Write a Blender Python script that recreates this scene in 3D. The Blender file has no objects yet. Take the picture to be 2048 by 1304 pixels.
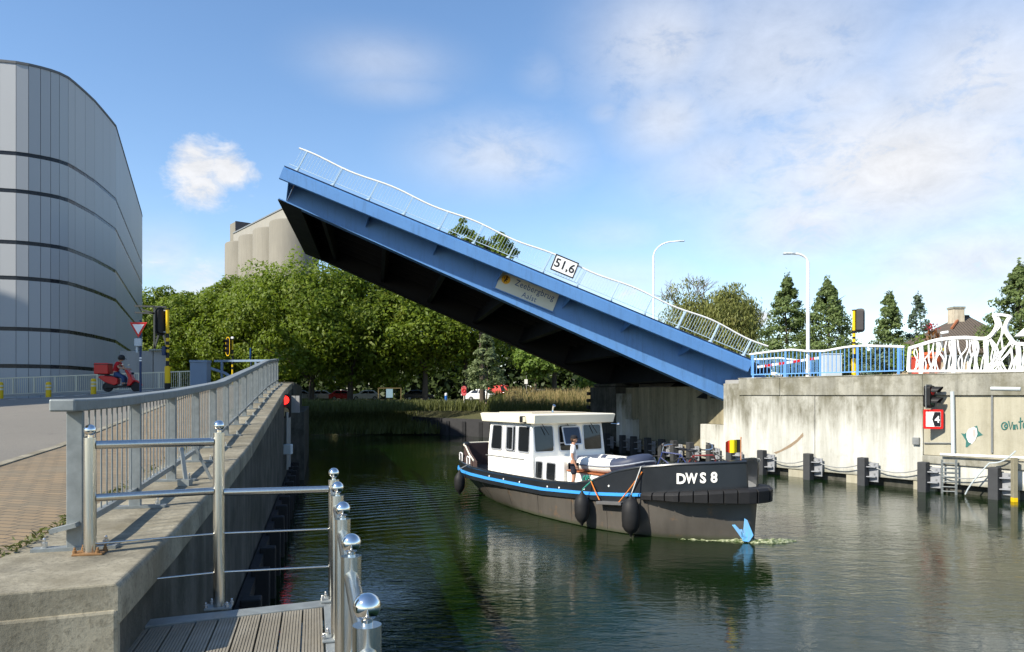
import bpy, math, random
import numpy as np
from mathutils import Vector, Matrix, Quaternion
R = math.radians
V = Vector
random.seed(7)
C = bpy.context.scene.collection
scene = bpy.context.scene

# ------------------------------------------------------------------ camera, sky, sun, exposure
F, HY, EZ = 1480.0, 790.0, 3.8          # focal length and horizon row in photo pixels; eye height over the water
cd = bpy.data.cameras.new('camera')
cam = bpy.data.objects.new('camera', cd); C.objects.link(cam)
cam.location = (0, 0, EZ); cam.rotation_euler = (R(90), 0, 0)
cd.sensor_width = 36; cd.lens = F / 2048 * 36; cd.shift_y = (HY - 652) / 2048
cd.clip_start = 0.05; cd.clip_end = 6000
scene.camera = cam

SUN_H = V((0.80, 0.60, 0)); SUN_EL = R(38)
SDIR = V((SUN_H.x * math.cos(SUN_EL), SUN_H.y * math.cos(SUN_EL), -math.sin(SUN_EL)))
sl = bpy.data.lights.new('sun', 'SUN'); sl.energy = 5.0; sl.angle = R(0.53); sl.color = (1, 0.93, 0.80)
so = bpy.data.objects.new('sun', sl); C.objects.link(so); so.location = (0, 0, 80)
so.rotation_euler = SDIR.to_track_quat('-Z', 'Y').to_euler()
scene.view_settings.view_transform = 'Standard'; scene.view_settings.look = 'None'
scene.view_settings.exposure = 0.68; scene.view_settings.gamma = 1.0

def N(t, typ, x=0, y=0, **kw):
    n = t.nodes.new(typ)
    for k, v in kw.items():
        if k.startswith('i_'):
            key = k[2:]; key = int(key) if key.isdigit() else key.replace('_', ' ')
            n.inputs[key].default_value = v
        else: setattr(n, k, v)
    return n
def math_(t, op, a, b=None, c=None, clamp=False):
    n = t.nodes.new('ShaderNodeMath'); n.operation = op; n.use_clamp = clamp
    for i, q in enumerate((a, b, c)):
        if q is None: continue
        if isinstance(q, (int, float)): n.inputs[i].default_value = q
        else: t.links.new(q, n.inputs[i])
    return n.outputs[0]
def mixc(t, f, a, b, blend='MIX'):
    n = t.nodes.new('ShaderNodeMix'); n.data_type = 'RGBA'; n.blend_type = blend
    for i, q in ((0, f), (6, a), (7, b)):
        if isinstance(q, (int, float)): n.inputs[i].default_value = q
        elif isinstance(q, (tuple, list)): n.inputs[i].default_value = (*q[:3], 1)
        else: t.links.new(q, n.inputs[i])
    return n.outputs[2]
def ramp(t, src, stops):
    n = t.nodes.new('ShaderNodeValToRGB'); cr = n.color_ramp
    while len(cr.elements) < len(stops): cr.elements.new(0.5)
    for e, (p, c) in zip(cr.elements, stops):
        e.position = p; e.color = (c, c, c, 1) if isinstance(c, (int, float)) else (*c, 1)
    t.links.new(src, n.inputs[0]); return n.outputs[0]

def make_world():
    w = bpy.data.worlds.new('World'); scene.world = w; w.use_nodes = True
    t = w.node_tree; t.nodes.clear()
    out = N(t, 'ShaderNodeOutputWorld'); bg = N(t, 'ShaderNodeBackground')
    sky = N(t, 'ShaderNodeTexSky'); sky.sky_type = 'NISHITA'; sky.sun_disc = False
    sky.sun_elevation = SUN_EL; sky.sun_rotation = math.atan2(-SUN_H.x, -SUN_H.y)
    sky.air_density = 1.0; sky.dust_density = 0.25; sky.ozone_density = 2.6; sky.altitude = 10
    tc = N(t, 'ShaderNodeTexCoord'); sp = N(t, 'ShaderNodeSeparateXYZ'); t.links.new(tc.outputs['Generated'], sp.inputs[0])
    az = math_(t, 'ARCTAN2', sp.outputs[0], sp.outputs[1])
    el = math_(t, 'ARCSINE', sp.outputs[2])
    # clouds live on the sky sphere: noise in azimuth / elevation, thickened in a few banks
    cmb = N(t, 'ShaderNodeCombineXYZ'); t.links.new(az, cmb.inputs[0]); t.links.new(math_(t, 'MULTIPLY', el, 1.7), cmb.inputs[1])
    def noise(scale, detail, rough, off, dist=0.0):
        mp = N(t, 'ShaderNodeMapping'); mp.inputs[1].default_value = off; t.links.new(cmb.outputs[0], mp.inputs[0])
        n = N(t, 'ShaderNodeTexNoise'); n.inputs['Scale'].default_value = scale; n.inputs['Detail'].default_value = detail
        n.inputs['Roughness'].default_value = rough; n.inputs['Distortion'].default_value = dist
        t.links.new(mp.outputs[0], n.inputs['Vector']); return n.outputs[0]
    n1 = noise(4.0, 8, 0.60, (3.1, 0.4, 0.0), 0.4)
    n2 = noise(17.0, 7, 0.66, (0.3, 7.0, 0.0), 0.3)
    def blob(px, py, rx, ry, gain):
        a0 = math.atan2((px - 1024), F); e0 = math.atan2((HY - py), math.hypot(F, px - 1024))
        dx = math_(t, 'DIVIDE', math_(t, 'SUBTRACT', az, a0), rx / F * math.cos(a0) ** 2)
        dy = math_(t, 'DIVIDE', math_(t, 'SUBTRACT', el, e0), ry / F)
        r2 = math_(t, 'ADD', math_(t, 'MULTIPLY', dx, dx), math_(t, 'MULTIPLY', dy, dy))
        return math_(t, 'MULTIPLY', math_(t, 'EXPONENT', math_(t, 'MULTIPLY', r2, -1.0)), gain)
    wob = math_(t, 'ADD', math_(t, 'MULTIPLY', n1, 0.9), math_(t, 'MULTIPLY', n2, 0.80))   # about 0.85 on average
    soft = None
    for b in CLOUDS_SOFT:
        q = blob(*b); soft = q if soft is None else math_(t, 'MAXIMUM', soft, q)
    hard = None
    for b in CLOUDS_PUFF:
        q = blob(*b); hard = q if hard is None else math_(t, 'MAXIMUM', hard, q)
    s = math_(t, 'MULTIPLY', soft, math_(t, 'MULTIPLY_ADD', math_(t, 'SUBTRACT', wob, 0.85), 2.5, 1.12, clamp=True))
    h = math_(t, 'SUBTRACT', math_(t, 'ADD', hard, math_(t, 'MULTIPLY', math_(t, 'SUBTRACT', wob, 0.85), 2.1)), 0.40)
    h = math_(t, 'MULTIPLY', math_(t, 'MULTIPLY', h, 1.7, clamp=True), math_(t, 'MULTIPLY', hard, 2.2, clamp=True))
    # thin veil everywhere low over the horizon, scattered clouds in the rest of the sky
    low = math_(t, 'MULTIPLY', math_(t, 'EXPONENT', math_(t, 'MULTIPLY', math_(t, 'ABSOLUTE', el), -8.0)), 0.30)
    back = math_(t, 'MULTIPLY', math_(t, 'LESS_THAN', sp.outputs[1], 0.2), math_(t, 'MULTIPLY', math_(t, 'SUBTRACT', wob, 0.83), 4.0, clamp=True))
    m = math_(t, 'MAXIMUM', math_(t, 'MAXIMUM', s, h), math_(t, 'MAXIMUM', low, math_(t, 'MULTIPLY', back, 0.15)), clamp=True)
    shade = math_(t, 'MULTIPLY_ADD', n2, 3.2, 3.5)
    cc = N(t, 'ShaderNodeCombineColor')
    t.links.new(shade, cc.inputs[0]); t.links.new(math_(t, 'MULTIPLY', shade, 1.02), cc.inputs[1]); t.links.new(math_(t, 'MULTIPLY', shade, 1.07), cc.inputs[2])
    hs = N(t, 'ShaderNodeHueSaturation'); hs.inputs['Saturation'].default_value = 1.08; hs.inputs['Value'].default_value = SKY_GAIN
    t.links.new(sky.outputs[0], hs.inputs['Color'])
    t.links.new(mixc(t, m, hs.outputs[0], cc.outputs[0]), bg.inputs['Color'])
    bg.inputs['Strength'].default_value = 0.105
    t.links.new(bg.outputs[0], out.inputs[0])
# px, py, half width, half height, density: where the banks of cloud stand in the sky
CLOUDS_SOFT = [(1560, 130, 300, 170, .66), (1330, 90, 150, 110, .7), (1340, 240, 110, 80, .7), (1800, 330, 420, 170, 1.0), (1960, 180, 300, 150, .85), (1450, 330, 170, 90, .6), (1620, 440, 220, 90, .85), (1950, 520, 330, 90, .85), (1700, 200, 200, 80, .7),
               (760, 125, 130, 45, .38), (780, 175, 110, 30, .3), (1000, 315, 150, 62, .62), (1090, 150, 50, 40, .18), (1240, 470, 120, 40, .3), (1240, 560, 200, 50, .45), (420, 590, 120, 70, .8), (330, 520, 90, 60, .5), (1215, 225, 40, 25, .35)]
CLOUDS_PUFF = [(392, 322, 72, 52, 1.0), (455, 335, 60, 48, .95), (400, 372, 72, 44, .85), (500, 352, 48, 28, .6), (400, 560, 95, 50, .95), (330, 530, 60, 36, .8), (1520, 640, 40, 36, .9), (1860, 365, 130, 36, .8), (1255, 585, 40, 26, .7)]
SKY_GAIN = 1.30
make_world()

# ------------------------------------------------------------------ placing
def pt(px, py, d): return V(((px - 1024) / F * d, d, EZ + (HY - py) / F * d))
def wx(px, d): return (px - 1024) / F * d
def wz(py, d): return EZ + (HY - py) / F * d
def lerp(a, b, t): return a + (b - a) * t
def interp(x, tab):
    if x <= tab[0][0]: return tab[0][1]
    for (a, va), (b, vb) in zip(tab, tab[1:]):
        if x <= b:
            u = (x - a) / (b - a); return va + (vb - va) * u
    return tab[-1][1]
def smooth(a, b, x):
    u = max(0, min(1, (x - a) / (b - a))); return u * u * (3 - 2 * u)

# ------------------------------------------------------------------ mesh collecting
class MB:
    def __init__(s): s.v = []; s.f = []; s.m = []; s.M = None; s.mi = 0
    def add(s, vs, fs):
        b = len(s.v)
        s.v += [tuple(s.M @ V(q)) for q in vs] if s.M else [tuple(q) for q in vs]
        s.f += [tuple(i + b for i in q) for q in fs]; s.m += [s.mi] * len(fs); return s
    def hexa(s, p): return s.add(p, [(0, 3, 2, 1), (4, 5, 6, 7), (0, 1, 5, 4), (1, 2, 6, 5), (2, 3, 7, 6), (3, 0, 4, 7)])
    def box(s, c, size, rz=0):
        x, y, z = [q / 2 for q in size]; c = V(c); rot = Matrix.Rotation(rz, 3, 'Z')
        return s.hexa([c + rot @ V(q) for q in ((-x, -y, -z), (x, -y, -z), (x, y, -z), (-x, y, -z), (-x, -y, z), (x, -y, z), (x, y, z), (-x, y, z))])
    def beam(s, a, b, w, h, up=(0, 0, 1)):
        a, b = V(a), V(b); d = (b - a).normalized(); up = V(up)
        if abs(d.dot(up)) > .98: up = V((1, 0, 0)) if abs(d.x) < .9 else V((0, 1, 0))
        sd = d.cross(up).normalized(); u = sd.cross(d); sd *= w / 2; u *= h / 2
        return s.hexa([a - sd - u, a + sd - u, b + sd - u, b - sd - u, a - sd + u, a + sd + u, b + sd + u, b - sd + u])
    def tube(s, pts, r, n=8, cap=True, flat=None):
        pts = [V(p) for p in pts]; k = len(pts); rs = r if isinstance(r, (list, tuple)) else [r] * k
        vs = []; prev = None
        for i, p in enumerate(pts):
            d = (pts[min(i + 1, k - 1)] - pts[max(i - 1, 0)])
            d = d.normalized() if d.length > 1e-9 else V((0, 0, 1))
            if prev is None:
                ref = V((0, 0, 1)) if abs(d.z) < .95 else V((1, 0, 0)); a = d.cross(ref).normalized()
            else:
                a = prev - d * prev.dot(d); a = a.normalized() if a.length > 1e-6 else d.cross(V((0, 0, 1))).normalized()
            prev = a; b = d.cross(a)
            for j in range(n):
                t = 2 * math.pi * j / n; vs.append(p + (a * math.cos(t) + b * math.sin(t)) * rs[i])
        fs = [(i * n + j, i * n + (j + 1) % n, (i + 1) * n + (j + 1) % n, (i + 1) * n + j) for i in range(k - 1) for j in range(n)]
        if cap: fs += [tuple(range(n - 1, -1, -1)), tuple((k - 1) * n + j for j in range(n))]
        return s.add(vs, fs)
    def cyl(s, a, b, r, r2=None, n=12): return s.tube([a, b], [r, r if r2 is None else r2], n)
    def sphere(s, c, r, nu=14, nv=9):
        c = V(c); r = r if isinstance(r, (tuple, list)) else (r, r, r)
        vs = [c + V((0, 0, r[2]))]
        for i in range(1, nv):
            p = math.pi * i / nv
            for j in range(nu):
                t = 2 * math.pi * j / nu; vs.append(c + V((r[0] * math.sin(p) * math.cos(t), r[1] * math.sin(p) * math.sin(t), r[2] * math.cos(p))))
        vs.append(c - V((0, 0, r[2]))); L = len(vs) - 1
        fs = [(0, 1 + j, 1 + (j + 1) % nu) for j in range(nu)]
        for i in range(nv - 2):
            for j in range(nu): a = 1 + i * nu; fs.append((a + j, a + nu + j, a + nu + (j + 1) % nu, a + (j + 1) % nu))
        a = 1 + (nv - 2) * nu; fs += [(a + j, L, a + (j + 1) % nu) for j in range(nu)]
        return s.add(vs, fs)
    def lathe(s, c, prof, n=20):
        c = V(c); vs = [c + V((r * math.cos(2 * math.pi * j / n), r * math.sin(2 * math.pi * j / n), z)) for r, z in prof for j in range(n)]
        k = len(prof); fs = [(i * n + j, i * n + (j + 1) % n, (i + 1) * n + (j + 1) % n, (i + 1) * n + j) for i in range(k - 1) for j in range(n)]
        fs += [tuple(range(n - 1, -1, -1)), tuple((k - 1) * n + j for j in range(n))]
        return s.add(vs, fs)
    def prism(s, poly, o, ex, ey, dep):
        o, ex, ey, dep = V(o), V(ex), V(ey), V(dep); n = len(poly)
        a = [o + ex * x + ey * y for x, y in poly]; vs = a + [q + dep for q in a]
        fs = [tuple(range(n - 1, -1, -1)), tuple(range(n, 2 * n))] + [(i, (i + 1) % n, n + (i + 1) % n, n + i) for i in range(n)]
        return s.add(vs, fs)
    def ring(s, outer, inner, o, ex, ey, dep):       # a frame: outer and inner loops of the same length
        o, ex, ey, dep = V(o), V(ex), V(ey), V(dep); n = len(outer)
        a = [o + ex * x + ey * y for x, y in outer]; b = [o + ex * x + ey * y for x, y in inner]
        vs = a + b + [q + dep for q in a] + [q + dep for q in b]; fs = []
        for i in range(n):
            j = (i + 1) % n
            fs += [(2 * n + i, 2 * n + j, 3 * n + j, 3 * n + i), (i, j, 2 * n + j, 2 * n + i), (n + j, n + i, 3 * n + i, 3 * n + j), (j, i, n + i, n + j)]
        return s.add(vs, fs)
    def loft(s, secs, closed=True, cap=True):
        n = len(secs[0]); vs = [q for sec in secs for q in sec]; fs = []
        for i in range(len(secs) - 1):
            for j in range(n if closed else n - 1):
                k = (j + 1) % n; fs.append((i * n + j, i * n + k, (i + 1) * n + k, (i + 1) * n + j))
        if cap and closed: fs += [tuple(range(n - 1, -1, -1)), tuple((len(secs) - 1) * n + j for j in range(n))]
        return s.add(vs, fs)
    def build(s, name, mat, parent=None, smooth=False, bevel=0, seg=2, label=None):
        off = woff(parent) if parent else V((0, 0, 0))
        if parent is None and s.v:
            a = np.array(s.v); off = V(((a[:, 0].min() + a[:, 0].max()) / 2, (a[:, 1].min() + a[:, 1].max()) / 2, a[:, 2].min()))
        me = bpy.data.meshes.new(name)
        me.from_pydata([(x - off.x, y - off.y, z - off.z) for x, y, z in s.v], [], s.f)
        mats = mat if isinstance(mat, (list, tuple)) else [mat]
        for q in mats: me.materials.append(q)
        if len(mats) > 1: me.polygons.foreach_set('material_index', s.m)
        if smooth: me.polygons.foreach_set('use_smooth', [True] * len(me.polygons))
        me.update()
        o = bpy.data.objects.new(name, me); C.objects.link(o)
        if parent: o.parent = parent
        else: o.location = off
        if bevel:
            b = o.modifiers.new('bevel', 'BEVEL'); b.width = bevel; b.segments = seg; b.limit_method = 'ANGLE'; b.angle_limit = R(40)
        if smooth is True: set_auto(o)
        if label: o['label'] = label
        return o
def set_auto(o, ang=40):
    me = o.data
    try: me.set_sharp_from_angle(angle=R(ang))
    except Exception: pass
def woff(o):
    v = V((0, 0, 0))
    while o: v = v + o.location; o = o.parent
    return v
def thing(name, label, cat, loc=(0, 0, 0), group=None):
    o = bpy.data.objects.new(name, None); C.objects.link(o); o.empty_display_size = .2
    o.location = loc; return tag(o, label, cat, group)
def tag(o, label=None, cat=None, group=None, kind=None):
    if label: o['label'] = label
    if cat: o['category'] = cat
    if group: o['group'] = group
    if kind: o['kind'] = kind
    return o
def place(o, M):
    loc, rot, sc = M.decompose(); o.location = loc; o.rotation_euler = rot.to_euler(); return o
def dup(root, label=None, M=None):
    def cp(o, parent):
        c = o.copy(); C.objects.link(c)
        if parent: c.parent = parent
        for ch in list(o.children): cp(ch, c)
        return c
    r = cp(root, None)
    if label: r['label'] = label
    if M is not None: place(r, M)
    return r
def rr(w, h, r, n=4, cx=0, cy=0):           # rounded rectangle loop
    p = []
    for sx, sy, a0 in ((1, 1, 0), (-1, 1, 90), (-1, -1, 180), (1, -1, 270)):
        for i in range(n + 1):
            a = R(a0 + 90 * i / n); p.append((cx + sx * (w / 2 - r) + r * math.cos(a), cy + sy * (h / 2 - r) + r * math.sin(a)))
    return p
def circ(r, n=24, cx=0, cy=0): return [(cx + r * math.cos(2 * math.pi * i / n), cy + r * math.sin(2 * math.pi * i / n)) for i in range(n)]
def text(name, body, size, o, ex, ey, dep, mat, parent, align='CENTER', bold=0.0, label=None, spacing=1.0, wide=1.0):
    cu = bpy.data.curves.new(name, 'FONT'); cu.body = body; cu.size = size; cu.align_x = align; cu.align_y = 'CENTER'
    cu.extrude = dep; cu.offset = bold; cu.space_character = spacing; cu.resolution_u = 3
    ob = bpy.data.objects.new(name, cu); C.objects.link(ob)
    bpy.context.view_layer.update()
    me = bpy.data.meshes.new_from_object(ob.evaluated_get(bpy.context.evaluated_depsgraph_get()))
    bpy.data.objects.remove(ob); bpy.data.curves.remove(cu)
    ex, ey = V(ex).normalized(), V(ey).normalized(); ez = ex.cross(ey); o = V(o) - woff(parent)
    if wide != 1: me.transform(Matrix.Scale(wide, 4, V((1, 0, 0))))
    me.transform(Matrix(((ex.x, ey.x, ez.x, o.x), (ex.y, ey.y, ez.y, o.y), (ex.z, ey.z, ez.z, o.z), (0, 0, 0, 1))))
    me.materials.clear(); me.materials.append(mat)
    ob = bpy.data.objects.new(name, me); C.objects.link(ob); ob.parent = parent
    return ob

# ------------------------------------------------------------------ materials
MAT = {}
def new_mat(name):
    m = bpy.data.materials.new(name); m.use_nodes = True; MAT[name] = m
    t = m.node_tree; return m, t, t.nodes['Principled BSDF']
def coords(t, kind='Object', scale=(1, 1, 1)):
    if kind == 'World':
        g = N(t, 'ShaderNodeNewGeometry'); src = g.outputs['Position']
    else:
        g = N(t, 'ShaderNodeTexCoord'); src = g.outputs[kind]
    mp = N(t, 'ShaderNodeMapping'); mp.inputs[3].default_value = scale; t.links.new(src, mp.inputs[0]); return mp.outputs[0]
def tnoise(t, vec, scale, detail=5, rough=.6, dist=0):
    n = N(t, 'ShaderNodeTexNoise'); n.inputs['Scale'].default_value = scale; n.inputs['Detail'].default_value = detail
    n.inputs['Roughness'].default_value = rough; n.inputs['Distortion'].default_value = dist
    t.links.new(vec, n.inputs['Vector']); return n.outputs[0]
def add_bump(t, b, h, strength, dist=.01):
    n = N(t, 'ShaderNodeBump'); n.inputs['Strength'].default_value = strength; n.inputs['Distance'].default_value = dist
    t.links.new(h, n.inputs['Height']); t.links.new(n.outputs[0], b.inputs['Normal'])
def paint(name, col, rough=.4, metal=0, var=.12, vs=3.0, dirt=None, dirt_amt=.0, bump=0, spec=.28, coat=0, scale=(1, 1, 1), kind='World'):
    m, t, b = new_mat(name)
    v = coords(t, kind, scale); n = tnoise(t, v, vs, 6, .62)
    c = mixc(t, n, tuple(q * (1 - var) for q in col), tuple(min(1, q * (1 + var)) for q in col))
    if dirt:
        v2 = coords(t, 'World', (1.3, 1.3, .22)); n2 = tnoise(t, v2, 3.5, 7, .7)
        f = ramp(t, n2, [(.48, 0), (.75, dirt_amt)]); c = mixc(t, f, c, dirt)
    t.links.new(c, b.inputs['Base Color'])
    b.inputs['Roughness'].default_value = rough; b.inputs['Metallic'].default_value = metal; b.inputs['Specular IOR Level'].default_value = spec
    if coat: b.inputs['Coat Weight'].default_value = coat; b.inputs['Coat Roughness'].default_value = .06
    t.links.new(math_(t, 'MULTIPLY_ADD', n, .25, rough - .1, clamp=True), b.inputs['Roughness'])
    if bump: add_bump(t, b, tnoise(t, v, vs * 12, 4, .6), bump, .01)
    return m
def concrete(name, base, dark, streak=.6, top=None, moss=None, speck=.3, rough=.85, ws=.45, board=0, bump=.35, drips=0):
    m, t, b = new_mat(name)
    v = coords(t, 'World'); big = tnoise(t, v, ws, 6, .6); fine = tnoise(t, v, 30, 4, .7)
    vst = coords(t, 'World', (1, 1, .09)); st = tnoise(t, vst, 1.6, 8, .72)
    c = mixc(t, ramp(t, big, [(.3, 0), (.7, 1)]), tuple(q * .86 for q in base), tuple(min(1, q * 1.1) for q in base))
    c = mixc(t, math_(t, 'MULTIPLY', ramp(t, st, [(.42, 0), (.68, 1)]), streak), c, dark)
    med = tnoise(t, v, 3.2, 8, .75)
    c = mixc(t, math_(t, 'MULTIPLY', ramp(t, med, [(.52, 0), (.72, 1)]), streak * .7), c, tuple(q * 1.15 for q in dark))
    c = mixc(t, math_(t, 'MULTIPLY', ramp(t, fine, [(.5, 0), (.75, 1)]), speck), c, tuple(q * .6 for q in dark))
    if drips:        # dirty runs hanging from the top of the wall
        sp = N(t, 'ShaderNodeSeparateXYZ'); t.links.new(v, sp.inputs[0]); wd = tnoise(t, coords(t, 'World', (1, 1, .05)), 1.1, 6, .75); patch = tnoise(t, coords(t, 'World', (1, 1, .5)), .9, 8, .72)
        low = math_(t, 'MULTIPLY_ADD', wd, -6.0, 5.0); f = math_(t, 'MULTIPLY', math_(t, 'SUBTRACT', sp.outputs[2], low), .8, clamp=True)
        f = math_(t, 'MULTIPLY', f, ramp(t, patch, [(.34, .2), (.58, 1.0)])); c = mixc(t, f, c, (.15, .142, .105))
        tide = ramp(t, math_(t, 'ADD', math_(t, 'MULTIPLY', sp.outputs[2], .5), math_(t, 'MULTIPLY', wd, .3)), [(.34, .65), (.46, 0)]); c = mixc(t, tide, c, (.16, .155, .11))
    if moss:
        c = mixc(t, math_(t, 'MULTIPLY', ramp(t, tnoise(t, v, 1.1, 7, .7), [(.44, 0), (.62, 1)]), .75), c, moss)
    h = math_(t, 'ADD', fine, math_(t, 'MULTIPLY', med, 1.5))
    if board:
        w = N(t, 'ShaderNodeTexWave'); w.bands_direction = 'DIAGONAL'; w.inputs['Scale'].default_value = board; w.inputs['Distortion'].default_value = .6
        t.links.new(coords(t, 'World', (1, 1, 0.0)), w.inputs['Vector']); h = math_(t, 'ADD', h, math_(t, 'MULTIPLY', w.outputs[1], .6))
        c = mixc(t, math_(t, 'MULTIPLY', w.outputs[1], .18), c, dark)
    t.links.new(c, b.inputs['Base Color']); b.inputs['Roughness'].default_value = rough; b.inputs['Specular IOR Level'].default_value = .3
    add_bump(t, b, h, bump, .02); return m
def foliage(name, dark, light, trans=.35, yellow=None):
    m, t, b = new_mat(name); g = N(t, 'ShaderNodeNewGeometry')
    r = g.outputs['Random Per Island']; v = coords(t, 'World'); n = tnoise(t, v, .35, 4, .6)
    c = mixc(t, r, dark, light); c = mixc(t, math_(t, 'MULTIPLY', ramp(t, n, [(.4, 0), (.65, 1)]), .5), c, tuple(q * .6 for q in dark))
    if yellow: c = mixc(t, math_(t, 'MULTIPLY', ramp(t, tnoise(t, v, .8, 3, .6), [(.55, 0), (.7, 1)]), .55), c, yellow)
    t.links.new(c, b.inputs['Base Color']); b.inputs['Roughness'].default_value = .55; b.inputs['Specular IOR Level'].default_value = .35
    tr = N(t, 'ShaderNodeBsdfTranslucent'); t.links.new(mixc(t, .5, c, light), tr.inputs[0])
    mx = N(t, 'ShaderNodeMixShader'); mx.inputs[0].default_value = trans
    t.links.new(b.outputs[0], mx.inputs[1]); t.links.new(tr.outputs[0], mx.inputs[2])
    t.links.new(mx.outputs[0], t.nodes['Material Output'].inputs[0]); return m
def glass_dark(name, col=(.012, .014, .016), rough=.04):
    m, t, b = new_mat(name); b.inputs['Base Color'].default_value = (*col, 1); b.inputs['Roughness'].default_value = rough
    b.inputs['Specular IOR Level'].default_value = .7; return m
def emit(name, col, s, base=(.1, .01, .01)):
    m, t, b = new_mat(name); b.inputs['Base Color'].default_value = (*base, 1)
    b.inputs['Emission Color'].default_value = (*col, 1); b.inputs['Emission Strength'].default_value = s; b.inputs['Roughness'].default_value = .2; return m
# ------------------------------------------------------------------ shared materials
M_CONC_OLD = concrete('weathered_concrete', (.33, .30, .225), (.07, .063, .046), .85, speck=.7, ws=1.2, bump=.16, moss=(.155, .135, .09))
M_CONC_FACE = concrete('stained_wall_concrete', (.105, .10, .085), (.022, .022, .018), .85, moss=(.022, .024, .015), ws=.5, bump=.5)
M_CONC_PALE = concrete('pale_wall_concrete', (.55, .545, .50), (.19, .185, .14), .5, speck=.15, ws=.35, bump=.25, drips=2.3)
M_CONC_BAND = concrete('grey_parapet_concrete', (.34, .33, .28), (.09, .088, .07), .65, moss=(.13, .12, .08), ws=.8, bump=.4)
M_CONC_GREY = concrete('grey_wall_concrete', (.40, .375, .29), (.17, .155, .10), .45, speck=.2, ws=.5, bump=.3)
M_CONC_ABUT = concrete('board_marked_concrete', (.34, .30, .20), (.08, .072, .045), .7, ws=.4, board=1.2, bump=.3)
M_CONC_ROAD = concrete('plain_grey_concrete', (.30, .30, .29), (.16, .16, .15), .3, ws=.4, bump=.15)
M_GALV = paint('galvanised_steel', (.215, .235, .235), .5, .3, .45, 9, bump=.05)
M_STEEL_DULL = paint('dull_grey_steel', (.25, .26, .26), .5, .5, .25, 5)
M_BOLT = paint('bright_bolt_steel', (.6, .6, .6), .25, 1, .1)
M_RUST = paint('rusty_plate', (.22, .12, .05), .7, .1, .5, 14)
def stainless():
    m, t, b = new_mat('stainless_steel'); v = coords(t, 'World', (40, 40, 2)); n = tnoise(t, v, 3, 4, .6)
    c = mixc(t, n, (.50, .485, .44), (.66, .645, .60)); t.links.new(c, b.inputs['Base Color'])
    b.inputs['Metallic'].default_value = 1; t.links.new(math_(t, 'MULTIPLY_ADD', n, .16, .16), b.inputs['Roughness'])
    m2, t2, b2 = new_mat('polished_steel'); b2.inputs['Base Color'].default_value = (.78, .77, .74, 1); b2.inputs['Metallic'].default_value = 1; b2.inputs['Roughness'].default_value = .07
    return m, m2
M_INOX, M_POLISH = stainless()
M_BLACK = paint('black_plastic', (.012, .012, .013), .45, 0, .2)
M_RUBBER = paint('black_rubber', (.014, .014, .015), .6, 0, .3, 6)
M_YELLOW = paint('yellow_paint', (.72, .47, .01), .45, 0, .1)
M_WHITE = paint('white_paint', (.80, .80, .78), .4, 0, .05, dirt=(.4, .38, .33), dirt_amt=.25)
M_RED = paint('red_paint', (.55, .015, .012), .35, 0, .1)
M_CREAM = paint('cream_rail_paint', (.62, .58, .44), .5, 0, .1)
M_BLUEGREY = paint('blue_grey_paint', (.16, .22, .30), .5, 0, .1)
M_LGREY = paint('light_grey_paint', (.45, .50, .52), .5, 0, .08)
M_DKBLUE = paint('dark_blue_paint', (.02, .04, .10), .4, 0, .15)
M_GLASS = glass_dark('dark_glass')

# ------------------------------------------------------------------ ground, water
ZC = [(-12, 2.69), (6, 2.70), (9, 2.79), (13, 2.96), (19, 3.42), (25, 3.90), (31, 4.24), (36, 4.42), (60, 4.42)]
def gzo(d, o): return interp(d, ZC) - min(.80, .075 * max(0, o - 1.2)) * smooth(10, 30, d)
def LQ(d, o, z=None):
    return V((-1.19 - .262 * d - .9673 * o, d - .2535 * o, gzo(d, o) if z is None else z))
def gz(x, y):
    o = -(x + 1.19 + .262 * y) * .9673; return gzo(y + .2535 * o, o)
def d0(o): return 4.32 - .14 * o

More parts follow.
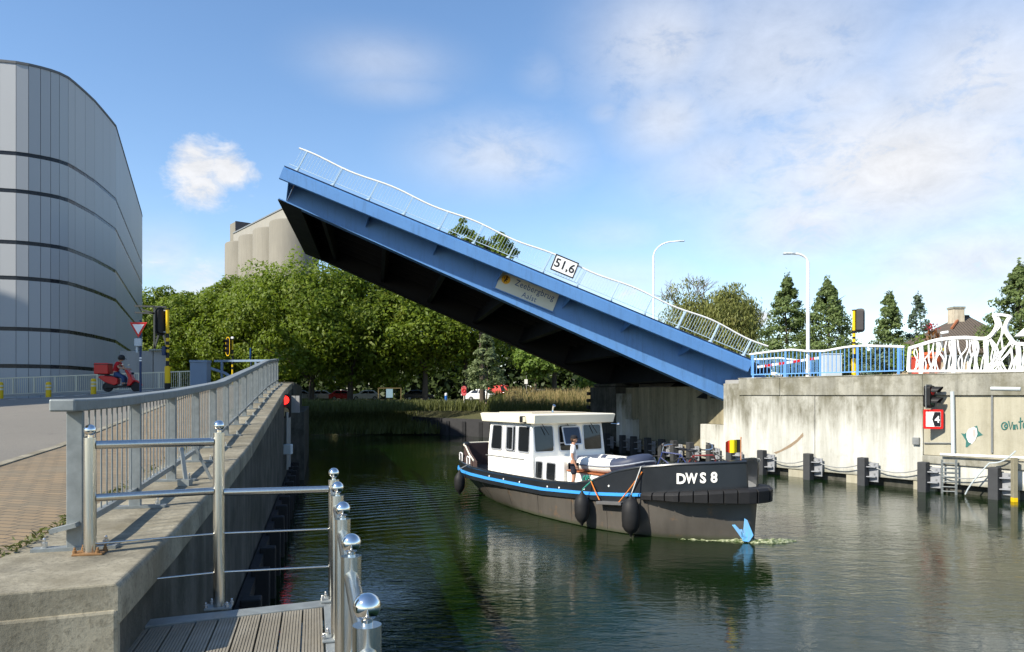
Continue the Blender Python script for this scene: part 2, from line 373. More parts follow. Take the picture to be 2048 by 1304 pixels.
def make_water():
    m, t, b = new_mat('canal_water')
    v = coords(t, 'World', (1, 1, 1))
    mp = N(t, 'ShaderNodeMapping'); mp.inputs[2].default_value = (0, 0, R(18)); mp.inputs[3].default_value = (1.0, 2.1, 1); t.links.new(v, mp.inputs[0])
    a = tnoise(t, mp.outputs[0], 1.15, 3, .5, .6); c2 = tnoise(t, mp.outputs[0], 4.2, 4, .55, .4); big = tnoise(t, v, .16, 2, .5)
    h = math_(t, 'ADD', math_(t, 'MULTIPLY', a, .55), math_(t, 'ADD', math_(t, 'MULTIPLY', c2, .24), math_(t, 'MULTIPLY', tnoise(t, mp.outputs[0], 10.5, 2, .5, .3), .035)))
    h = math_(t, 'MULTIPLY', h, math_(t, 'MULTIPLY_ADD', ramp(t, big, [(.36, 0), (.64, 1)]), .95, .28))
    # wake: short waves running off the stern
    w = N(t, 'ShaderNodeTexWave'); w.inputs['Scale'].default_value = .55; w.inputs['Distortion'].default_value = 2.5; w.inputs['Detail'].default_value = 2
    mw = N(t, 'ShaderNodeMapping'); mw.inputs[2].default_value = (0, 0, R(62)); t.links.new(v, mw.inputs[0]); t.links.new(mw.outputs[0], w.inputs['Vector'])
    sp = N(t, 'ShaderNodeSeparateXYZ'); t.links.new(v, sp.inputs[0])
    def g(px, py, r):
        dx = math_(t, 'SUBTRACT', sp.outputs[0], px); dy = math_(t, 'SUBTRACT', sp.outputs[1], py)
        return math_(t, 'EXPONENT', math_(t, 'DIVIDE', math_(t, 'ADD', math_(t, 'MULTIPLY', dx, dx), math_(t, 'MULTIPLY', dy, dy)), -r * r))
    wk = g(-4.5, 28, 5.5)
    h = math_(t, 'ADD', h, math_(t, 'MULTIPLY', math_(t, 'MULTIPLY', w.outputs[1], wk), .55))
    n = N(t, 'ShaderNodeBump'); n.inputs['Strength'].default_value = 1.0; n.inputs['Distance'].default_value = .037
    t.links.new(h, n.inputs['Height']); t.links.new(n.outputs[0], b.inputs['Normal'])
    c = mixc(t, ramp(t, tnoise(t, v, .22, 3, .5), [(.35, 0), (.65, 1)]), (.003, .010, .0015), (.005, .016, .0022))
    t.links.new(c, b.inputs['Base Color']); b.inputs['Roughness'].default_value = .025; b.inputs['IOR'].default_value = 1.333
    b.inputs['Specular IOR Level'].default_value = .42
    w_ = MB(); w_.add([(-160, -40, 0), (90, -40, 0), (90, 190, 0), (-160, 190, 0)], [(0, 1, 2, 3)])
    tag(w_.build('water', m), kind='structure')
make_water()

def asphalt():
    m, t, b = new_mat('asphalt'); v = coords(t, 'World'); n = tnoise(t, v, .35, 5, .6); f = tnoise(t, v, 55, 3, .7)
    c = mixc(t, n, (.115, .105, .09), (.165, .15, .125)); c = mixc(t, math_(t, 'MULTIPLY', ramp(t, f, [(.4, 0), (.7, 1)]), .5), c, (.26, .24, .20))
    c = mixc(t, math_(t, 'MULTIPLY', ramp(t, tnoise(t, v, 1.3, 7, .75), [(.56, 0), (.66, 1)]), .3), c, (.06, .055, .05))
    t.links.new(c, b.inputs['Base Color']); b.inputs['Roughness'].default_value = .9; add_bump(t, b, f, .4, .01); return m
def brick():
    m, t, b = new_mat('brick_paving'); br = N(t, 'ShaderNodeTexBrick')
    mp = N(t, 'ShaderNodeMapping'); mp.inputs[2].default_value = (0, 0, R(15)); g = N(t, 'ShaderNodeNewGeometry'); t.links.new(g.outputs['Position'], mp.inputs[0])
    t.links.new(mp.outputs[0], br.inputs['Vector']); br.inputs['Scale'].default_value = 1
    br.inputs['Brick Width'].default_value = .22; br.inputs['Row Height'].default_value = .11; br.inputs['Mortar Size'].default_value = .009; br.inputs['Mortar Smooth'].default_value = .3
    br.inputs['Color1'].default_value = (.24, .17, .095, 1); br.inputs['Color2'].default_value = (.165, .125, .075, 1); br.inputs['Mortar'].default_value = (.07, .06, .045, 1)
    n = tnoise(t, coords(t, 'World'), 1.2, 7, .7)
    c = mixc(t, math_(t, 'MULTIPLY', ramp(t, n, [(.42, 0), (.68, 1)]), .65), br.outputs[0], (.17, .145, .10))
    t.links.new(c, b.inputs['Base Color']); b.inputs['Roughness'].default_value = .9
    add_bump(t, b, math_(t, 'ADD', math_(t, 'MULTIPLY', br.outputs['Fac'], -1), n), .5, .012); return m
M_ASPH, M_BRICK = asphalt(), brick()
def gras(name, a, b2, c3=None):
    m, t, b = new_mat(name); v = coords(t, 'World'); n = tnoise(t, v, .8, 8, .7); f = tnoise(t, v, 9, 5, .7)
    c = mixc(t, ramp(t, n, [(.3, 0), (.7, 1)]), a, b2); c = mixc(t, math_(t, 'MULTIPLY', f, .6), c, tuple(q * .4 for q in a))
    t.links.new(c, b.inputs['Base Color']); b.inputs['Roughness'].default_value = .95; add_bump(t, b, f, .8, .1); return m
M_BANK = gras('bank_soil_and_grass', (.055, .060, .018), (.10, .09, .03))

DS = [-12, -6, -2, 0, 2, 3, 3.6, 4.0, 4.3] + [5, 6, 7.5, 9, 11, 13, 15, 17, 19, 21, 23, 25, 28, 31, 34, 36, 40, 45, 50]
def strip(os, dz=0, dmin=None, dmax=50, cut=True):
    mb = MB(); rows = []
    ds = [d for d in DS if 4.4 < d <= dmax]
    grid = [[LQ(d0(o), o) + V((0, 0, dz)) for o in os]] + [[LQ(d, o) + V((0, 0, dz)) for o in os] for d in ds]
    n = len(os); vs = [q for r in grid for q in r]
    mb.add(vs, [(i * n + j, (i + 1) * n + j, (i + 1) * n + j + 1, i * n + j + 1) for i in range(len(grid) - 1) for j in range(n - 1)]); return mb
tag(strip([.90, 1.3, 1.8, 2.4, 3.02], -.012, dmax=31).build('pavement', M_BRICK), kind='structure')
tag(strip([3.0, 3.5, 4.5, 6, 8, 10, 12, 16, 24, 40, 90], -.016).build('road', M_ASPH), kind='structure')
mb = strip([.90, 1.3, 2.2, 3.05], -.02); mb.v = [q for q in mb.v]; tag(mb.build('road_edge', M_ASPH), kind='structure')
mb = MB()
for a, b in zip(DS[9:], DS[10:]):
    if b <= 31: mb.beam(LQ(a, 3.02) + V((0, 0, -.03)), LQ(b, 3.02) + V((0, 0, -.03)), .14, .07)
tag(mb.build('kerb', M_CONC_OLD), kind='structure')
mb = MB()
for k in range(7):
    a, b = [V((wx(q, 33.5), 33.5, 0)) for q in (20 + k * 44, 42 + k * 44)]
    mb.hexa([V((x, y, gz(x, y) + dz)) for dz in (-.014, -.008) for x, y in ((a.x, 33.4), (b.x, 33.4), (b.x, 33.55), (a.x, 33.55))])
tag(mb.build('road_marking', M_WHITE), kind='structure')
# low ground under and behind the street, and the far banks
mb = MB(); mb.prism([(-14.6, 49), (-19, 58), (-24, 70), (-38, 100), (-62, 150), (-900, 900), (-1500, 300), (-300, 20), (-120, 24), (-105, 20), (-40, 40)], (0, 0, -2), (1, 0, 0), (0, 1, 0), (0, 0, 5.55))
tag(mb.build('ground', M_BANK), kind='structure')
SHORE = [(5.8, 54.2), (1.5, 60.5), (-2.6, 67), (-7.5, 72), (-13, 79), (-21, 92), (-32, 116), (-50, 150)]
def shore_far():
    # quay line, slope up to the plateau
    mb = MB(); top = [(x + 3.4, y + 5.4) for x, y in SHORE]
    n = len(SHORE); zb = [1.55, 1.55, 1.55, 1.5, 1.0, .5, .1, -.3]; vs = [(x, y, z) for (x, y), z in zip(SHORE, zb)] + [(x + 1.4, y + 2.3, max(1.2, z + .75)) for (x, y), z in zip(SHORE, zb)] + [(x, y, 3.0) for x, y in top] + [(x + 60, y + 300, 3.3) for x, y in top] + [(x, y, -2) for x, y in SHORE]
    fs = []
    for r in (0, n, 2 * n): fs += [(r + i, r + i + 1, r + n + i + 1, r + n + i) for i in range(n - 1)]
    fs += [(4 * n + i, 4 * n + i + 1, i + 1, i) for i in range(n - 1)]
    fs = [tuple(reversed(f)) for f in fs]
    mb.add(vs, fs)
    tag(mb.build('far_bank', M_BANK), kind='structure')
    mb = MB(); mb.add([(3.4 + 5.8, 59.6, 3.02), (900, 300, 3.02), (1500, 2500, 3.02), (-1500, 2500, 3.02), (-80, 150, 3.02), (-28, 122, 3.02), (-9.6, 84.4, 3.02)], [(0, 1, 2, 3, 4, 5, 6)])
    tag(mb.build('far_ground', M_BANK), kind='structure')
shore_far()

# ------------------------------------------------------------------ left quay wall
def left_quay():
    root = thing('quay_wall', 'dark stained concrete quay wall with pale weathered top along the near left bank', 'quay wall', tuple(LQ(d0(0), 0, 0)))
    ds = [d0(0)] + [d for d in DS if 4.4 < d <= 34]
    # coping slab
    mb = MB(); secs = []
    for k, d in enumerate(ds):
        dd = (lambda o: d0(o)) if k == 0 else (lambda o, d=d: d)
        z = interp(d, ZC)
        secs.append([LQ(dd(-.03), -.03, z - .24), LQ(dd(-.03), -.03, z - .025), LQ(dd(-.005), -.005, z), LQ(dd(.93), .93, z), LQ(dd(.93), .93, z - .24)])
    mb.loft(secs); mb.build('coping', M_CONC_OLD, root, bevel=.012)
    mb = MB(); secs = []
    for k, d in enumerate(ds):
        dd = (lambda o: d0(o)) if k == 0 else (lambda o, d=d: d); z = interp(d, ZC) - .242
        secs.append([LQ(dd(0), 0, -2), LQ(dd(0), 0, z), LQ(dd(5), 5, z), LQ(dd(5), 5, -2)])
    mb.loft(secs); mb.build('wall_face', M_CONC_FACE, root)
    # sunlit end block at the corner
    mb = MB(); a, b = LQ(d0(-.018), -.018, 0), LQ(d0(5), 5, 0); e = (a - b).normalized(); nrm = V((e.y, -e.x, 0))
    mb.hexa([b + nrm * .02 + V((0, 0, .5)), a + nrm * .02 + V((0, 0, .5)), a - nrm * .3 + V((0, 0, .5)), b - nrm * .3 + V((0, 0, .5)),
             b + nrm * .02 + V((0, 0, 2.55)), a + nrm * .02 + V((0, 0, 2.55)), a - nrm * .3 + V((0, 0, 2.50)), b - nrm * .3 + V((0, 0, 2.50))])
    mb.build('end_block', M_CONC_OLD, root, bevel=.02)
    # bridge abutment at the far end of the quay
    mb = MB(); z = 3.05
    secs = [[LQ(d, -.55, -2), LQ(d, -.55, z), LQ(d, .6, z), LQ(d, .6, -2)] for d in (33, 49.5)]; mb.loft(secs)
    secs = [[LQ(d, -.1, 3.0), LQ(d, -.1, 4.38), LQ(d, 1.2, 4.38), LQ(d, 1.2, 3.0)] for d in (33.2, 49.4)]; mb.loft(secs)
    mb.build('abutment', M_CONC_FACE, root, bevel=.02)
    # fender timbers along the foot of the wall
    for i in range(14):
        d = 8.6 + i * 1.75
        mb = MB(); mb.beam(LQ(d, -.24, -1), LQ(d, -.24, .95), .26, .28, up=(.9673, .2535, 0))
        o = mb.build('fender_timber', M_RUBBER, bevel=.02)
        tag(o, 'dark fender timber in the water at the foot of the near left quay wall', 'fender timber', 'fender timbers along the left quay wall')
    mb = MB()
    mb.beam(LQ(8, -.10, .75), LQ(32.5, -.10, .75), .14, .22); mb.beam(LQ(8, -.12, .22), LQ(32.5, -.12, .22), .18, .18)
    mb.build('fender_rail', M_RUBBER, root)
left_quay()

# ------------------------------------------------------------------ galvanised railing on the quay
def left_railing():
    root = thing('metal_railing', 'grey galvanised railing with thin upright bars along the left quay edge', 'railing', tuple(LQ(5.33, .5)))
    O = .52
    posts = [5.40 + 1.72 * i for i in range(16)]
    HT = 1.03
    top = []
    hr = MB(); br = MB()
    pts = [LQ(d, O) for d in [5.12] + [p for p in np.arange(5.4, 31.3, .86)]]
    for a, b in zip(pts, pts[1:]):
        hr.beam(a + V((0, 0, HT)), b + V((0, 0, HT)), .16, .085)
        if a.y > 5.2: br.beam(a + V((0, 0, .17)), b + V((0, 0, .17)), .05, .05)
    # the railing turns towards the bridge at its far end
    e = pts[-1]; e2 = e + V((-.9, 2.6, .12)); hr.beam(e + V((0, 0, HT)), e2 + V((0, 0, HT)), .16, .085)
    hr.build('handrail', M_GALV, root, bevel=.012); br.build('bottom_rail', M_GALV, root)
    for d in posts:
        p = LQ(d, O); q = V((-.2535, .9673, 0)); mb = MB()
        mb.beam(p, p + V((0, 0, HT - .045)), .05, .105, up=(.9673, .2535, 0))
        po = mb.build('post', M_GALV, root, bevel=.006)
        mb = MB(); mb.beam(p + V((-.26, -.07, .012)), p + V((.26, .07, .012)), .10, .024); mb.build('base_plate', M_GALV, po)
        for s in (-.19, .19):
            mb = MB(); c = p + V((s, s * .26, .024)); mb.lathe(c, [(.022, 0), (.022, .035), (.011, .035), (.011, .06), (.006, .068)], 8)
            mb.build('bolt', M_BOLT, po)
    for a, b in zip(posts, posts[1:]):
        mb = MB(); n = 11
        for i in range(1, n):
            d = a + (b - a) * i / n; p = LQ(d, O); mb.cyl(p + V((0, 0, .17)), p + V((0, 0, HT - .03)), .0065, n=6)
        mb.build('bar_panel', M_GALV, root)
    # bracing strut of the third post
    p = LQ(posts[2] - .35, .30); mb = MB(); mb.beam(p + V((-.1, .1, .42)), p + V((0, 0, .02)), .04, .03); mb.build('strut', M_GALV, root)
    mb = MB(); mb.beam(p + V((-.05, .35, .42)), p + V((.12, .4, .02)), .04, .03); mb.build('strut', M_GALV, root)
    mb = MB(); mb.box(p + V((0, -.03, .035)), (.13, .10, .07)); mb.build('strut_foot', M_GALV, root)
    mb = MB(); p = LQ(5.33, .56); mb.beam(p + V((-.09, -.02, .15)), p + V((.07, .02, .19)), .09, .03); mb.build('bracket', M_GALV, root)
left_railing()

# ------------------------------------------------------------------ stainless railing and the jetty
DECK = 2.2
def gang(d): return V((.15 - .267 * d, d, 0))      # line of the jetty's outer posts
def inox_railing():
    root = thing('stainless_railing', 'polished stainless steel railing with ball topped posts round the wooden jetty', 'railing', (-1.4, 5.7, DECK))
    def post(p, z0, z1, r=.041, rusty=False):
        mb = MB(); mb.cyl((p.x, p.y, z0), (p.x, p.y, z1), r, n=24); po = mb.build('post', M_INOX, root, smooth=True)
        mb = MB(); mb.sphere((p.x, p.y, z1 + .052), .0395, 24, 16); mb.cyl((p.x, p.y, z1), (p.x, p.y, z1 + .02), .017, n=12); mb.build('ball_cap', M_POLISH, po, smooth=True)
        mb = MB(); mb.box((p.x, p.y, z0 + .007), (.19, .15, .014), R(14)); mb.build('base_plate', M_RUST if rusty else M_GALV, po, bevel=.003)
        for sx, sy in ((-.075, -.055), (.075, -.04), (.075, .055), (-.075, .05)):
            mb = MB(); mb.lathe((p.x + sx, p.y + sy, z0 + .012), [(.014, 0), (.014, .022), (.009, .024), (.009, .036), (.004, .042)], 8)
            mb.build('bolt', M_RUST if rusty else M_BOLT, po)
    A = V((-2.925, 5.13, 0)); B = V((-2.19, 5.53, 0)); Cc = gang(5.73)
    post(A, interp(5, ZC), 3.505, rusty=True); post(B, DECK + .012, 3.52); 
    gd = [5.73 - .905 * i for i in range(8)]
    for d in gd: post(gang(d), DECK + .012, 3.145, .041)
    def rail(name, a, b, z, r, sm=None):
        e = (b - a).normalized() * .038; mb = MB(); mb.cyl(V((a.x, a.y, z)) + e, V((b.x, b.y, z)) - e, r, n=16); mb.build(name, sm or M_INOX, root, smooth=True)
    rail('handrail', A, B, 3.452, .030); rail('handrail', A, B, 3.085, .027); rail('handrail', B, Cc, 3.072, .027)
    rail('thin_bar', A, B, 2.765, .0075); rail('thin_bar', B, Cc, 2.765, .0075); rail('thin_bar', B, Cc, 2.475, .0075)
    w = V((-2.63, 5.30, 0)); rail('thin_bar', w, B, 2.475, .0075)
    for a, b in zip(gd, gd[1:]):
        rail('handrail', gang(a), gang(b), 3.062, .030)
        for z in (2.765, 2.475): rail('thin_bar', gang(a), gang(b), z, .0075)
inox_railing()
def jetty():
    root = thing('wooden_jetty', 'grooved weathered decking jetty with galvanised steel edges at the bottom left', 'jetty', (-1.2, 3, DECK))
    def wood():
        m, t, b = new_mat('weathered_decking'); v = coords(t, 'World', (6, .8, 1)); n = tnoise(t, v, 3, 6, .7); big = tnoise(t, coords(t, 'World'), 1.6, 5, .6)
        c = mixc(t, n, (.12, .105, .078), (.29, .26, .20)); c = mixc(t, math_(t, 'MULTIPLY', ramp(t, big, [(.45, 0), (.65, 1)]), .5), c, (.34, .32, .27))
        oi = N(t, 'ShaderNodeObjectInfo'); c = mixc(t, math_(t, 'MULTIPLY', oi.outputs['Random'], .35), c, (.10, .088, .065))
        t.links.new(c, b.inputs['Base Color']); b.inputs['Roughness'].default_value = .8; add_bump(t, b, n, .4, .004); return m
    mw = wood(); q = V((-.2575, .966, 0)); p = V((.966, .2575, 0))
    right = gang(5.5) - p * .10; total = 1.30; n = 9; w = total / n
    def dk(d, o):  # along, distance left of the right edge line
        g = gang(d); return g - p * (.085 + o)
    for i in range(n):
        mb = MB(); o0, o1 = i * w + .004, (i + 1) * w - .004; k = 7
        prof = []
        for j in range(k):
            u0 = o0 + (o1 - o0) * j / k; u1 = o0 + (o1 - o0) * (j + 1) / k; g = (u1 - u0) * .22
            prof += [(u0 + g * .3, 0), (u1 - g, 0), (u1 - g * .6, -.006), (u1, -.006)]
        prof = prof[:-2] + [(o1, -.028), (o0, -.028)]
        end = 5.62 + .038 * (total - (o0 + o1) / 2) - .20 * (o0 + o1) / 2
        secs = [[dk(d, u) + V((0, 0, DECK + z)) for u, z in prof] for d in (end, -1.6)]
        mb.loft(secs); mb.build('plank', mw, root)
    mb = MB()
    a, b = dk(5.60, -.02), dk(5.60 - .17 * total, total + .14)
    for s in ((0, .0),):
        mb.hexa([V((q2.x, q2.y, z)) for z in (DECK - .10, DECK + .010) for q2 in (b, a, a + q * .17, b + q * .17)])
    mb.build('end_plate', M_GALV, root, bevel=.004)
    mb = MB(); mb.hexa([V((q2.x, q2.y, z)) for z in (DECK - .14, DECK + .008) for q2 in (dk(-1.6, -.01), dk(-1.6, -.17), dk(5.76, -.17), dk(5.76, -.01))]); mb.build('edge_plate', M_GALV, root, bevel=.004)
    for d in (5.4, 2.4, -.8):
        mb = MB(); g = gang(d) + V((-.1, 0, 0)); mb.cyl((g.x, g.y, -2), (g.x, g.y, DECK - .15), .11, n=14); mb.build('pile', M_STEEL_DULL, root, smooth=True)
jetty()
# ------------------------------------------------------------------ curved metal building
def building():
    root = thing('metal_clad_building', 'tall grey building with curved corner, vertical metal panels and dark horizontal bands', 'building', (-30, 46, 3.4))
    O = [(-40.5, 45), (-39.5, 42.6), (-38, 41.9), (-35, 41.75), (-31.5, 41.75), (-30.2, 41.83), (-29.06, 42.0), (-28.27, 42.2), (-27.75, 42.48), (-27.3, 42.84), (-26.95, 43.2), (-26.7, 43.6), (-26.55, 44.2), (-26.6, 44.97),
         (-26.75, 46.3), (-26.95, 47.7), (-27.3, 49.3), (-27.65, 50.8), (-27.98, 52.15)]
    n2 = 12; O += [(lerp(-27.98, -39.2, i / n2), lerp(52.15, 78.4, i / n2)) for i in range(1, n2 + 1)] + [(-46.5, 77.5), (-47, 66), (-43, 54)]
    m, t, b = new_mat('metal_cladding'); v = coords(t, 'World', (1, 1, .25)); n = tnoise(t, v, .9, 4, .6); big = tnoise(t, coords(t, 'World'), .12, 3, .5)
    oi = N(t, 'ShaderNodeNewGeometry')
    c = mixc(t, n, (.37, .38, .39), (.40, .41, .42)); c = mixc(t, math_(t, 'MULTIPLY', oi.outputs['Random Per Island'], .35), c, (.33, .345, .36))
    t.links.new(c, b.inputs['Base Color']); b.inputs['Metallic'].default_value = .12; b.inputs['Roughness'].default_value = .5
    md = paint('dark_window_band', (.018, .02, .025), .25, 0, .2); mj = paint('panel_joint', (.13, .135, .14), .7, 0, .1)
    zs = [3.2, 5.45, 7.57, 10.47, 12.5, 15.43, 17.56, 22.75]
    def seg_normals():
        out = []
        for i, p in enumerate(O):
            a, c = V((*O[i - 1], 0)), V((*O[(i + 1) % len(O)], 0)); d = (c - a).normalized(); out.append(V((d.y, -d.x, 0)))
        return out
    NR = seg_normals()
    def at(i, z, off=0): return V((O[i][0], O[i][1], z)) + NR[i] * off
    for a, c in zip(zs, zs[1:]):
        lo, hi = a + (.115 if a > 3.3 else 0), c - (.115 if c < 22 else 0); mb = MB()
        for i in range(len(O)):          # one panel per step of the outline, joints left open
            j = (i + 1) % len(O); p0, p1 = at(i, 0), at(j, 0); L = (p1 - p0).length
            k = max(1, min(12, round(L / 1.15)))
            for q in range(k):
                u0, u1 = q / k + .012 / L, (q + 1) / k - .012 / L
                s0, s1 = p0.lerp(p1, u0), p0.lerp(p1, u1); n0, n1 = NR[i].lerp(NR[j], u0) * .05, NR[i].lerp(NR[j], u1) * .05
                z0, z1 = V((0, 0, lo)), V((0, 0, hi))
                mb.hexa([s0 + z0, s0 + n0 + z0, s1 + n1 + z0, s1 + z0, s0 + z1, s0 + n0 + z1, s1 + n1 + z1, s1 + z1])
        mb.build('cladding_band', m, root)
    mb = MB(); mb.loft([[at(i, z) for i in range(len(O))] for z in (3.2, 22.7)]); mb.build('wall', mj, root)
    for z in zs[1:-1]:
        mb = MB(); mb.loft([[at(i, z + dz, .02) for i in range(len(O))] for dz in (-.11, .11)], cap=False); mb.build('window_band', md, root)
    mb = MB(); mb.loft([[at(i, z, .09) for i in range(len(O))] for z in (22.68, 22.82)]); mb.build('roof_edge', mj, root)
    # its neighbour outside the frame, which shades the street
    o2 = thing('office_building', 'plain grey flat roofed block out of view beside the street, shading the road', 'building', (-55, 19, 2.8))
    mb = MB(); mb.box((-55, 13.75, 17.6), (26, 20.5, 29.6)); mb.build('wall', M_CONC_ROAD, o2)
    mb = MB(); mb.box((-55, 13.75, 32.6), (26.4, 20.9, .4)); mb.build('roof', M_CONC_BAND, o2)
building()

def silo():
    root = thing('grain_silo', 'row of huge grey concrete silo cylinders behind the trees with a windowless gallery', 'silo', (-62, 186, 3))
    m = concrete('silo_concrete', (.215, .20, .165), (.14, .128, .105), .35, ws=.06, speck=.15, bump=.2)
    cs = [(-71.9, 200.5), (-65.2, 192.2), (-58.7, 184.2), (-51.9, 175.8)]
    for x, y in cs:
        mb = MB(); mb.lathe((x, y, 2.9), [(5.55, 0), (5.55, 41.2), (5.35, 41.6)], 40); mb.build('silo_cylinder', m, root, smooth=True)
    mg = paint('pale_gallery_panels', (.27, .26, .23), .7, 0, .12, .6, dirt=(.3, .26, .2), dirt_amt=.6)
    q = (V((*cs[3], 0)) - V((*cs[0], 0))).normalized(); pp = V((-q.y, q.x, 0)); a = V((*cs[0], 0)) - q * 1; c = V((*cs[3], 0)) + q * 4
    mb = MB(); mb.beam(a + V((0, 0, 45.7)), c + V((0, 0, 45.7)), 6.4, 3.0); mb.build('gallery', mg, root)
    mb = MB(); mb.beam(a + V((0, 0, 47.35)), c + V((0, 0, 47.35)), 6.8, .3); mb.build('gallery_roof', M_STEEL_DULL, root)
    h = V((*cs[0], 0)) - q * 2.0; mb = MB(); mb.beam(h - q * 3.0 + V((0, 0, 47.3)), h + q * 1.4 + V((0, 0, 47.3)), 5.6, 6.4); mb.build('headhouse', m, root)
    mb = MB(); mb.beam(h + q * 1.41 + V((0, 0, 47.4)), h + q * 1.5 + V((0, 0, 47.4)), 5.7, 6.5); mb.build('headhouse_shade_slab', paint('headhouse_shade_colour', (.09, .08, .08), .7, 0, .2, .5), root)  # dark slab paints shade onto the end face turned from the sun
silo()

# ------------------------------------------------------------------ bascule bridge
def bridge_blue():
    m, t, b = new_mat('blue_bridge_paint'); v = coords(t, 'World'); n = tnoise(t, v, .55, 6, .6); f = tnoise(t, coords(t, 'World', (1, 1, 1)), 6, 5, .7)
    c = mixc(t, n, (.075, .20, .46), (.115, .27, .55)); c = mixc(t, math_(t, 'MULTIPLY', ramp(t, f, [(.55, 0), (.75, 1)]), .25), c, (.06, .14, .30))
    st = tnoise(t, coords(t, 'World', (1.5, 1.5, .18)), 2.6, 7, .72); c = mixc(t, math_(t, 'MULTIPLY', ramp(t, st, [(.5, 0), (.72, 1)]), .38), c, (.045, .085, .16))
    rs = tnoise(t, coords(t, 'World', (1, 1, .5)), 3.4, 6, .7); c = mixc(t, math_(t, 'MULTIPLY', ramp(t, rs, [(.66, 0), (.74, 1)]), .5), c, (.14, .11, .09))
    t.links.new(c, b.inputs['Base Color']); b.inputs['Roughness'].default_value = .42; b.inputs['Specular IOR Level'].default_value = .4; return m
M_BLUE = bridge_blue()
M_BLUE_RAIL = paint('blue_rail_paint', (.14, .33, .66), .4, 0, .08)
M_PALEBLUE = paint('pale_rail_paint', (.42, .55, .66), .4, 0, .08)
M_UNDER = paint('painted_underside_shade', (.010, .011, .014), .6, 0, .3, 1.5)  # near-black colour paints in shade under the leaf and on the far girder
HB = pt(1492, 716, 38.2); TB = pt(568, 333, 36.45)
LV = (TB - HB); LEN = LV.length; LV = LV.normalized()
WV = V((-2.73, 14.95, 0)).normalized()
NV = WV.cross(LV); NV = NV.normalized() * (1 if NV.z > 0 else -1)
def BP(l, w, n): return HB + LV * l + WV * w + NV * n
def bridge():
    root = thing('bascule_bridge', 'raised blue bascule bridge leaf tilted up over the canal', 'bridge', tuple(HB))
    W = 17.0; L = LEN
    mb = MB()      # deck plate
    mb.hexa([BP(-1.5, .06, -.22), BP(L - .12, .06, -.22), BP(L - .12, W - .06, -.22), BP(-1.5, W - .06, -.22), BP(-1.5, .06, -.02), BP(L - .12, .06, -.02), BP(L - .12, W - .06, -.02), BP(-1.5, W - .06, -.02)])
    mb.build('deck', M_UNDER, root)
    for w0, s in ((0, 1), (W, -1)):   # edge beams of the deck
        mb = MB(); prof = [(0.05, .02), (-.07, -.10), (-.01, -.62), (.06, -.66), (.20, -.30), (.28, .0)]
        mb.loft([[BP(l, w0 + s * w, n) for w, n in prof] for l in (-.35, L)]); eb = mb.build('edge_beam', M_BLUE, root)
        mb = MB(); mb.hexa([BP(l, w0 + s * w, n) for n in (.021, .05) for l, w in ((-.35, -.02), (L, -.02), (L, .22), (-.35, .22))]); mb.build('deck_lip', M_DKBLUE, root)
    def depth(l): return -1.30 - .88 * (1 - max(0, min(1, l / L)))
    for w0, s in ((1.30, 1), (W - 1.05, -1)):   # main girders
        mb = MB(); secs = []
        for l in [-2.2, 0, 3, 7, 12, 17, 21, L - .55]:
            secs.append([BP(l, w0, -.2), BP(l, w0, depth(l)), BP(l, w0 + s * .03, depth(l)), BP(l, w0 + s * .03, -.2)])
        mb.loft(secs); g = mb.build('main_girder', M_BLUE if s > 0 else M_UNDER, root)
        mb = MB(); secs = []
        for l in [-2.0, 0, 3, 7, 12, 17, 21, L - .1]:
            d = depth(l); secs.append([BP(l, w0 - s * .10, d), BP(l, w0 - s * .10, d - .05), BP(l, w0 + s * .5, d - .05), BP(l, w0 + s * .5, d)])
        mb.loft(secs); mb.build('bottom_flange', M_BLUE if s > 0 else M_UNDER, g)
        if s > 0:
            for l in (2.85, 6.2, 9.55, 13.25, 16.8, 20.5):   # triangular brackets under the overhang
                mb = MB(); mb.prism([(0, -.15), (0, -1.0), (-1.08, -.66), (-1.18, -.15)], BP(l, w0, 0), WV, NV, LV * .03); mb.build('bracket', M_BLUE, g)
    # end of the leaf
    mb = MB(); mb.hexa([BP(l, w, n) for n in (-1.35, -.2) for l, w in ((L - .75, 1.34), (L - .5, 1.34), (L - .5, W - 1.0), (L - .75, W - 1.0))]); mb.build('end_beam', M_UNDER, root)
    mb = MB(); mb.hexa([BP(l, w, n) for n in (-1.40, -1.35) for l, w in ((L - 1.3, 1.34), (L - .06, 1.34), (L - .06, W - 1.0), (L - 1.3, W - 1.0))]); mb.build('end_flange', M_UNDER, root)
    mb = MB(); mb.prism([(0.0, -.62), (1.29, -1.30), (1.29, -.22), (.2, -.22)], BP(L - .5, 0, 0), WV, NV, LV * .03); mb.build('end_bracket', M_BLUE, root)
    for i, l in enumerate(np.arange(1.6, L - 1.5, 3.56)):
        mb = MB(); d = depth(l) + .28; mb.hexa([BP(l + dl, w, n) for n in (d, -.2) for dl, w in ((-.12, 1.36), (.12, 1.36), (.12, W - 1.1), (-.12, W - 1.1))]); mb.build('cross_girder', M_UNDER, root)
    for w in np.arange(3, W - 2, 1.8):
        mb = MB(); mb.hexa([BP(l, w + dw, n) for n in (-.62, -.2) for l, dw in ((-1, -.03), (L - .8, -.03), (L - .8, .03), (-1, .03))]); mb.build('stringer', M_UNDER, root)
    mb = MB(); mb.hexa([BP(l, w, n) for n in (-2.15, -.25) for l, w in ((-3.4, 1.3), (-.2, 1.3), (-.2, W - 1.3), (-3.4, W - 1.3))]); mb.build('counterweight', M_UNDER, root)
    # railings of the leaf
    bay = (BP(0, 0, 0) - HB).length
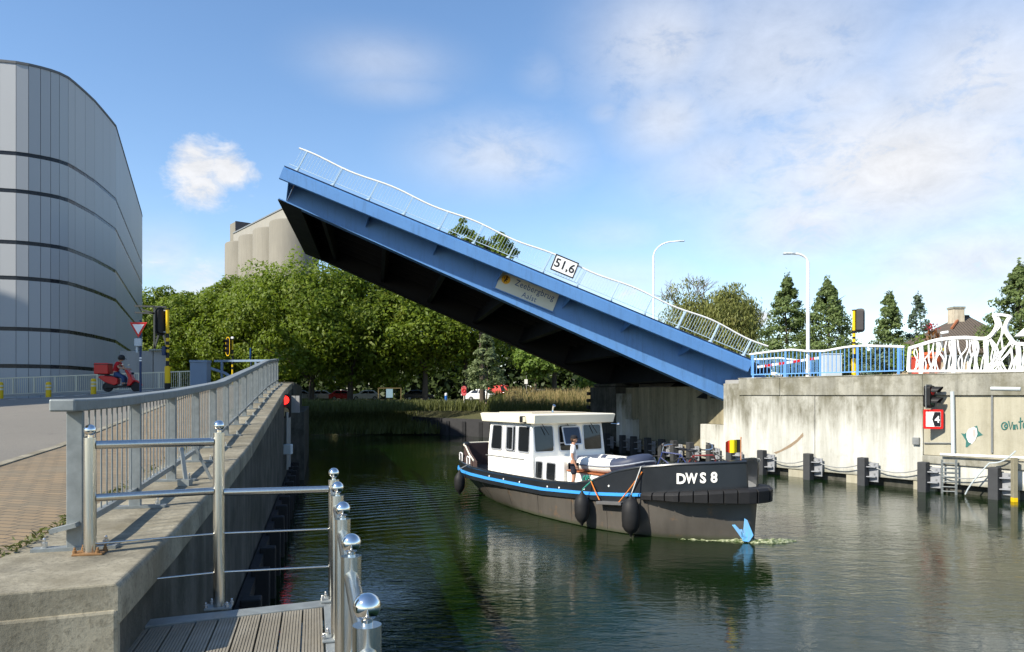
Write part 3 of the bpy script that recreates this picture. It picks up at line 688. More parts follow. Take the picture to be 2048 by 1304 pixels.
    for w0 in (.12, W - .12):
        rl = MB(); ls = np.linspace(-.75, L - .12, 70)
        wave = lambda l: 1.13 + .06 * math.sin((L - l) * 2 * math.pi / 4.4 + .6) - .08 * smooth(3, 0, l)
        rl.tube([BP(l - .18, w0, wave(l)) for l in ls], .045, 8); r = rl.build('railing', M_WHITE, root, smooth=True)
        k = 14; pl = [L - .62 - i * (L - .75) / 13.0 for i in range(k)]
        for i, l in enumerate(pl):
            p = MB(); near = i > 9
            p.beam(BP(l, w0, .0), BP(l - .1, w0, wave(l) - .03), .055 if not near else .07, .10, up=WV); p.build('rail_post', M_PALEBLUE, r)
            p = MB(); p.prism([(-.15, .04), (.15, .04), (.10, .12), (.04, .20), (-.06, .20)], BP(l, w0 - .02, 0), LV, NV, WV * .07); p.build('post_foot', M_PALEBLUE, r)
        p = MB()
        p.beam(BP(-.6, w0, .25), BP(L - .15, w0, .25), .03, .03, up=NV)
        for l in np.arange(-.5, L - .3, .148):
            p.beam(BP(l, w0, .25), BP(l - .09, w0, wave(l) - .02), .013, .016, up=WV)
        p.build('bar_panel', M_PALEBLUE, r)
    # distance board 51,6
    ms = paint('sign_white', (.78, .78, .76), .45, 0, .03); mk = paint('sign_black', (.012, .012, .016), .45, 0, .05)
    l0 = L * (1 - (1130 - 568) / (1492 - 568)) + .62; c = BP(l0, -.01, .78)
    ex, ey = -LV, NV; eo = -WV
    s = MB(); s.prism(rr(1.27, .86, .03), c, ex, ey, eo * .03); sg = s.build('distance_sign', ms, root)
    s = MB(); s.ring(rr(1.27, .86, .03), rr(1.15, .74, .02), c + eo * .030, ex, ey, eo * .006); s.build('sign_border', mk, sg)
    text('sign_digits', '51,6', .64, c + eo * .034, ex, ey, .003, mk, sg, bold=.010)
    # name board
    mc = paint('name_sign_cream', (.62, .62, .52), .5, 0, .05); mb_ = paint('name_sign_blue', (.03, .08, .22), .5, 0, .05); mo = paint('emblem_orange', (.75, .38, .02), .5, 0, .08)
    l1 = 11.6; c = BP(l1, 1.23, -.86)
    s = MB(); s.prism(rr(3.22, .98, .02), c, ex, ey, eo * .04); sg = s.build('name_sign', mc, root)
    s = MB(); s.prism(circ(.235, 28), c - ex * 1.26 + ey * .12 + eo * .041, ex, ey, eo * .006); em = s.build('emblem', mo, sg)
    ce = c - ex * 1.26 + ey * .12 + eo * .049
    s = MB()
    for pl, r0 in (([(-.02, .16), (.02, .08), (0, -.02), (-.05, -.1)], .035), ([(.02, .10), (.11, .14)], .018), ([(.0, .03), (.11, .02)], .018), ([(0, -.04), (.07, -.12)], .022), ([(-.05, -.1), (-.03, -.18)], .022), ([(-.04, 0), (-.12, .05), (-.09, .14)], .014), ([(-.05, .16), (.03, .17)], .03)):
        s.tube([ce + ex * x + ey * y for x, y in pl], r0, 6)
    s.build('emblem_figure', mk, em)
    text('sign_text', 'Zeebergbrug', .46, c + ex * .34 + ey * .17 + eo * .044, ex, ey, .004, mb_, sg, spacing=1.06, wide=.86)
    text('sign_text', 'Aalst', .40, c + ex * .20 - ey * .28 + eo * .044, ex, ey, .004, mb_, sg, spacing=1.10, wide=.9)
    s = MB(); s.beam(BP(l1 - 1.7, 1.2, -1.38), BP(l1 + 1.7, 1.2, -1.38), .05, .05, up=NV); s.build('sign_rail', M_BLUE, root)
bridge()

# ------------------------------------------------------------------ right quay wall and bridge abutment
WA, WB = V((10.8, 37.8, 0)), V((16.4, 29.5, 0)); WD = (WB - WA).normalized(); WN = V((-WD.y * -1, WD.x * -1, 0))
WN = V((WD.y, -WD.x, 0))
if WN.x > 0: WN = -WN          # outwards, towards the canal
def RW(s, o=0, z=0): return WA + WD * s + WN * o + V((0, 0, z))
SL = (WB - WA).length
def RWpx(px):                  # distance along the wall seen at a photo column
    k = (px - 1024) / F; return (k * WA.y - WA.x) / (WD.x - k * WD.y)
TOP = 4.6
AA, AB = V((10.75, 40.2, 0)), V((5.7, 54.0, 0)); AD = (AB - AA).normalized(); AN = V((AD.y, -AD.x, 0))
if AN.x > 0: AN = -AN
def AW(s, o=0, z=0): return AA + AD * s + AN * o + V((0, 0, z))
def right_wall():
    root = thing('canal_wall', 'pale stained concrete canal wall on the right bank with dark parapet band', 'canal wall', tuple(RW(5, 0, 0)))
    def slab(name, s0, s1, z0, z1, o, mat, thick=.6, bev=.015):
        mb = MB(); mb.hexa([RW(s, q, z) for z in (z0, z1) for s, q in ((s0, o), (s1, o), (s1, o - thick), (s0, o - thick))]); return mb.build(name, mat, root, bevel=bev)
    s1480 = RWpx(1480)
    slab('wall_panel', 0, s1480 - .01, .36, 4.38, 0, M_CONC_PALE)
    slab('wall_panel', s1480, 5.2, .36, 3.78, .03, M_CONC_PALE)
    slab('wall_panel', 5.22, SL - .015, .36, 3.78, .02, M_CONC_PALE)
    slab('wall_panel', SL, SL + 12.2, 1.42, 3.78, -.01, M_CONC_GREY)
    slab('wall_panel', SL + 12.22, SL + 40, .36, 3.78, 0, M_CONC_GREY)
    slab('parapet', s1480 - .02, 3.4, 3.79, TOP, .09, M_CONC_BAND, 1.0); slab('parapet', 3.42, SL, 3.79, TOP, .09, M_CONC_BAND, 1.0); slab('parapet', SL + .01, SL + 40, 3.79, TOP, .09, M_CONC_BAND, 1.0)
    slab('ledge', SL + .02, SL + 12, 1.10, 1.41, .14, M_CONC_BAND, .7, .03); slab('wall_panel', SL + .02, SL + 12, .36, 1.09, .05, M_CONC_PALE)
    slab('capping', s1480 - .05, SL + 40, TOP + .004, TOP + .05, .11, M_CONC_PALE, .45)
    slab('footing', -.2, SL + 40, -2, .30, -.25, M_CONC_FACE)
    for i in range(12):
        s = .9 + i * 2.9; slab('stub_pile', s, s + .85, -2, .34, -.02, M_CONC_GREY, .2)
    # crack of darker concrete
    mk = paint('rust_brown_crack', (.25, .19, .13), .9, 0, .5, 9)
    # graffiti: sprayed shapes and letters
    mg = paint('green_spray_paint', (.035, .13, .115), .7, 0, .35, 6); mw = paint('white_spray_paint', (.62, .60, .60), .7, 0, .1); mp = paint('pink_spray_paint', (.55, .36, .34), .7, 0, .15)
    def wp_(px, py, o): s = RWpx(px); p = RW(s); return RW(s, o, wz(py, p.y))
    def blot(name, pts, mat, o):
        mb = MB(); q = [wp_(x, y, o) for x, y in pts]; n = len(q); c = sum(q, V()) / n
        mb.add(q + [p + WN * .003 for p in q], [tuple(range(n, 2 * n))] + [(i, (i + 1) % n, n + (i + 1) % n, n + i) for i in range(n)]); mb.build(name, mat, root)
    blot('graffiti_shape', [(1922, 866), (1929, 868), (1945, 855), (1954, 851), (1957, 862), (1966, 870), (1954, 874), (1951, 880), (1934, 895), (1931, 894), (1932, 882)], mg, -.004)
    blot('graffiti_patch', [(1933, 866), (1937, 858), (1947, 854), (1953, 856), (1955, 868), (1951, 879), (1944, 888), (1937, 884), (1933, 875)], mw, .0)
    blot('graffiti_patch', [(1946, 858), (1951, 860), (1952, 870), (1948, 878), (1946, 870)], mp, .004)
    blot('concrete_crack', [(1548, 905), (1562, 900), (1580, 889), (1594, 879), (1607, 865), (1608, 872), (1596, 884), (1583, 894), (1566, 902), (1553, 908)], mk, .034)
    def stroke(pts): 
        mb = MB(); mb.tube([wp_(x, y, -.004) for x, y in pts], .024, 6); mb.build('graffiti_letter', mg, root)
    for st in ([(2009 + 6 * math.cos(a), 852 + 7 * math.sin(a)) for a in np.linspace(0, 6.3, 16)], [(2011.5 + 2.4 * math.cos(a), 852 + 3 * math.sin(a)) for a in np.linspace(.8, 5.4, 9)],
               [(2017, 842), (2021, 859), (2025, 844)], [(2027, 849), (2027, 859)], [(2030, 859), (2030, 850), (2033, 849), (2035, 858)], [(2041, 835), (2041, 858)], [(2037, 844), (2046, 842)],
               [(2050 + 3.6 * math.cos(a), 851 + 6 * math.sin(a)) for a in np.linspace(0, 6.3, 12)]): stroke(st)
    # pipes on the wall
    def pipe(pts, r, mat=M_LGREY, name='conduit'):
        mb = MB(); mb.tube([wp_(x, y, o) for x, y, o in pts], r, 8); mb.build(name, mat, root, smooth=True)
    pipe([(1907, 783, .10), (1909, 906, .10)], .075); pipe([(1866, 774, .06), (2047, 773, .06)], .018, M_STEEL_DULL); pipe([(1908, 784, .05), (1912, 776, .05), (1974, 775, .05)], .03, M_STEEL_DULL)
    pipe([(1984, 777, .08), (2044, 778, .08)], .07); pipe([(1985, 782, .04), (1985, 905, .04)], .035, M_STEEL_DULL); pipe([(1849, 886, .05), (1906, 886, .05)], .02, M_STEEL_DULL)
    mb = MB(); s = RWpx(1834); mb.hexa([RW(s_, o, z) for z in (wz(888, 30), wz(874, 30)) for s_, o in ((s - .12, .02), (s + .14, .02), (s + .14, .14), (s - .12, .14))]); mb.build('junction_box', M_STEEL_DULL, root, bevel=.01)
    # abutment below the bridge
    r2 = thing('bridge_abutment', 'shaded board marked concrete abutment under the raised bridge', 'abutment', tuple(AW(7, 0, 0)))
    def ab(name, s0, s1, z0, z1, o, mat, thick=1.0):
        mb = MB(); mb.hexa([AW(s, q, z) for z in (z0, z1) for s, q in ((s0, o), (s1, o), (s1, o - thick), (s0, o - thick))]); return mb.build(name, mat, r2, bevel=.02)
    ab('back_wall', -2, 15, .3, 4.3, -.75, M_CONC_ABUT); ab('pillar', -1.6, .9, .3, 2.2, 0, M_CONC_PALE, 1.2); ab('pillar', -1.6, .9, 2.21, 3.9, -.45, M_CONC_ABUT, 1.2)
    ab('pillar', 8.9, 9.9, .3, 2.2, -.25, M_CONC_PALE, 1.2); ab('pillar', 9.92, 10.7, .3, 3.9, 0, M_CONC_PALE, 1.4); ab('pillar', 10.72, 14.6, .3, 4.35, .04, M_CONC_FACE, 2.2)
    ab('ledge', .92, 8.88, .34, .9, .02, M_CONC_ABUT, .8); ab('footing', -2, 15, -2, .28, -.3, M_CONC_FACE)
    mb = MB(); mb.hexa([AW(s, q, z) for z in (4.36, 4.6) for s, q in ((10.9, -.1), (14.4, -.1), (14.4, -2), (10.9, -2))]); mb.build('cap', M_CONC_FACE, r2, bevel=.1)
    for z in (2.9, 3.4, 3.9):
        mb = MB(); mb.hexa([AW(s, q, z + dz) for dz in (-.12, .12) for s, q in ((14.55, .2), (14.9, .2), (14.9, -.3), (14.55, -.3))]); mb.build('rubber_block', M_RUBBER, r2, bevel=.03)
    # quay street behind the wall
    mb = MB(); q = [RW(SL + 40, -.4), RW(RWpx(1480), -.4), RW(-.3, -.5), AW(0, -1.6), AW(14.6, -2.0), V((10.5, 60.5, 0)), V((70, 150, 0)), V((900, 700, 0)), V((900, -300, 0))]
    mb.add([V((p.x, p.y, 4.57)) for p in q], [tuple(range(len(q)))]); mb.add([V((p.x, p.y, z)) for p in q[:6] for z in (4.57, -1)], [(2 * i, 2 * i + 1, 2 * i + 3, 2 * i + 2) for i in range(5)])
    tag(mb.build('quay_street', M_CONC_ROAD), kind='structure')
right_wall()

# fender piles along the right wall and under the bridge
def right_piles():
    md = paint('dark_pile_rubber', (.045, .047, .05), .7, 0, .3, 4); mp = paint('grey_bracket_steel', (.30, .31, .33), .55, .3, .2, 5)
    proto = thing('fender_pile', 'dark square fender pile with two grey bracket plates in the water at the wall', 'fender pile', (0, 0, 0), 'fender piles along the right wall')
    mb = MB(); mb.box((0, 0, -.2), (.34, .34, 2.5)); mb.build('pile', md, proto, bevel=.03)
    mb = MB(); mb.box((.36, .22, .45), (.38, .05, .80)); mb.build('bracket_plate', mp, proto)
    for z in (.25, .66):
        mb = MB(); mb.prism([(0, -.06), (.34, .04), (.34, .14), (0, .22)], (.175, 0, z), (1, 0, 0), (0, 1, 0), (0, 0, .035)); mb.build('bracket_shelf', mp, proto)
        mb = MB(); mb.box((.40, .185, z + .12), (.06, .03, .06)); mb.build('bolt_head', M_STEEL_DULL, proto)
    ang = math.atan2(WD.y, WD.x)
    spots = [(RW(RWpx(px), .42, .12), ang, px) for px in (1472, 1535, 1628, 1737, 1858, 2000)]
    ang2 = math.atan2(-AD.y, -AD.x)
    for px in (1213, 1245, 1267, 1295, 1323, 1348, 1380, 1420):
        k = (px - 1024) / F; a0 = AW(0, .40); s = (k * a0.y - a0.x) / (AD.x - k * AD.y); spots.append((AW(s, .40, .12), ang2, px))
    names = {1472: 'dark fender pile behind the red and yellow flag', 1535: 'dark fender pile just clear of the boat\'s bow fender', 1628: 'dark fender pile below the crack in the pale wall', 1737: 'dark fender pile in the middle of the bare pale wall',
             1858: 'dark fender pile beside the steel ladder and below the signal', 2000: 'dark fender pile between the ladder and the yellow post',
             1420: 'sunlit fender pile at the foot of the pale near pillar of the abutment', 1380: 'fender pile at the sunlit edge of the bridge shadow', 1348: 'fender pile behind the bicycle handlebar, half in bridge shadow'}
    for i, (p, a, px) in enumerate(spots):
        o = proto if i == 0 else dup(proto); o.location = p; o.rotation_euler = (0, 0, a)
        o['label'] = names.get(px, 'dark fender pile standing in the deep shade under the bridge')
    # mooring cable slung from pile to pile
    tops = sorted([(p + V((0, 0, .78)), px) for p, a, px in spots], key=lambda q: q[1])
    mb = MB(); pts = []
    for (a, _), (b, _) in zip(tops, tops[1:]):
        for u in np.linspace(0, 1, 7)[:-1]: pts.append(a.lerp(b, u) + V((0, 0, -.32 * 4 * u * (1 - u) + .05)) - (WN * .15))
    pts.append(tops[-1][0]); mb.tube(pts, .022, 6)
    tag(mb.build('cable', M_STEEL_DULL, smooth=True), 'grey cable slung between the tops of the fender piles', 'cable')
    def wp_(px, py, o): s = RWpx(px); p = RW(s); return RW(s, o, wz(py, p.y))
    mb = MB(); a = [wp_(1990 + (2040 - 1990) * u, 925 - 25 * u + 8 * math.sin(3 * u), .35) for u in np.linspace(0, 1, 8)]; b = [wp_(1942 + (1990 - 1942) * u, 987 - 62 * u ** .8, .45) for u in np.linspace(0, 1, 10)]
    mb.tube(b + a[1:], .025, 6); tag(mb.build('hose', M_LGREY, smooth=True), 'pale hose hanging in a curve from the white pipe down to the water', 'hose')
    # ladder
    r = thing('ladder', 'grey steel ladder fixed to the wall going down into the water', 'ladder', tuple(wp_(1905, 985, .3)))
    for px in (1893, 1921):
        mb = MB(); mb.beam(wp_(px, 918, .34), wp_(px, 990, .34), .05, .07); mb.build('stile', M_GALV, r)
    for py in (925, 934, 943, 952, 962, 972, 981):
        mb = MB(); mb.cyl(wp_(1893, py, .34), wp_(1921, py + 1, .34), .022); mb.build('rung', M_GALV, r)
    # white pipe rail on the wall's ledge, and the timber post
    mb = MB(); mb.tube([wp_(1889, 908, .30), wp_(1960, 911, .30), wp_(2060, 915, .30), wp_(2200, 921, .30)], .05, 10)
    tag(mb.build('pipe_rail', M_WHITE, smooth=True), 'long white horizontal pipe rail mounted along the ledge above the ladder', 'pipe rail')
    r = thing('timber_post', 'weathered timber post with yellow foot standing in the water at the right edge', 'post', tuple(wp_(2041, 1015, .7)))
    mb = MB(); mb.beam(wp_(2041, 914, .5) , wp_(2041, 993, .5), .16, .16); mb.build('post', paint('weathered_timber', (.22, .20, .14), .9, 0, .3, 8), r, bevel=.01)
    mb = MB(); mb.beam(wp_(2041, 993, .5), wp_(2041, 1030, .5), .165, .165); mb.build('painted_foot', M_YELLOW, r, bevel=.01)
    # shipping signal and bridge board
    r = thing('canal_signal', 'black two lamp canal signal with unlit red lamp mounted on the right wall', 'signal', tuple(wp_(1878, 795, .35)))
    c = wp_(1876, 793, .42); fx = V((.62, -.78, 0)).normalized(); ex = V((-fx.y, fx.x, 0)); ey = V((0, 0, 1))
    mb = MB(); mb.prism(rr(.46, .84, .1), c, ex, ey, -fx * .24); mb.build('housing', M_BLACK, r, bevel=.01)
    mb = MB(); mb.prism(rr(.58, .94, .04), c - fx * .12, ex, ey, -fx * .02); mb.build('backing_board', M_STEEL_DULL, r)
    for z, mat, nm in ((.20, emit('dull_red_lamp', (1, .05, .03), .04, (.30, .01, .01)), 'red_lamp'), (-.21, glass_dark('green_lamp_off', (.01, .05, .035)), 'green_lamp')):
        mb = MB(); mb.prism(circ(.145, 20), c + ey * z, ex, ey, fx * .02); mb.build(nm, mat, r)
        mb = MB(); arc = [(math.cos(R(a)), math.sin(R(a))) for a in range(-10, 191, 20)]
        sec = [[c + ey * z + ex * (x * q) + ey * (y * q) + fx * (.02 + dep * (.55 + .45 * max(0, y))) for x, y in arc] for dep, q in ((0, .19), (.36, .18))]
        sec2 = [[c + ey * z + ex * (x * q) + ey * (y * q) + fx * (.02 + dep * (.55 + .45 * max(0, y))) for x, y in arc] for dep, q in ((.36, .165), (0, .165))]
        mb.loft(sec + sec2, closed=False); mb.build('visor', M_BLACK, r)
    mb = MB(); mb.beam(c - fx * .2, c - fx * .2 + WN * -.5, .08, .08); mb.build('arm', M_STEEL_DULL, r)
    r = thing('width_sign', 'red bordered square sign with black arrow shape and white 4 below the signal', 'sign', tuple(wp_(1877, 857, .35)))
    c = wp_(1877, 838, .40); fx = V((-.25, -.97, 0)).normalized(); ex = V((-fx.y, fx.x, 0))
    ms, mk = MAT['sign_white'], MAT['sign_black']
    mb = MB(); mb.prism(rr(.70, .76, .05), c, ex, ey, -fx * .03); mb.build('plate', M_RED, r)
    mb = MB(); mb.prism(rr(.52, .58, .01), c + fx * .002, ex, ey, fx * .004); mb.build('white_field', ms, r)
    mb = MB(); mb.prism([(.25, -.28), (.25, .28), (.04, .28), (-.04, .0), (.04, -.28)], c + fx * .007, ex, ey, fx * .004); mb.build('black_field', mk, r)
    text('digit', '4', .36, c + ex * .135 + fx * .013 - ey * .02, ex, ey, .003, ms, r, bold=.008)
    mb = MB(); mb.beam(c - fx * .04, c - fx * .04 - WN * .5, .06, .06); mb.build('arm', M_STEEL_DULL, r)
right_piles()
# ------------------------------------------------------------------ the barge and everything on it
BA, BN = V((.55, -.835, 0)).normalized(), V((.835, .55, 0)).normalized()
BM = Matrix.Translation((6.26, 19.26, 0)) @ Matrix.Rotation(math.atan2(BA.y, BA.x), 4, 'Z')
def bl(s, t, z): return V((-s, -t, z))           # s metres aft of the stem, t metres to the near side
def bw(s, t, z): return BM @ bl(s, t, z)
T_B1 = [(0, .22), (.15, .42), (.6, .98), (1.2, 1.50), (1.81, 1.88), (2.6, 2.18), (3.6, 2.36), (5, 2.4), (6.5, 2.4), (8, 2.38), (9.5, 2.3), (10.9, 2.12), (12, 1.86), (12.9, 1.5), (13.5, 1.15), (14.0, .72), (14.3, .3), (14.4, .06)]
T_B0 = [(0, .06), (.15, .20), (.6, .72), (1.2, 1.28), (1.81, 1.72), (2.6, 2.1), (3.6, 2.32), (5, 2.36), (6.5, 2.33), (8, 2.15), (9.5, 1.85), (10.9, 1.42), (12, .95), (12.9, .5), (13.5, .3), (14.0, .2), (14.3, .1), (14.4, .04)]
T_ZS = [(0, 1.30), (1.8, 1.10), (3.6, .97), (6, .85), (9, .86), (12.5, .86), (14.4, .92)]
T_ZT = [(0, 2.07), (1.2, 1.97), (2.2, 1.83), (2.9, 1.66), (3.7, 1.34), (4.4, 1.20), (6, 1.13), (9, 1.12), (11, 1.14), (13, 1.22), (14.4, 1.30)]
b1 = lambda s: interp(s, T_B1); b0 = lambda s: interp(s, T_B0); zs_ = lambda s: interp(s, T_ZS); zt_ = lambda s: interp(s, T_ZT)
ST = [0, .15, .35, .6, .9, 1.2, 1.5, 1.81, 2.2, 2.6, 2.9, 3.3, 3.7, 4.1, 4.4, 5, 6, 6.5, 7.2, 8, 8.7, 9.5, 10.2, 10.9, 11.5, 12, 12.5, 12.9, 13.2, 13.5, 13.8, 14.0, 14.2, 14.3, 14.4]
def bpx(px, t):                                   # s at which a line t metres to the near side shows at a photo column
    lo, hi = 0, 15
    for _ in range(40):
        m = (lo + hi) / 2; p = bw(m, t(m) if callable(t) else t, 0)
        if 1024 + F * p.x / p.y > px: lo = m
        else: hi = m
    return lo
def boat():
    root = thing('motor_barge', 'white and black motor barge with wheelhouse lettered DWS8 on its bow', 'boat')
    mh, t, b = new_mat('worn_hull_paint'); v = coords(t, 'World', (1, 1, 1)); n = tnoise(t, v, 1.2, 7, .68); st = tnoise(t, coords(t, 'World', (1.6, 1.6, .25)), 2.2, 7, .7)
    c = mixc(t, n, (.062, .055, .047), (.10, .09, .078)); c = mixc(t, math_(t, 'MULTIPLY', ramp(t, st, [(.46, 0), (.7, 1)]), .6), c, (.055, .05, .043)); c = mixc(t, math_(t, 'MULTIPLY', ramp(t, tnoise(t, v, 2.6, 5, .7), [(.58, 0), (.70, 1)]), .6), c, (.17, .10, .05))
    sp = N(t, 'ShaderNodeSeparateXYZ'); t.links.new(v, sp.inputs[0]); wl = ramp(t, math_(t, 'ADD', sp.outputs[2], math_(t, 'MULTIPLY', n, .12)), [(.08, 1), (.2, 0)]); c = mixc(t, math_(t, 'MULTIPLY', wl, .8), c, (.035, .045, .02))
    t.links.new(c, b.inputs['Base Color']); b.inputs['Roughness'].default_value = .45; add_bump(t, b, n, .15, .03)
    mk = paint('black_gloss_paint', (.017, .020, .024), .30, 0, .4, 1.1, coat=.5, spec=.5); mb_ = paint('blue_strake_paint', (.05, .30, .72), .35, 0, .08)
    mw = paint('white_cabin_paint', (.82, .80, .74), .35, 0, .03, coat=.3); mcr = paint('cream_roof_paint', (.75, .70, .56), .4, 0, .03)
    mdk = paint('grey_deck_paint', (.22, .22, .21), .7, 0, .2, 4); mbr = paint('brown_upholstery', (.07, .045, .04), .7, 0, .2, 5); mpw = paint('roof_tan', (.52, .45, .33), .6, 0, .1)
    M_CH = paint('window_frame_silver', (.55, .57, .60), .35, .5, .1)
    def hullsec(s):
        zb = -.7 if s < 12 else lerp(-.7, .5, smooth(12, 14.2, s)); z1 = zs_(s)
        return [(b0(s) * .55, zb), (lerp(b0(s), b1(s), .04), max(zb + .05, .02)), (lerp(b0(s), b1(s), .5), lerp(max(zb, 0), z1, .5)), (b1(s) * .995, z1)]
    mb = MB(); secs = []
    for s in ST:
        h = hullsec(s); secs.append([bl(s, t, z) for t, z in h] + [bl(s, -t, z) for t, z in reversed(h)])
    mb.loft(secs); mb.build('hull', mh, root, smooth=True)
    mb = MB(); secs = []
    for s in ST:
        a, z0, z1 = b1(s), zs_(s) - .002, zt_(s); fl = .0 + .06 * smooth(3.5, .5, s)
        i = max(.02, a - .07)
        secs.append([bl(s, a, z0), bl(s, a + fl, z1), bl(s, i + fl, z1), bl(s, i, z0), bl(s, -i, z0), bl(s, -i - fl, z1), bl(s, -a - fl, z1), bl(s, -a, z0)])
    mb.loft(secs); up = mb.build('bulwark', mk, root, smooth=True)
    mb = MB()
    for sg in (1, -1): mb.tube([bl(s, sg * (b1(s) - .035 + .06 * smooth(3.5, .5, s)), zt_(s) + .005) for s in ST], .048, 8)
    mb.mi = 0; mb.build('cap_rail', mk, up, smooth=True)
    for zd, s0, s1 in ((1.34, .15, 3.0), (.82, 3.0, 14.2)):
        mb = MB(); ss = [s for s in np.linspace(s0, s1, 16)]
        mb.loft([[bl(s, b1(s) - .06, zd - .05), bl(s, b1(s) - .06, zd), bl(s, -b1(s) + .06, zd), bl(s, -b1(s) + .06, zd - .05)] for s in ss]); mb.build('deck', mdk, root)
    # rubbing strake and blue line
    ss = [s for s in ST if s >= 2.2]
    for sg in (1, -1):
        mb = MB(); mb.loft([[bl(s, sg * (b1(s) - .03), zs_(s) - .17), bl(s, sg * (b1(s) + .055), zs_(s) - .14), bl(s, sg * (b1(s) + .055), zs_(s) - .012), bl(s, sg * (b1(s) - .03), zs_(s) + .0)] for s in ss]); mb.build('rubbing_strake', mk, root)
        sa = [2.05] + [s for s in ss if s < 13.6]
        mb = MB(); mb.loft([[bl(s, sg * (b1(s) - .02), zs_(s) - .01), bl(s, sg * (b1(s) + .066), zs_(s) - .005), bl(s, sg * (b1(s) + .066), zs_(s) + .062), bl(s, sg * (b1(s) - .02), zs_(s) + .085)] for s in sa]); mb.build('blue_line', mb_, root)
    # bow fender of rubber blocks
    path = []
    for sg in (1, -1):
        pp = [bl(s, sg * b1(s), 0) for s in np.linspace(2.05, .0, 40)]; path += pp if sg > 0 else list(reversed(pp))
    cum = [0]
    for p, q in zip(path, path[1:]): cum.append(cum[-1] + (q - p).length)
    def along(u):
        for i in range(len(path) - 1):
            if cum[i + 1] >= u: return path[i].lerp(path[i + 1], (u - cum[i]) / max(1e-6, cum[i + 1] - cum[i]))
        return path[-1]
    tot = cum[-1]; nb = 17
    for i in range(nb):
        mb = MB(); secs = []
        for u in np.linspace(i / nb * tot + .012, (i + 1) / nb * tot - .012, 4):
            p = along(u); d = (along(min(tot, u + .12)) - along(max(0, u - .12))).normalized(); nn = V((d.y, -d.x, 0)); nn = -nn if nn.dot(p - V((-3, 0, 0))) < 0 else nn
            s = -p.x; e = min(1, min(u, tot - u) / .9); th = .10 + .26 * e; z0, z1 = lerp(.98, 1.0, e), zs_(s) + .10
            if e < 1: z0 = lerp(zs_(s) - .12, 1.0, e)
            secs.append([p - nn * .05 + V((0, 0, z0)), p + nn * th + V((0, 0, z0 + .03)), p + nn * (th + .01) + V((0, 0, z1 - .06)), p + nn * (th - .05) + V((0, 0, z1)), p - nn * .05 + V((0, 0, z1))])
        mb.loft(secs); mb.build('fender_block', M_RUBBER, root, bevel=.012)
    # name on the bow, both sides
    ml = paint('letter_white', (.82, .80, .74), .4, 0, .03)
    for px, ch in ((1361, 'D'), (1382, 'W'), (1405, 'S'), (1427, '8')):
        tt = lambda s: b1(s) + .05; s = bpx(px, tt); e = .05
        a, c = bl(s + e, tt(s + e), 0), bl(s - e, tt(s - e), 0); ex = (c - a).normalized(); zz = lerp(zs_(s), zt_(s), .52)
        nr = V((ex.y, -ex.x, 0)); o = bl(s, b1(s) + .06 * smooth(3.5, .5, s) * .55, zz) + nr * .012
        text('name_letter', ch, .37, o, ex, (0, 0, 1), .006, ml, root, bold=.012, wide=.74 if ch == 'W' else .92)
    for s in (1.9, 3.15, 4.6, 6.3, 8.1, 9.9):       # weld seams of the plating
        mb = MB(); pl = [(lerp(b0(s), b1(s), q) + .004, lerp(.02, zs_(s) - .17, q)) for q in (.04, .5, .99)]; mb.tube([bl(s, t_, z) for t_, z in pl], .007, 5); mb.build('weld_seam', mh, root)
    # anchor at the stem, wash ports
    ma = paint('blue_anchor_paint', (.13, .42, .78), .45, 0, .1, dirt=(.3, .2, .1), dirt_amt=.5)
    tt = lambda s: b0(s) + .2; s = bpx(1482, tt); a, c = bl(s + .2, b0(s + .2), 0), bl(max(0, s - .2), b0(max(0, s - .2)), 0); ex = (c - a).normalized(); nr = V((ex.y, -ex.x, 0)); o = bl(s, b0(s) + .16, .28) + nr * .05
    mb = MB()
    for pl in ([(.02, -.24), (-.26, .16), (-.18, .17), (.12, -.14)], [(.0, -.24), (.05, .34), (.12, .30), (.27, -.08), (.16, -.26)], [(-.04, -.16), (-.06, .05), (0, .05), (.03, -.14)]):
        mb.prism(pl, o, ex, (0, 0, 1), nr * .09)
    mb.tube([o + ex * .02 - V((0, 0, .2)), o + ex * .16 - V((0, 0, .2))], .07, 8); mb.build('anchor', ma, root, bevel=.01)
    for s in (4.0, 5.15, 5.75, 7.3, 8.3, 9.3, 3.05):
        z = lerp(zs_(s), zt_(s), .45); mb = MB(); e = (bl(s - .1, b1(s - .1), 0) - bl(s + .1, b1(s + .1), 0)).normalized(); nr = V((e.y, -e.x, 0))
        mb.prism(circ(.028, 10), bl(s, b1(s), z) + nr * .004, e, (0, 0, 1), nr * .012); mb.build('port_plate', ml, up)
    # wheelhouse
    z0, z1 = .80, 2.85; s0, s1, hw = 7.72, 10.58, 1.6
    wh = MB(); wh.loft([[bl(s0 - .05, hw, z0), bl(s1, hw, z0), bl(s1, -hw, z0), bl(s0 - .05, -hw, z0)], [bl(s0, hw, 1.75), bl(s1, hw, 1.75), bl(s1, -hw, 1.75), bl(s0, -hw, 1.75)], [bl(s0 + .12, hw - .05, z1), bl(s1 - .1, hw - .05, z1), bl(s1 - .1, -hw + .05, z1), bl(s0 + .12, -hw + .05, z1)]])
    w = wh.build('wheelhouse', mw, root, bevel=.05, seg=3)
    def window(parent, c, ex, ey, nr, w_, h_, name='window', skew=0, glass=None, r=.07, fr=.045):
        def sk(lp): return [(x + skew * (y / h_ + .5) * (1 if x < 0 else 0), y) for x, y in lp]
        m = MB(); m.ring(sk(rr(w_ + 2 * fr, h_ + 2 * fr, r + fr)), sk(rr(w_, h_, r)), c - nr * .03, ex, ey, nr * .055); f = m.build(name, M_CH, parent)
        m = MB(); m.prism(sk(rr(w_ + .01, h_ + .01, r)), c - nr * .03, ex, ey, nr * .04); m.build('pane', glass or M_GLASS, f); return f
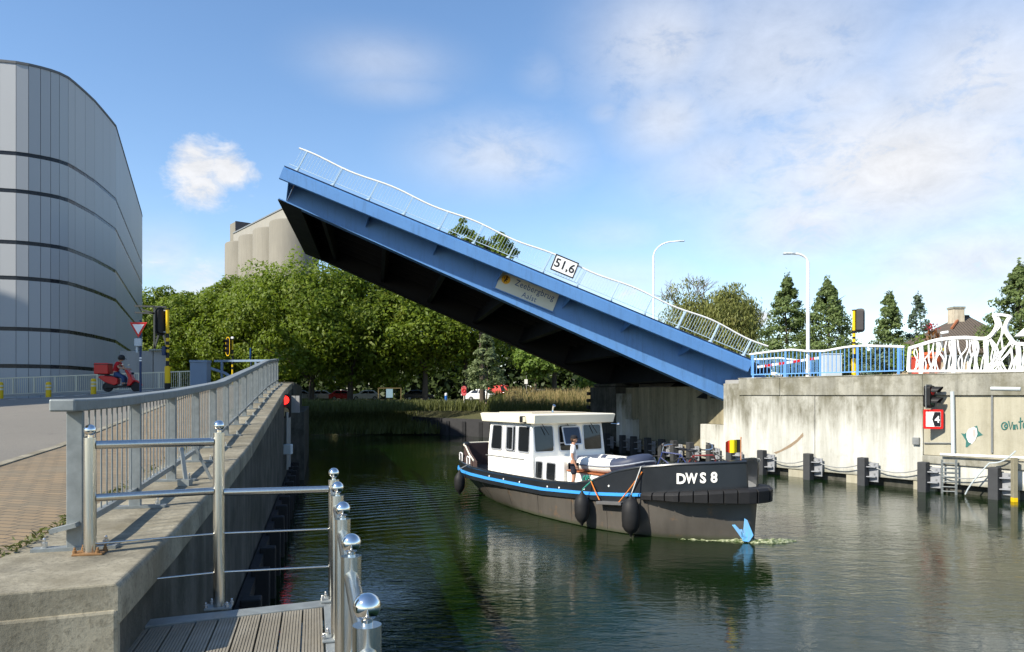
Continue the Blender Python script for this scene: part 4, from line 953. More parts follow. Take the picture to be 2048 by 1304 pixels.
    ey = (bl(0, hw - .05, z1) - bl(0, hw, 1.75)).normalized(); ex = V((1, 0, 0)); nr = V((0, -1, 0))
    for pa, pb, sk in ((983, 1003, .10), (1012, 1030, 0), (1037, 1058, 0)):
        sa, sb = bpx(pa, hw), bpx(pb, hw); c = bl((sa + sb) / 2, hw - .025, 2.29)
        f = window(w, c, ex, ey, nr, abs(sa - sb), .84, skew=sk)
        if pa == 1012:
            m = MB(); m.ring(rr(.44, .84, .05), rr(.36, .76, .04), c + nr * .03 + V((-.02, 0, 0)), ex, ey, nr * .03); m.build('sliding_sash', M_CH, f)
    fx = V((0, 1, 0)); fn = V((1, 0, .11)).normalized(); fy = V((-.11, 0, 1)).normalized()
    for i, tq in enumerate((1.08, 0.02, -1.04)):
        c = bl(s0 + .065, tq, 2.31); f = window(w, c, fx, fy, fn, .78, .86)
        if i == 1:
            m = MB(); cc = c + fn * .10 - V((0, 0, -.07)); fy2 = V((.35, 0, 1)).normalized(); m.ring(rr(.78, .66, .06), rr(.70, .58, .04), cc + fn * .10, fx, V((.30, 0, -1)).normalized() * -1, fn * .03); sh = m.build('open_sash', M_CH, f)
            m = MB(); m.prism(rr(.71, .59, .04), cc + fn * .10, fx, V((.30, 0, -1)).normalized() * -1, fn * .012); m.build('pane', glass_dark('sash_glass', (.02, .025, .04)), sh)
            m = MB(); m.beam(c + V((.03, -.39, -.16)), c + V((.03, .39, -.16)), .03, .04); m.build('window_bar', M_CH, f)
        m = MB(); a = bl(s0 + .10, tq + .18 - .1, 2.80) + fn * .06; m.beam(a, a + fx * .22 + fy * -.36 + fn * .05, .022, .02); m.build('wiper', M_BLACK, w)
    # roof
    mb = MB(); o = .28
    def rl(gx, gt, z): return [bl(s0 - .32 - gx, hw + .12 + gt, z), bl(s0 - .38 - gx, .0, z), bl(s0 - .32 - gx, -hw - .12 - gt, z), bl(s1 + .22 + gx, -hw - .12 - gt, z), bl(s1 + .22 + gx, hw + .12 + gt, z)]
    mb.loft([rl(-.14, -.08, 2.83), rl(-.02, .0, 2.84), rl(.05, .04, 3.13), rl(-.03, -.03, 3.155), rl(-.2, -.2, 3.16)]); rf = mb.build('roof', mcr, root, bevel=.02)
    mb = MB(); mb.hexa([bl(s, t, z) for z in (3.16, 3.185) for s, t in ((8.3, 1.2), (10.4, 1.2), (10.4, -1.2), (8.3, -1.2))]); mb.build('roof_hatch', mpw, rf)
    mb = MB(); c = bl(8.6, .1, 3.17); mb.tube([c, c + V((0, 0, .06)), c + V((.02, 0, .20)), c + V((.10, 0, .26))], [.05, .03, .03, .06], 10); mb.build('horn', M_POLISH, rf, smooth=True)
    c = bl(bpx(1046, hw + .2), hw + .22, 2.98); mb = MB(); mb.box(c, (.17, .16, .22)); lamp = mb.build('searchlight', M_BLACK, rf, bevel=.03); mb = MB(); mb.box(c + V((.09, 0, 0)), (.02, .12, .17)); mb.build('lens', M_POLISH, lamp)
    c = bl(s0 - .2, -hw - .1, 2.78); mb = MB(); mb.tube([c, c + V((.05, .22, -.02)), c + V((.08, .3, -.01))], [.015, .015, .05], 8); mb.build('horn', M_POLISH, rf)
    mb = MB(); mb.box(bl((s0 + s1) / 2 + .3, hw + .005, 1.60), (2.5, .015, .03)); mb.build('trim', M_STEEL_DULL, w)
    mb = MB(); mb.box(bl(bpx(1008, hw), hw + .004, 1.75), (.012, .012, 2.0)); mb.build('door_joint', M_STEEL_DULL, w)
    # deckhouse and low hatch
    mb = MB(); mb.hexa([bl(s, t, z) for z, e in ((.8, 0), (1.70, .05)) for s, t in ((6.15 + e, 1.5 - e), (s0 + .1, 1.5 - e), (s0 + .1, -1.5 + e), (6.15 + e, -1.5 + e))]); dh = mb.build('deckhouse', mw, root, bevel=.05, seg=3)
    for pa, pb in ((1071, 1084), (1093, 1110)):
        sa, sb = bpx(pa, 1.5), bpx(pb, 1.5); f = window(dh, bl((sa + sb) / 2, 1.475, 1.30), ex, V((0, .055, 1)).normalized(), nr, abs(sa - sb), .54, r=.05, fr=.04)
    mb = MB(); mb.hexa([bl(s, t, z) for z in (.8, 1.38) for s, t in ((3.5, 1.35), (6.14, 1.35), (6.14, -1.35), (3.5, -1.35))]); mb.build('hatch', mw, root, bevel=.03)
    mb = MB(); mb.hexa([bl(s, t, z) for z in (1.385, 1.42) for s, t in ((3.3, 1.4), (6.1, 1.4), (6.1, -1.4), (3.3, -1.4))]); mb.build('hatch_cover', paint('varnished_board', (.35, .12, .05), .4, 0, .2, 5), root)
    # stern: upholstered bench back, white rails, bollards
    mb = MB(); ss = [11.2, 11.8, 12.4, 12.9, 13.4, 13.8, 14.0]; ring = [(s, max(.1, b1(s) - .22)) for s in ss] + [(s, -max(.1, b1(s) - .22)) for s in reversed(ss)]
    hz = lambda s: 1.30 + .50 * smooth(11.0, 12.6, s)
    mb.loft([[bl(s, t, .82), bl(s, t, hz(s)), bl(s - .09, t * .95, hz(s)), bl(s - .09, t * .95, .82)] for s, t in ring]); mb.build('bench_back', mbr, root, smooth=True)
    mb = MB(); mb.tube([bl(s, t, hz(s) + .02) for s, t in ring], .03, 8); mb.build('bench_rail', mcr, root, smooth=True)
    for s in (11.35, 12.6):
        t = b1(s) - .1; z = zt_(s); mb = MB(); mb.tube([bl(s, t, z), bl(s, t, z + .28), bl(s + .06, t, z + .33), bl(s + .22, t - .03, z + .33), bl(s + .28, t - .04, z + .28), bl(s + .28, t - .05, z)], .028, 8); mb.build('rail_hoop', M_WHITE, root, smooth=True)
    mb = MB(); mb.lathe(bl(13.6, .75, 1.2), [(.14, 0), (.11, .05), (.11, .55), (.17, .58), (.17, .64), (.05, .70)], 14); mb.build('bollard', mk, root, smooth=True)
    mb = MB(); mb.tube([bl(.9, -.2, 1.33), bl(.9, -.2, 1.68)], .08, 10); mb.tube([bl(.9, -.45, 1.60), bl(.9, .05, 1.60)], .05, 8); mb.build('bollard', mcr, root)
    mb = MB(); mb.tube([bl(13.3, -.2, 1.2), bl(13.3, -.2, 2.0)], .015, 6); mb.build('flag_socket', M_WHITE, root)
    # coil of green line at the rail
    place(root, BM)
    return root
boat()

def on_boat(o, s, t, z, rz=0): return place(o, Matrix.Translation(bw(s, t, z)) @ Matrix.Rotation(math.atan2(BA.y, BA.x) + rz, 4, 'Z'))
def fenders():
    def fender(label, s, t, z, L, r, rope):
        o = thing('boat_fender', label, 'fender', group='black fenders hung over the side of the barge')
        prof = [(.02, -L / 2 - .07), (.05, -L / 2), (r * .62, -L / 2 + .08), (r * .93, -L / 2 + .2), (r, -.05), (r, .1), (r * .93, L / 2 - .2), (r * .6, L / 2 - .07), (.05, L / 2), (.025, L / 2 + .07)]
        mb = MB(); mb.lathe((0, 0, 0), prof, 20); mb.build('body', M_RUBBER, o, smooth=True)
        zt = zt_(s) - z; mb = MB(); mb.tube([(0, 0, L / 2), (.02, .02, L / 2 + .12), (.08, .30, zt + .04), (.08, .42, zt + .06)], .02, 6); mb.build('rope', rope, o)
        on_boat(o, s, t, z); return o
    mg = paint('green_rope', (.03, .22, .16), .8, 0, .3, 9)
    a = fender('black fender on a green rope, left of the hanging plank', 3.72, 2.68, .60, .86, .215, mg)
    mb = MB(); mb.tube([(-.03, -.03, .42), (-.17, -.12, .30), (-.21, -.12, 0), (-.18, -.1, -.3), (-.05, -.04, -.46)], .012, 6); mb.build('rope', mg, a)
    fender('fat black fender hung from the bow right of the hanging plank', 2.1, 2.32, .58, .98, .245, M_STEEL_DULL)
    fender('black fender hanging at the stern of the barge', 11.4, 2.32, .55, .78, .20, M_STEEL_DULL)
    sa, sb = bpx(1196, lambda s: b1(s) + .15), bpx(1247, lambda s: b1(s) + .15)
    a, b = bw(sa, b1(sa) + .13, .80), bw(sb, b1(sb) + .16, .86)
    mb = MB(); mb.beam(a, b, .22, .085); tag(mb.build('plank', paint('grey_plank', (.10, .10, .10), .8, 0, .3, 6), bevel=.01), 'grey wooden plank slung on orange ropes along the hull between two fenders', 'plank')
    mo = paint('orange_rope', (.55, .17, .03), .8, 0, .5, 30)
    for (u, v2, lb) in ((sa - .1, sa + .35, 'short orange rope holding the aft end of the hanging plank'), (sb + .1, sb - .45, 'long orange rope slanting from the bow rail to the hanging plank')):
        p, q = bw(u, b1(u) + .2, .88), bw(v2, b1(v2) + .06, zt_(v2) - (.0 if u > sb + .2 else .12)); mb = MB(); mb.tube([p, p.lerp(q, .5) + V((0, 0, -.02)), q], .017, 6); tag(mb.build('rope', mo), lb, 'rope')
    mb = MB(); c = bw(4.15, 2.1, zt_(4.15))
    for k in range(5): mb.tube([c + V((.06 * math.cos(a) + .03 * k - .1, .06 * math.sin(a), .02 + .18 * abs(math.sin(a + k)))) for a in np.linspace(0, 6, 10)], .014, 6)
    tag(mb.build('rope_coil', mg), 'coil of green rope piled on the side rail beside the man', 'rope')
fenders()

def dinghy():
    o = thing('inflatable_dinghy', 'white and navy inflatable dinghy lying on the hatch of the barge', 'dinghy')
    mw = paint('white_pvc', (.74, .73, .68), .5, 0, .04); mn = paint('navy_pvc', (.04, .05, .085), .5, 0, .1); mg = paint('grey_pvc', (.30, .32, .36), .6, 0, .1)
    U = [(-1.5, -.56, 0), (-1.25, -.58, 0), (-1.1, -.585, 0), (-.86, -.59, 0), (-.4, -.60, 0), (.2, -.60, .01), (.42, -.59, .02), (.7, -.56, .05), (.95, -.48, .10), (1.15, -.34, .16), (1.25, -.17, .20), (1.28, 0, .21)]
    U += [(x, -y, z) for x, y, z in reversed(U[:-1])]; rs = [.10] + [.215] * (len(U) - 2) + [.10]
    ip = []; 
    for i in range(len(U) - 1): ip += [V(U[i]).lerp(V(U[i + 1]), q / 3) for q in range(3)]
    ip.append(V(U[-1])); ir = []
    for i in range(len(U) - 1): ir += [lerp(rs[i], rs[i + 1], q / 3) for q in range(3)]
    ir.append(rs[-1])
    mb = MB(); mb.tube(ip, ir, 16); mt = []
    for i in range(len(ip) - 1):
        x = (ip[i].x + ip[i + 1].x) / 2; mt += [1 if (x > .60 or -1.1 < x < -.86) else 0] * 16
    mb.m = mt + [0, 0]; mb.build('tube', [mw, mn], o, smooth=True)
    mb = MB(); out = [p + (V((p.x, p.y, 0)) - V((min(p.x, .5), 0, 0))).normalized() * .215 for p in ip[3:-3]]; mb.tube([p + V((0, 0, .0)) for p in out], .026, 6); mb.build('rubbing_strip', mg, o)
    mb = MB(); mb.hexa([V((x, y, z)) for z in (-.10, -.05) for x, y in ((-1.3, -.45), (1.0, -.35), (1.0, .35), (-1.3, .45))]); mb.build('floor', mg, o)
    mb = MB(); mb.box((-1.2, 0, .02), (.05, 1.0, .42)); mb.build('transom', mg, o); mb = MB(); mb.box((-.2, 0, .17), (.24, 1.1, .03)); mb.build('seat', mg, o)
    mb = MB(); mb.tube([(x, -.62 + .1 * max(0, x - .3), .21 + .035 * math.sin(x * 9) + .14 * max(0, x - .3)) for x in np.linspace(-.8, 1.1, 22)], .010, 6); mb.build('grab_rope', mw, o)
    on_boat(o, 4.78, .55, 1.64, R(2)); o.rotation_euler = Matrix.Rotation(R(-3.5), 3, 'Y').to_euler() if False else o.rotation_euler
dinghy()

def bicycle(name, label, frame, s, t, rz, lean, z=1.345):
    o = thing('bicycle', label, 'bicycle', group='bicycles on the foredeck of the barge'); r = .33
    for x in (-.52, .52):
        mb = MB(); mb.tube([(x + r * math.cos(a), 0, r + r * math.sin(a)) for a in np.linspace(0, 2 * math.pi, 25)], .02, 6, cap=False); w = mb.build('wheel', M_RUBBER, o, smooth=True)
        mb = MB()
        for a in np.linspace(0, math.pi, 6)[:-1]: mb.tube([(x + .31 * math.cos(a), 0, r + .31 * math.sin(a)), (x - .31 * math.cos(a), 0, r - .31 * math.sin(a))], .003, 4)
        mb.build('spokes', M_BOLT, w)
    P = dict(bb=V((-.08, 0, .30)), st=V((-.22, 0, .74)), hd=V((.36, 0, .78)), hb=V((.40, 0, .62)), ra=V((-.52, 0, .33)), fa=V((.52, 0, .33)))
    mb = MB()
    for a, b in (('bb', 'st'), ('bb', 'hb'), ('st', 'hd'), ('hd', 'hb'), ('bb', 'ra'), ('st', 'ra'), ('hb', 'fa')): mb.tube([P[a], P[b]], .02, 8)
    mb.build('frame', frame, o, smooth=True)
    mb = MB(); mb.tube([P['hd'], V((.33, 0, .95))], .016, 8); mb.tube([(.18, -.30, 1.02), (.28, -.2, 1.0), (.33, 0, .97), (.28, .2, 1.0), (.18, .30, 1.02)], .022, 8); mb.build('handlebar', M_BOLT, o, smooth=True)
    for y in (-.29, .29): mb = MB(); mb.tube([(.20, y, 1.018), (.08, y * 1.08, 1.03)], .02, 8); mb.build('grip', M_BLACK, o)
    mb = MB(); mb.tube([P['st'], V((-.26, 0, .86))], .014, 8); mb.build('seat_post', M_BOLT, o); mb = MB(); mb.sphere((-.28, 0, .89), (.14, .075, .04), 12, 7); mb.build('saddle', M_BLACK, o, smooth=True)
    mb = MB(); mb.tube([(-.08, -.07, .3), (.06, -.07, .2)], .012, 6); mb.tube([(-.08, .07, .3), (-.22, .07, .4)], .012, 6); mb.tube([(-.08, -.08, .3), (-.08, .08, .3)], .03, 8); mb.build('crank', M_STEEL_DULL, o)
    place(o, Matrix.Translation(bw(s, t, z)) @ Matrix.Rotation(math.atan2(BA.y, BA.x) + rz, 4, 'Z') @ Matrix.Rotation(lean, 4, 'X'))
bicycle('b', 'bicycle with silver handlebar standing higher, nearer the dinghy', paint('blue_cycle_paint', (.02, .035, .13), .35, 0, .1), 2.75, .1, R(200), R(6))
bicycle('b', 'bicycle with black saddle lying lower behind the bow rail', paint('red_cycle_paint', (.16, .02, .02), .35, 0, .1), 2.1, -.45, R(28), R(14), 1.345)

def flag():
    o = thing('flag', 'small black, yellow and red flag on a short staff at the bow', 'flag'); 
    mb = MB(); mb.tube([(0, 0, 0), (0, 0, .62)], .014, 8); mb.sphere((0, 0, .63), .022, 8, 6); mb.build('staff', paint('orange_staff', (.5, .22, .10), .5, 0, .1), o, smooth=True)
    cols = [paint('flag_black', (.012, .012, .012), .8, 0, .1), paint('flag_yellow', (.80, .62, .01), .8, 0, .05), paint('flag_red', (.65, .05, .025), .8, 0, .08)]
    for k, (a, b) in enumerate(((0, .10), (.10, .30), (.30, .47))):
        mb = MB(); n = 6; rows = []
        for i in range(n + 1):
            u = lerp(a, b, i / n); y = .03 * math.sin(u * 22) + (.0 if k < 2 else -.03 * (u - .3)); x = -u * (1 if k < 2 else .92)
            dr = .06 * max(0, u - .28) / .19; rows.append((x, y, .58 - dr, .24 - dr * .4 + (.05 if k == 2 else 0) * (u - .3) / .17))
        vs = [(x, y + e, z) for e in (0, .004) for x, y, zt, zb in rows for z in (zt, lerp(zt, zb, .5), zb)]; m = 3 * (n + 1)
        fs = [(i * 3 + j, i * 3 + j + 1, i * 3 + j + 4, i * 3 + j + 3) for i in range(n) for j in range(2)]; mb.add(vs, fs + [tuple(q + m for q in reversed(f)) for f in fs])
        mb.build('flag_cloth', cols[k], o, smooth=False)
    place(o, Matrix.Translation(bw(.25, .15, 2.05)) @ Matrix.Rotation(R(8), 4, 'Z'))
flag()

# ------------------------------------------------------------------ people
M_SKIN = paint('skin', (.42, .22, .14), .5, 0, .06)
def skin(name, J, E, mat, parent, sub=2):
    keys = list(J); me = bpy.data.meshes.new(name); me.from_pydata([J[k][0] for k in keys], [(keys.index(a), keys.index(b)) for a, b in E], []); me.materials.append(mat)
    o = bpy.data.objects.new(name, me); C.objects.link(o); o.parent = parent
    sm = o.modifiers.new('skin', 'SKIN'); sm.use_smooth_shade = True
    for i, k in enumerate(keys):
        r = J[k][1]; d = me.skin_vertices[0].data[i]; d.radius = r if isinstance(r, tuple) else (r, r); d.use_root = (i == 0)
    s2 = o.modifiers.new('sub', 'SUBSURF'); s2.levels = sub; s2.render_levels = sub
    return o
def hand(J, E, side, wrist, palm, fwd, tag_):
    w, p = V(wrist), V(palm); d = (p - w).normalized(); f = V(fwd).normalized(); J['palm' + tag_] = (p, .026); E.append(('wr' + tag_, 'palm' + tag_))
    for i, (off, L) in enumerate(((-.027, .068), (-.009, .078), (.009, .073), (.026, .058))):
        a = p + d * .035 + f * -off; b = a + d * L * .55 + f * .006; c = b + d * L * .42 + V((-side * .014, 0, 0)) + f * .004
        for k, q in (('a', a), ('b', b), ('c', c)): J[f'f{i}{k}{tag_}'] = (q, .0085 if k != 'c' else .007)
        E += [('palm' + tag_, f'f{i}a{tag_}'), (f'f{i}a{tag_}', f'f{i}b{tag_}'), (f'f{i}b{tag_}', f'f{i}c{tag_}')]
    a = p + f * .032 - d * .01; b = a + f * .022 + d * .03; J['t1' + tag_] = (a, .011); J['t2' + tag_] = (b, .009); E += [('palm' + tag_, 't1' + tag_), ('t1' + tag_, 't2' + tag_)]
def head_parts(o, c, fwd=V((0, 1, 0)), helmet=False):
    # head with nose, ears and eyes turned to fwd
    side = V((fwd.y, -fwd.x, 0)); up = V((0, 0, 1))
    mb = MB()
    vs = MB(); vs.sphere((0, 0, 0), 1, 16, 12); pts = []
    for x, y, z in vs.v:
        ry = .098; rx = .075; rz = .118
        jaw = 1 - .28 * max(0, -z) ** 1.3; yy = y * ry * jaw + (.012 * max(0, -z) if y > 0 else -.004); pts.append(c + side * (x * rx * jaw) + fwd * yy + up * z * rz)
    mb.add(pts, vs.f)
    mb.add([c + fwd * .088 + up * .018, c + fwd * .092 - up * .03 + side * .014, c + fwd * .092 - up * .03 - side * .014, c + fwd * .118 - up * .024], [(0, 1, 3), (0, 3, 2), (1, 2, 3)])
    for s in (-1, 1): mb.sphere(c + side * (s * .076) + up * -.005, (.014, .022, .03), 8, 6)
    h = mb.build('head', M_SKIN, o, smooth=True)
    me_ = MAT.get('eye_dark') or paint('eye_dark', (.02, .015, .012), .3, 0, .1); ml = MAT.get('lip') or paint('lip', (.36, .13, .10), .5, 0, .05)
    for s in (-1, 1): mb = MB(); mb.sphere(c + side * (s * .030) + fwd * .087 + up * .012, (.012, .008, .007), 8, 6); mb.build('eye', me_, h)
    mb = MB(); mb.sphere(c + fwd * .089 - up * .058, (.024, .010, .007), 10, 6); mb.build('mouth', ml, h)
    return h
def deckhand():
    o = thing('person', 'young man in black cap, white polo shirt and dark shorts standing on the barge', 'person')
    J = {'pel': (V((0, 0, .92)), (.15, .115)), 'wai': (V((0, .0, 1.06)), (.135, .10)), 'che': (V((0, -.01, 1.27)), (.155, .11)), 'nb': (V((0, -.015, 1.43)), (.08, .07)), 'nk': (V((0, .0, 1.50)), .052), 'hd': (V((0, .012, 1.57)), .06)}
    E = [('pel', 'wai'), ('wai', 'che'), ('che', 'nb'), ('nb', 'nk'), ('nk', 'hd')]
    for s, t in ((-1, 'L'), (1, 'R')):
        J['sh' + t] = (V((s * .175, -.015, 1.385)), .058); J['el' + t] = (V((s * .215, -.04, 1.11)), .041); J['wr' + t] = (V((s * .215, .06, .88)), .027)
        E += [('che', 'sh' + t), ('sh' + t, 'el' + t), ('el' + t, 'wr' + t)]; hand(J, E, s, J['wr' + t][0], V((s * .215, .085, .81)), (0, 1, .2), t)
        J['hip' + t] = (V((s * .09, 0, .84)), .092); J['kn' + t] = (V((s * .10, .015, .47)), .058); J['ca' + t] = (V((s * .10, -.02, .32)), .055); J['an' + t] = (V((s * .10, -.015, .085)), .037); J['to' + t] = (V((s * .115, .13, .035)), .035)
        E += [('pel', 'hip' + t), ('hip' + t, 'kn' + t), ('kn' + t, 'ca' + t), ('ca' + t, 'an' + t), ('an' + t, 'to' + t)]
    skin('body', J, E, M_SKIN, o); c = V((0, .02, 1.615)); head_parts(o, c)
    msh = paint('white_polo', (.74, .74, .73), .85, 0, .03); mso = paint('dark_shorts', (.02, .022, .035), .85, 0, .2); mcap = paint('black_cap', (.013, .013, .016), .8, 0, .2); mhair = paint('brown_hair', (.05, .03, .018), .7, 0, .2); mshoe = paint('dark_shoe', (.03, .03, .03), .7, 0, .2)
    S = {'pel': (V((0, 0, .89)), (.168, .128)), 'wai': (V((0, .0, 1.06)), (.152, .117)), 'che': (V((0, -.01, 1.27)), (.168, .122)), 'nb': (V((0, -.015, 1.43)), (.088, .075))}; SE = [('pel', 'wai'), ('wai', 'che'), ('che', 'nb')]
    P = {'pel': (V((0, 0, .90)), (.160, .122))}; PE = []
    for s, t in ((-1, 'L'), (1, 'R')):
        S['sh' + t] = (V((s * .180, -.015, 1.385)), .073); S['sl' + t] = (V((s * .205, -.032, 1.19)), .066); SE += [('che', 'sh' + t), ('sh' + t, 'sl' + t)]
        P['hip' + t] = (V((s * .092, 0, .82)), .108); P['kn' + t] = (V((s * .10, .012, .54)), .092); PE += [('pel', 'hip' + t), ('hip' + t, 'kn' + t)]
        mb = MB(); mb.sphere((s * .112, .05, .045), (.048, .13, .045), 12, 8); mb.build('shoe', mshoe, o, smooth=True)
    skin('polo_shirt', S, SE, msh, o); skin('shorts', P, PE, mso, o)
    mb = MB(); mb.tube([V((0, -.02, 1.455)) + V((.07 * math.cos(a), .065 * math.sin(a), .012 * math.sin(a) * -1)) for a in np.linspace(0, 2 * math.pi, 17)], .017, 6, cap=False); mb.build('collar', msh, o, smooth=True)
    mb = MB(); mb.sphere(c + V((0, -.018, .01)), (.083, .10, .10), 14, 9); mb.build('hair', mhair, o, smooth=True)
    mb = MB(); n = 16; rows = [[c + V((.088 * q * math.cos(a), .108 * q * math.sin(a) - .004, z)) for a in [2 * math.pi * i / n for i in range(n)]] for q, z in ((1, .045), (1.0, .075), (.9, .115), (.6, .14), (.15, .148))]; mb.loft(rows); mb.prism([(.085 * math.cos(a), .06 + .10 * math.sin(a)) for a in np.linspace(0, math.pi, 9)], c + V((0, .04, .048)), (1, 0, 0), (0, .96, -.14), (0, 0, .014)); mb.build('cap', mcap, o, smooth=True)
    p = bw(5.2, 1.82, .82); o.location = p; o.rotation_euler = (0, 0, R(-96))
deckhand()
# ------------------------------------------------------------------ street on the left
def stripe_pole(root, p, h, r, bands, foot_h=0, foot_r=0):
    # yellow pole with black bands between given heights
    z = p.z; cuts = sorted(bands)
    def seg(nm, a, b, m, rad): mb = MB(); mb.cyl((p.x, p.y, z + a), (p.x, p.y, z + b), rad, n=14); mb.build(nm, m, root, smooth=True)
    if foot_h: seg('foot_sleeve', 0.02, foot_h, M_YELLOW, foot_r); 
    a0 = foot_h
    for a, b in cuts: 
        if a > a0: seg('pole', a0, a, M_YELLOW, r)
        seg('black_band', a, b, M_BLACK, r); a0 = b
    if a0 < h: seg('pole', a0, h, M_YELLOW, r)
    mb = MB(); mb.cyl((p.x, p.y, z + h), (p.x, p.y, z + h + .04), r * 1.5, n=14); mb.build('cap', M_BLACK, root)
def lamp_head(root, c, fx, h=1.25, w=.40, rim=None, lamps=True):
    ex = V((-fx.y, fx.x, 0)); ey = V((0, 0, 1))
    mb = MB(); mb.prism(rr(w + .16, h, (w + .16) / 2 - .01, 8), c, ex, ey, -fx * .03); b = mb.build('backing_board', M_BLACK, root)
    if rim: mb = MB(); mb.ring(rr(w + .17, h + .01, (w + .17) / 2 - .01, 8), rr(w + .09, h - .07, (w + .09) / 2 - .01, 8), c + fx * .001, ex, ey, fx * .012); mb.build('rim', rim, b)
    mb = MB(); mb.prism(rr(w - .06, h - .28, .06), c - fx * .17, ex, ey, fx * .21); mb.build('housing', M_BLACK, root, bevel=.02)
    if lamps:
        for z in (.30, 0, -.30):
            mb = MB(); arc = [(math.cos(R(a)), math.sin(R(a))) for a in range(-20, 201, 20)]
            mb.loft([[c + ey * (z + y * .13) + ex * (x * .13) + fx * d for x, y in arc] for d in (.04, .26)], closed=False); mb.build('visor', M_BLACK, root)
            mb = MB(); mb.prism(circ(.11, 14), c + ey * z + fx * .041, ex, ey, fx * .01); mb.build('lens', glass_dark('lens_off', (.03, .012, .01)) if 'lens_off' not in MAT else MAT['lens_off'], root)
def on_ground(px, d, dz=0): x = wx(px, d); return V((x, d, gz(x, d) + dz))
def left_street():
    # cream pedestrian railing in front of the building
    a, b = on_ground(-60, 39.3), on_ground(400, 40.6); r = thing('pedestrian_railing', 'cream painted pedestrian railing behind the scooter along the grey building', 'railing', tuple((a + b) / 2))
    n = 11; H = 1.0
    mb = MB(); mb.beam(a + V((0, 0, H)), b + V((0, 0, H)), .06, .06); mb.build('top_rail', M_CREAM, r); mb = MB(); mb.beam(a + V((0, 0, .14)), b + V((0, 0, .14)), .04, .04); mb.build('bottom_rail', M_CREAM, r)
    for i in range(n + 1):
        p = a.lerp(b, i / n); mb = MB(); mb.beam(p, p + V((0, 0, H)), .07, .07); mb.build('post', M_CREAM, r)
    for i in range(n):
        mb = MB()
        for k in range(1, 10): p = a.lerp(b, (i + k / 10) / n); mb.beam(p + V((0, 0, .14)), p + V((0, 0, H)), .018, .018)
        mb.build('bar_panel', M_CREAM, r)
    mb = MB(); q0, q1 = a + V((0, -.35, .06)), b + V((0, -.35, .06)); mb.beam(q0, q1, .16, .12); tag(mb.build('kerb', M_CONC_ROAD), kind='structure')
    # yellow bollards
    for px, lb in ((1, 'yellow bollard cut off by the left edge of the photo'), (97, 'yellow bollard with pale reflective bands, the middle one along the road'), (187, 'yellow bollard with pale bands standing just behind the scooter')):
        p = on_ground(px, 36.5); o = thing('bollard', lb, 'bollard', tuple(p), 'yellow bollards beside the road')
        mb = MB(); mb.lathe(p, [(.125, 0), (.125, .72), (.115, .78), (.06, .82)], 16); mb.build('post', M_YELLOW, o, smooth=True)
        for z in (.42, .58): mb = MB(); mb.lathe(p + V((0, 0, z)), [(.128, 0), (.128, .09)], 16); mb.build('reflective_band', M_CREAM, o, smooth=True)
    # yield sign
    p = on_ground(281, 30.5); o = thing('yield_sign', 'red and white triangular yield sign on a dark pole with grey box', 'sign', tuple(p))
    mb = MB(); zt = wz(640, 30.5); mb.cyl(p, (p.x, p.y, zt), .045, n=12); mb.build('pole', M_DKBLUE, o, smooth=True)
    fc = V((p.x - .05, p.y - .08, wz(656, 30.5))); s = .37
    def tri(s, r=.0): return [(-s, s * .62), (0, -s * 1.12), (s, s * .62)]
    mb = MB(); mb.prism(tri(s), fc, (1, 0, 0), (0, 0, 1), (0, .02, 0)); mb.build('red_plate', M_RED, o, bevel=.015); mb = MB(); mb.prism([(x, y - .002) for x, y in tri(s * .64)], fc + V((0, -.006, 0)), (1, 0, 0), (0, 0, 1), (0, .005, 0)); mb.build('white_triangle', MAT['sign_white'], o)
    mb = MB(); mb.box((p.x - .04, p.y - .1, wz(685, 30.5)), (.28, .14, .32)); mb.build('control_box', M_LGREY, o, bevel=.02)
    mb = MB(); mb.box((p.x - .12, p.y - .04, wz(699, 30.5)), (.07, .08, .26)); mb.build('small_box', M_LGREY, o)
    for z in (716, 721): mb = MB(); mb.cyl((p.x, p.y, wz(z + 1.4, 30.5)), (p.x, p.y, wz(z - 1.4, 30.5)), .048, n=12); mb.build('white_band', M_WHITE, o)
    # black and yellow signal pole seen from behind
    p = on_ground(335, 33.0); o = thing('traffic_signal', 'black and yellow striped signal pole with a big black oval board seen edge on', 'traffic signal', tuple(p))
    k = 33.0 / F; H = (775 - 619) * k; zb = lambda py: wz(py, 33) - p.z
    stripe_pole(o, p, zb(619), .075, [(zb(676), zb(667)), (zb(690), zb(683)), (zb(699), zb(694)), (zb(716), zb(705)), (zb(732), zb(722))], zb(733), .12)
    mb = MB(); mb.cyl((p.x, p.y, p.z), (p.x, p.y, p.z + .28), .125, n=14); mb.build('base', M_BLACK, o)
    fx = V((-.80, .60, 0)).normalized(); c = V((p.x - .30, p.y, wz(643, 33))); ex = V((-fx.y, fx.x, 0)); mb = MB(); mb.prism(rr(.50, 1.28, .24, 8), c, ex, (0, 0, 1), fx * .05); mb.build('backing_board', M_BLACK, o); mb = MB(); mb.prism(rr(.36, 1.05, .1), c - fx * .12, ex, (0, 0, 1), fx * .14); mb.build('housing', M_BLACK, o)
    for z in (621, 664): mb = MB(); mb.beam((p.x, p.y, wz(z, 33)), (c.x, c.y, wz(z, 33)), .05, .05); mb.build('arm', M_STEEL_DULL, o)
    mb = MB(); mb.box((p.x - .10, p.y - .1, wz(702, 33)), (.14, .2, .4)); mb.build('push_button_box', M_DKBLUE, o, bevel=.02)
    # steel frame and concrete wall by the building's end
    p = V((wx(290, 43), 43, 3.7)); o = thing('concrete_wall', 'low pale concrete panel wall between the building and the signal pole', 'wall', tuple(p))
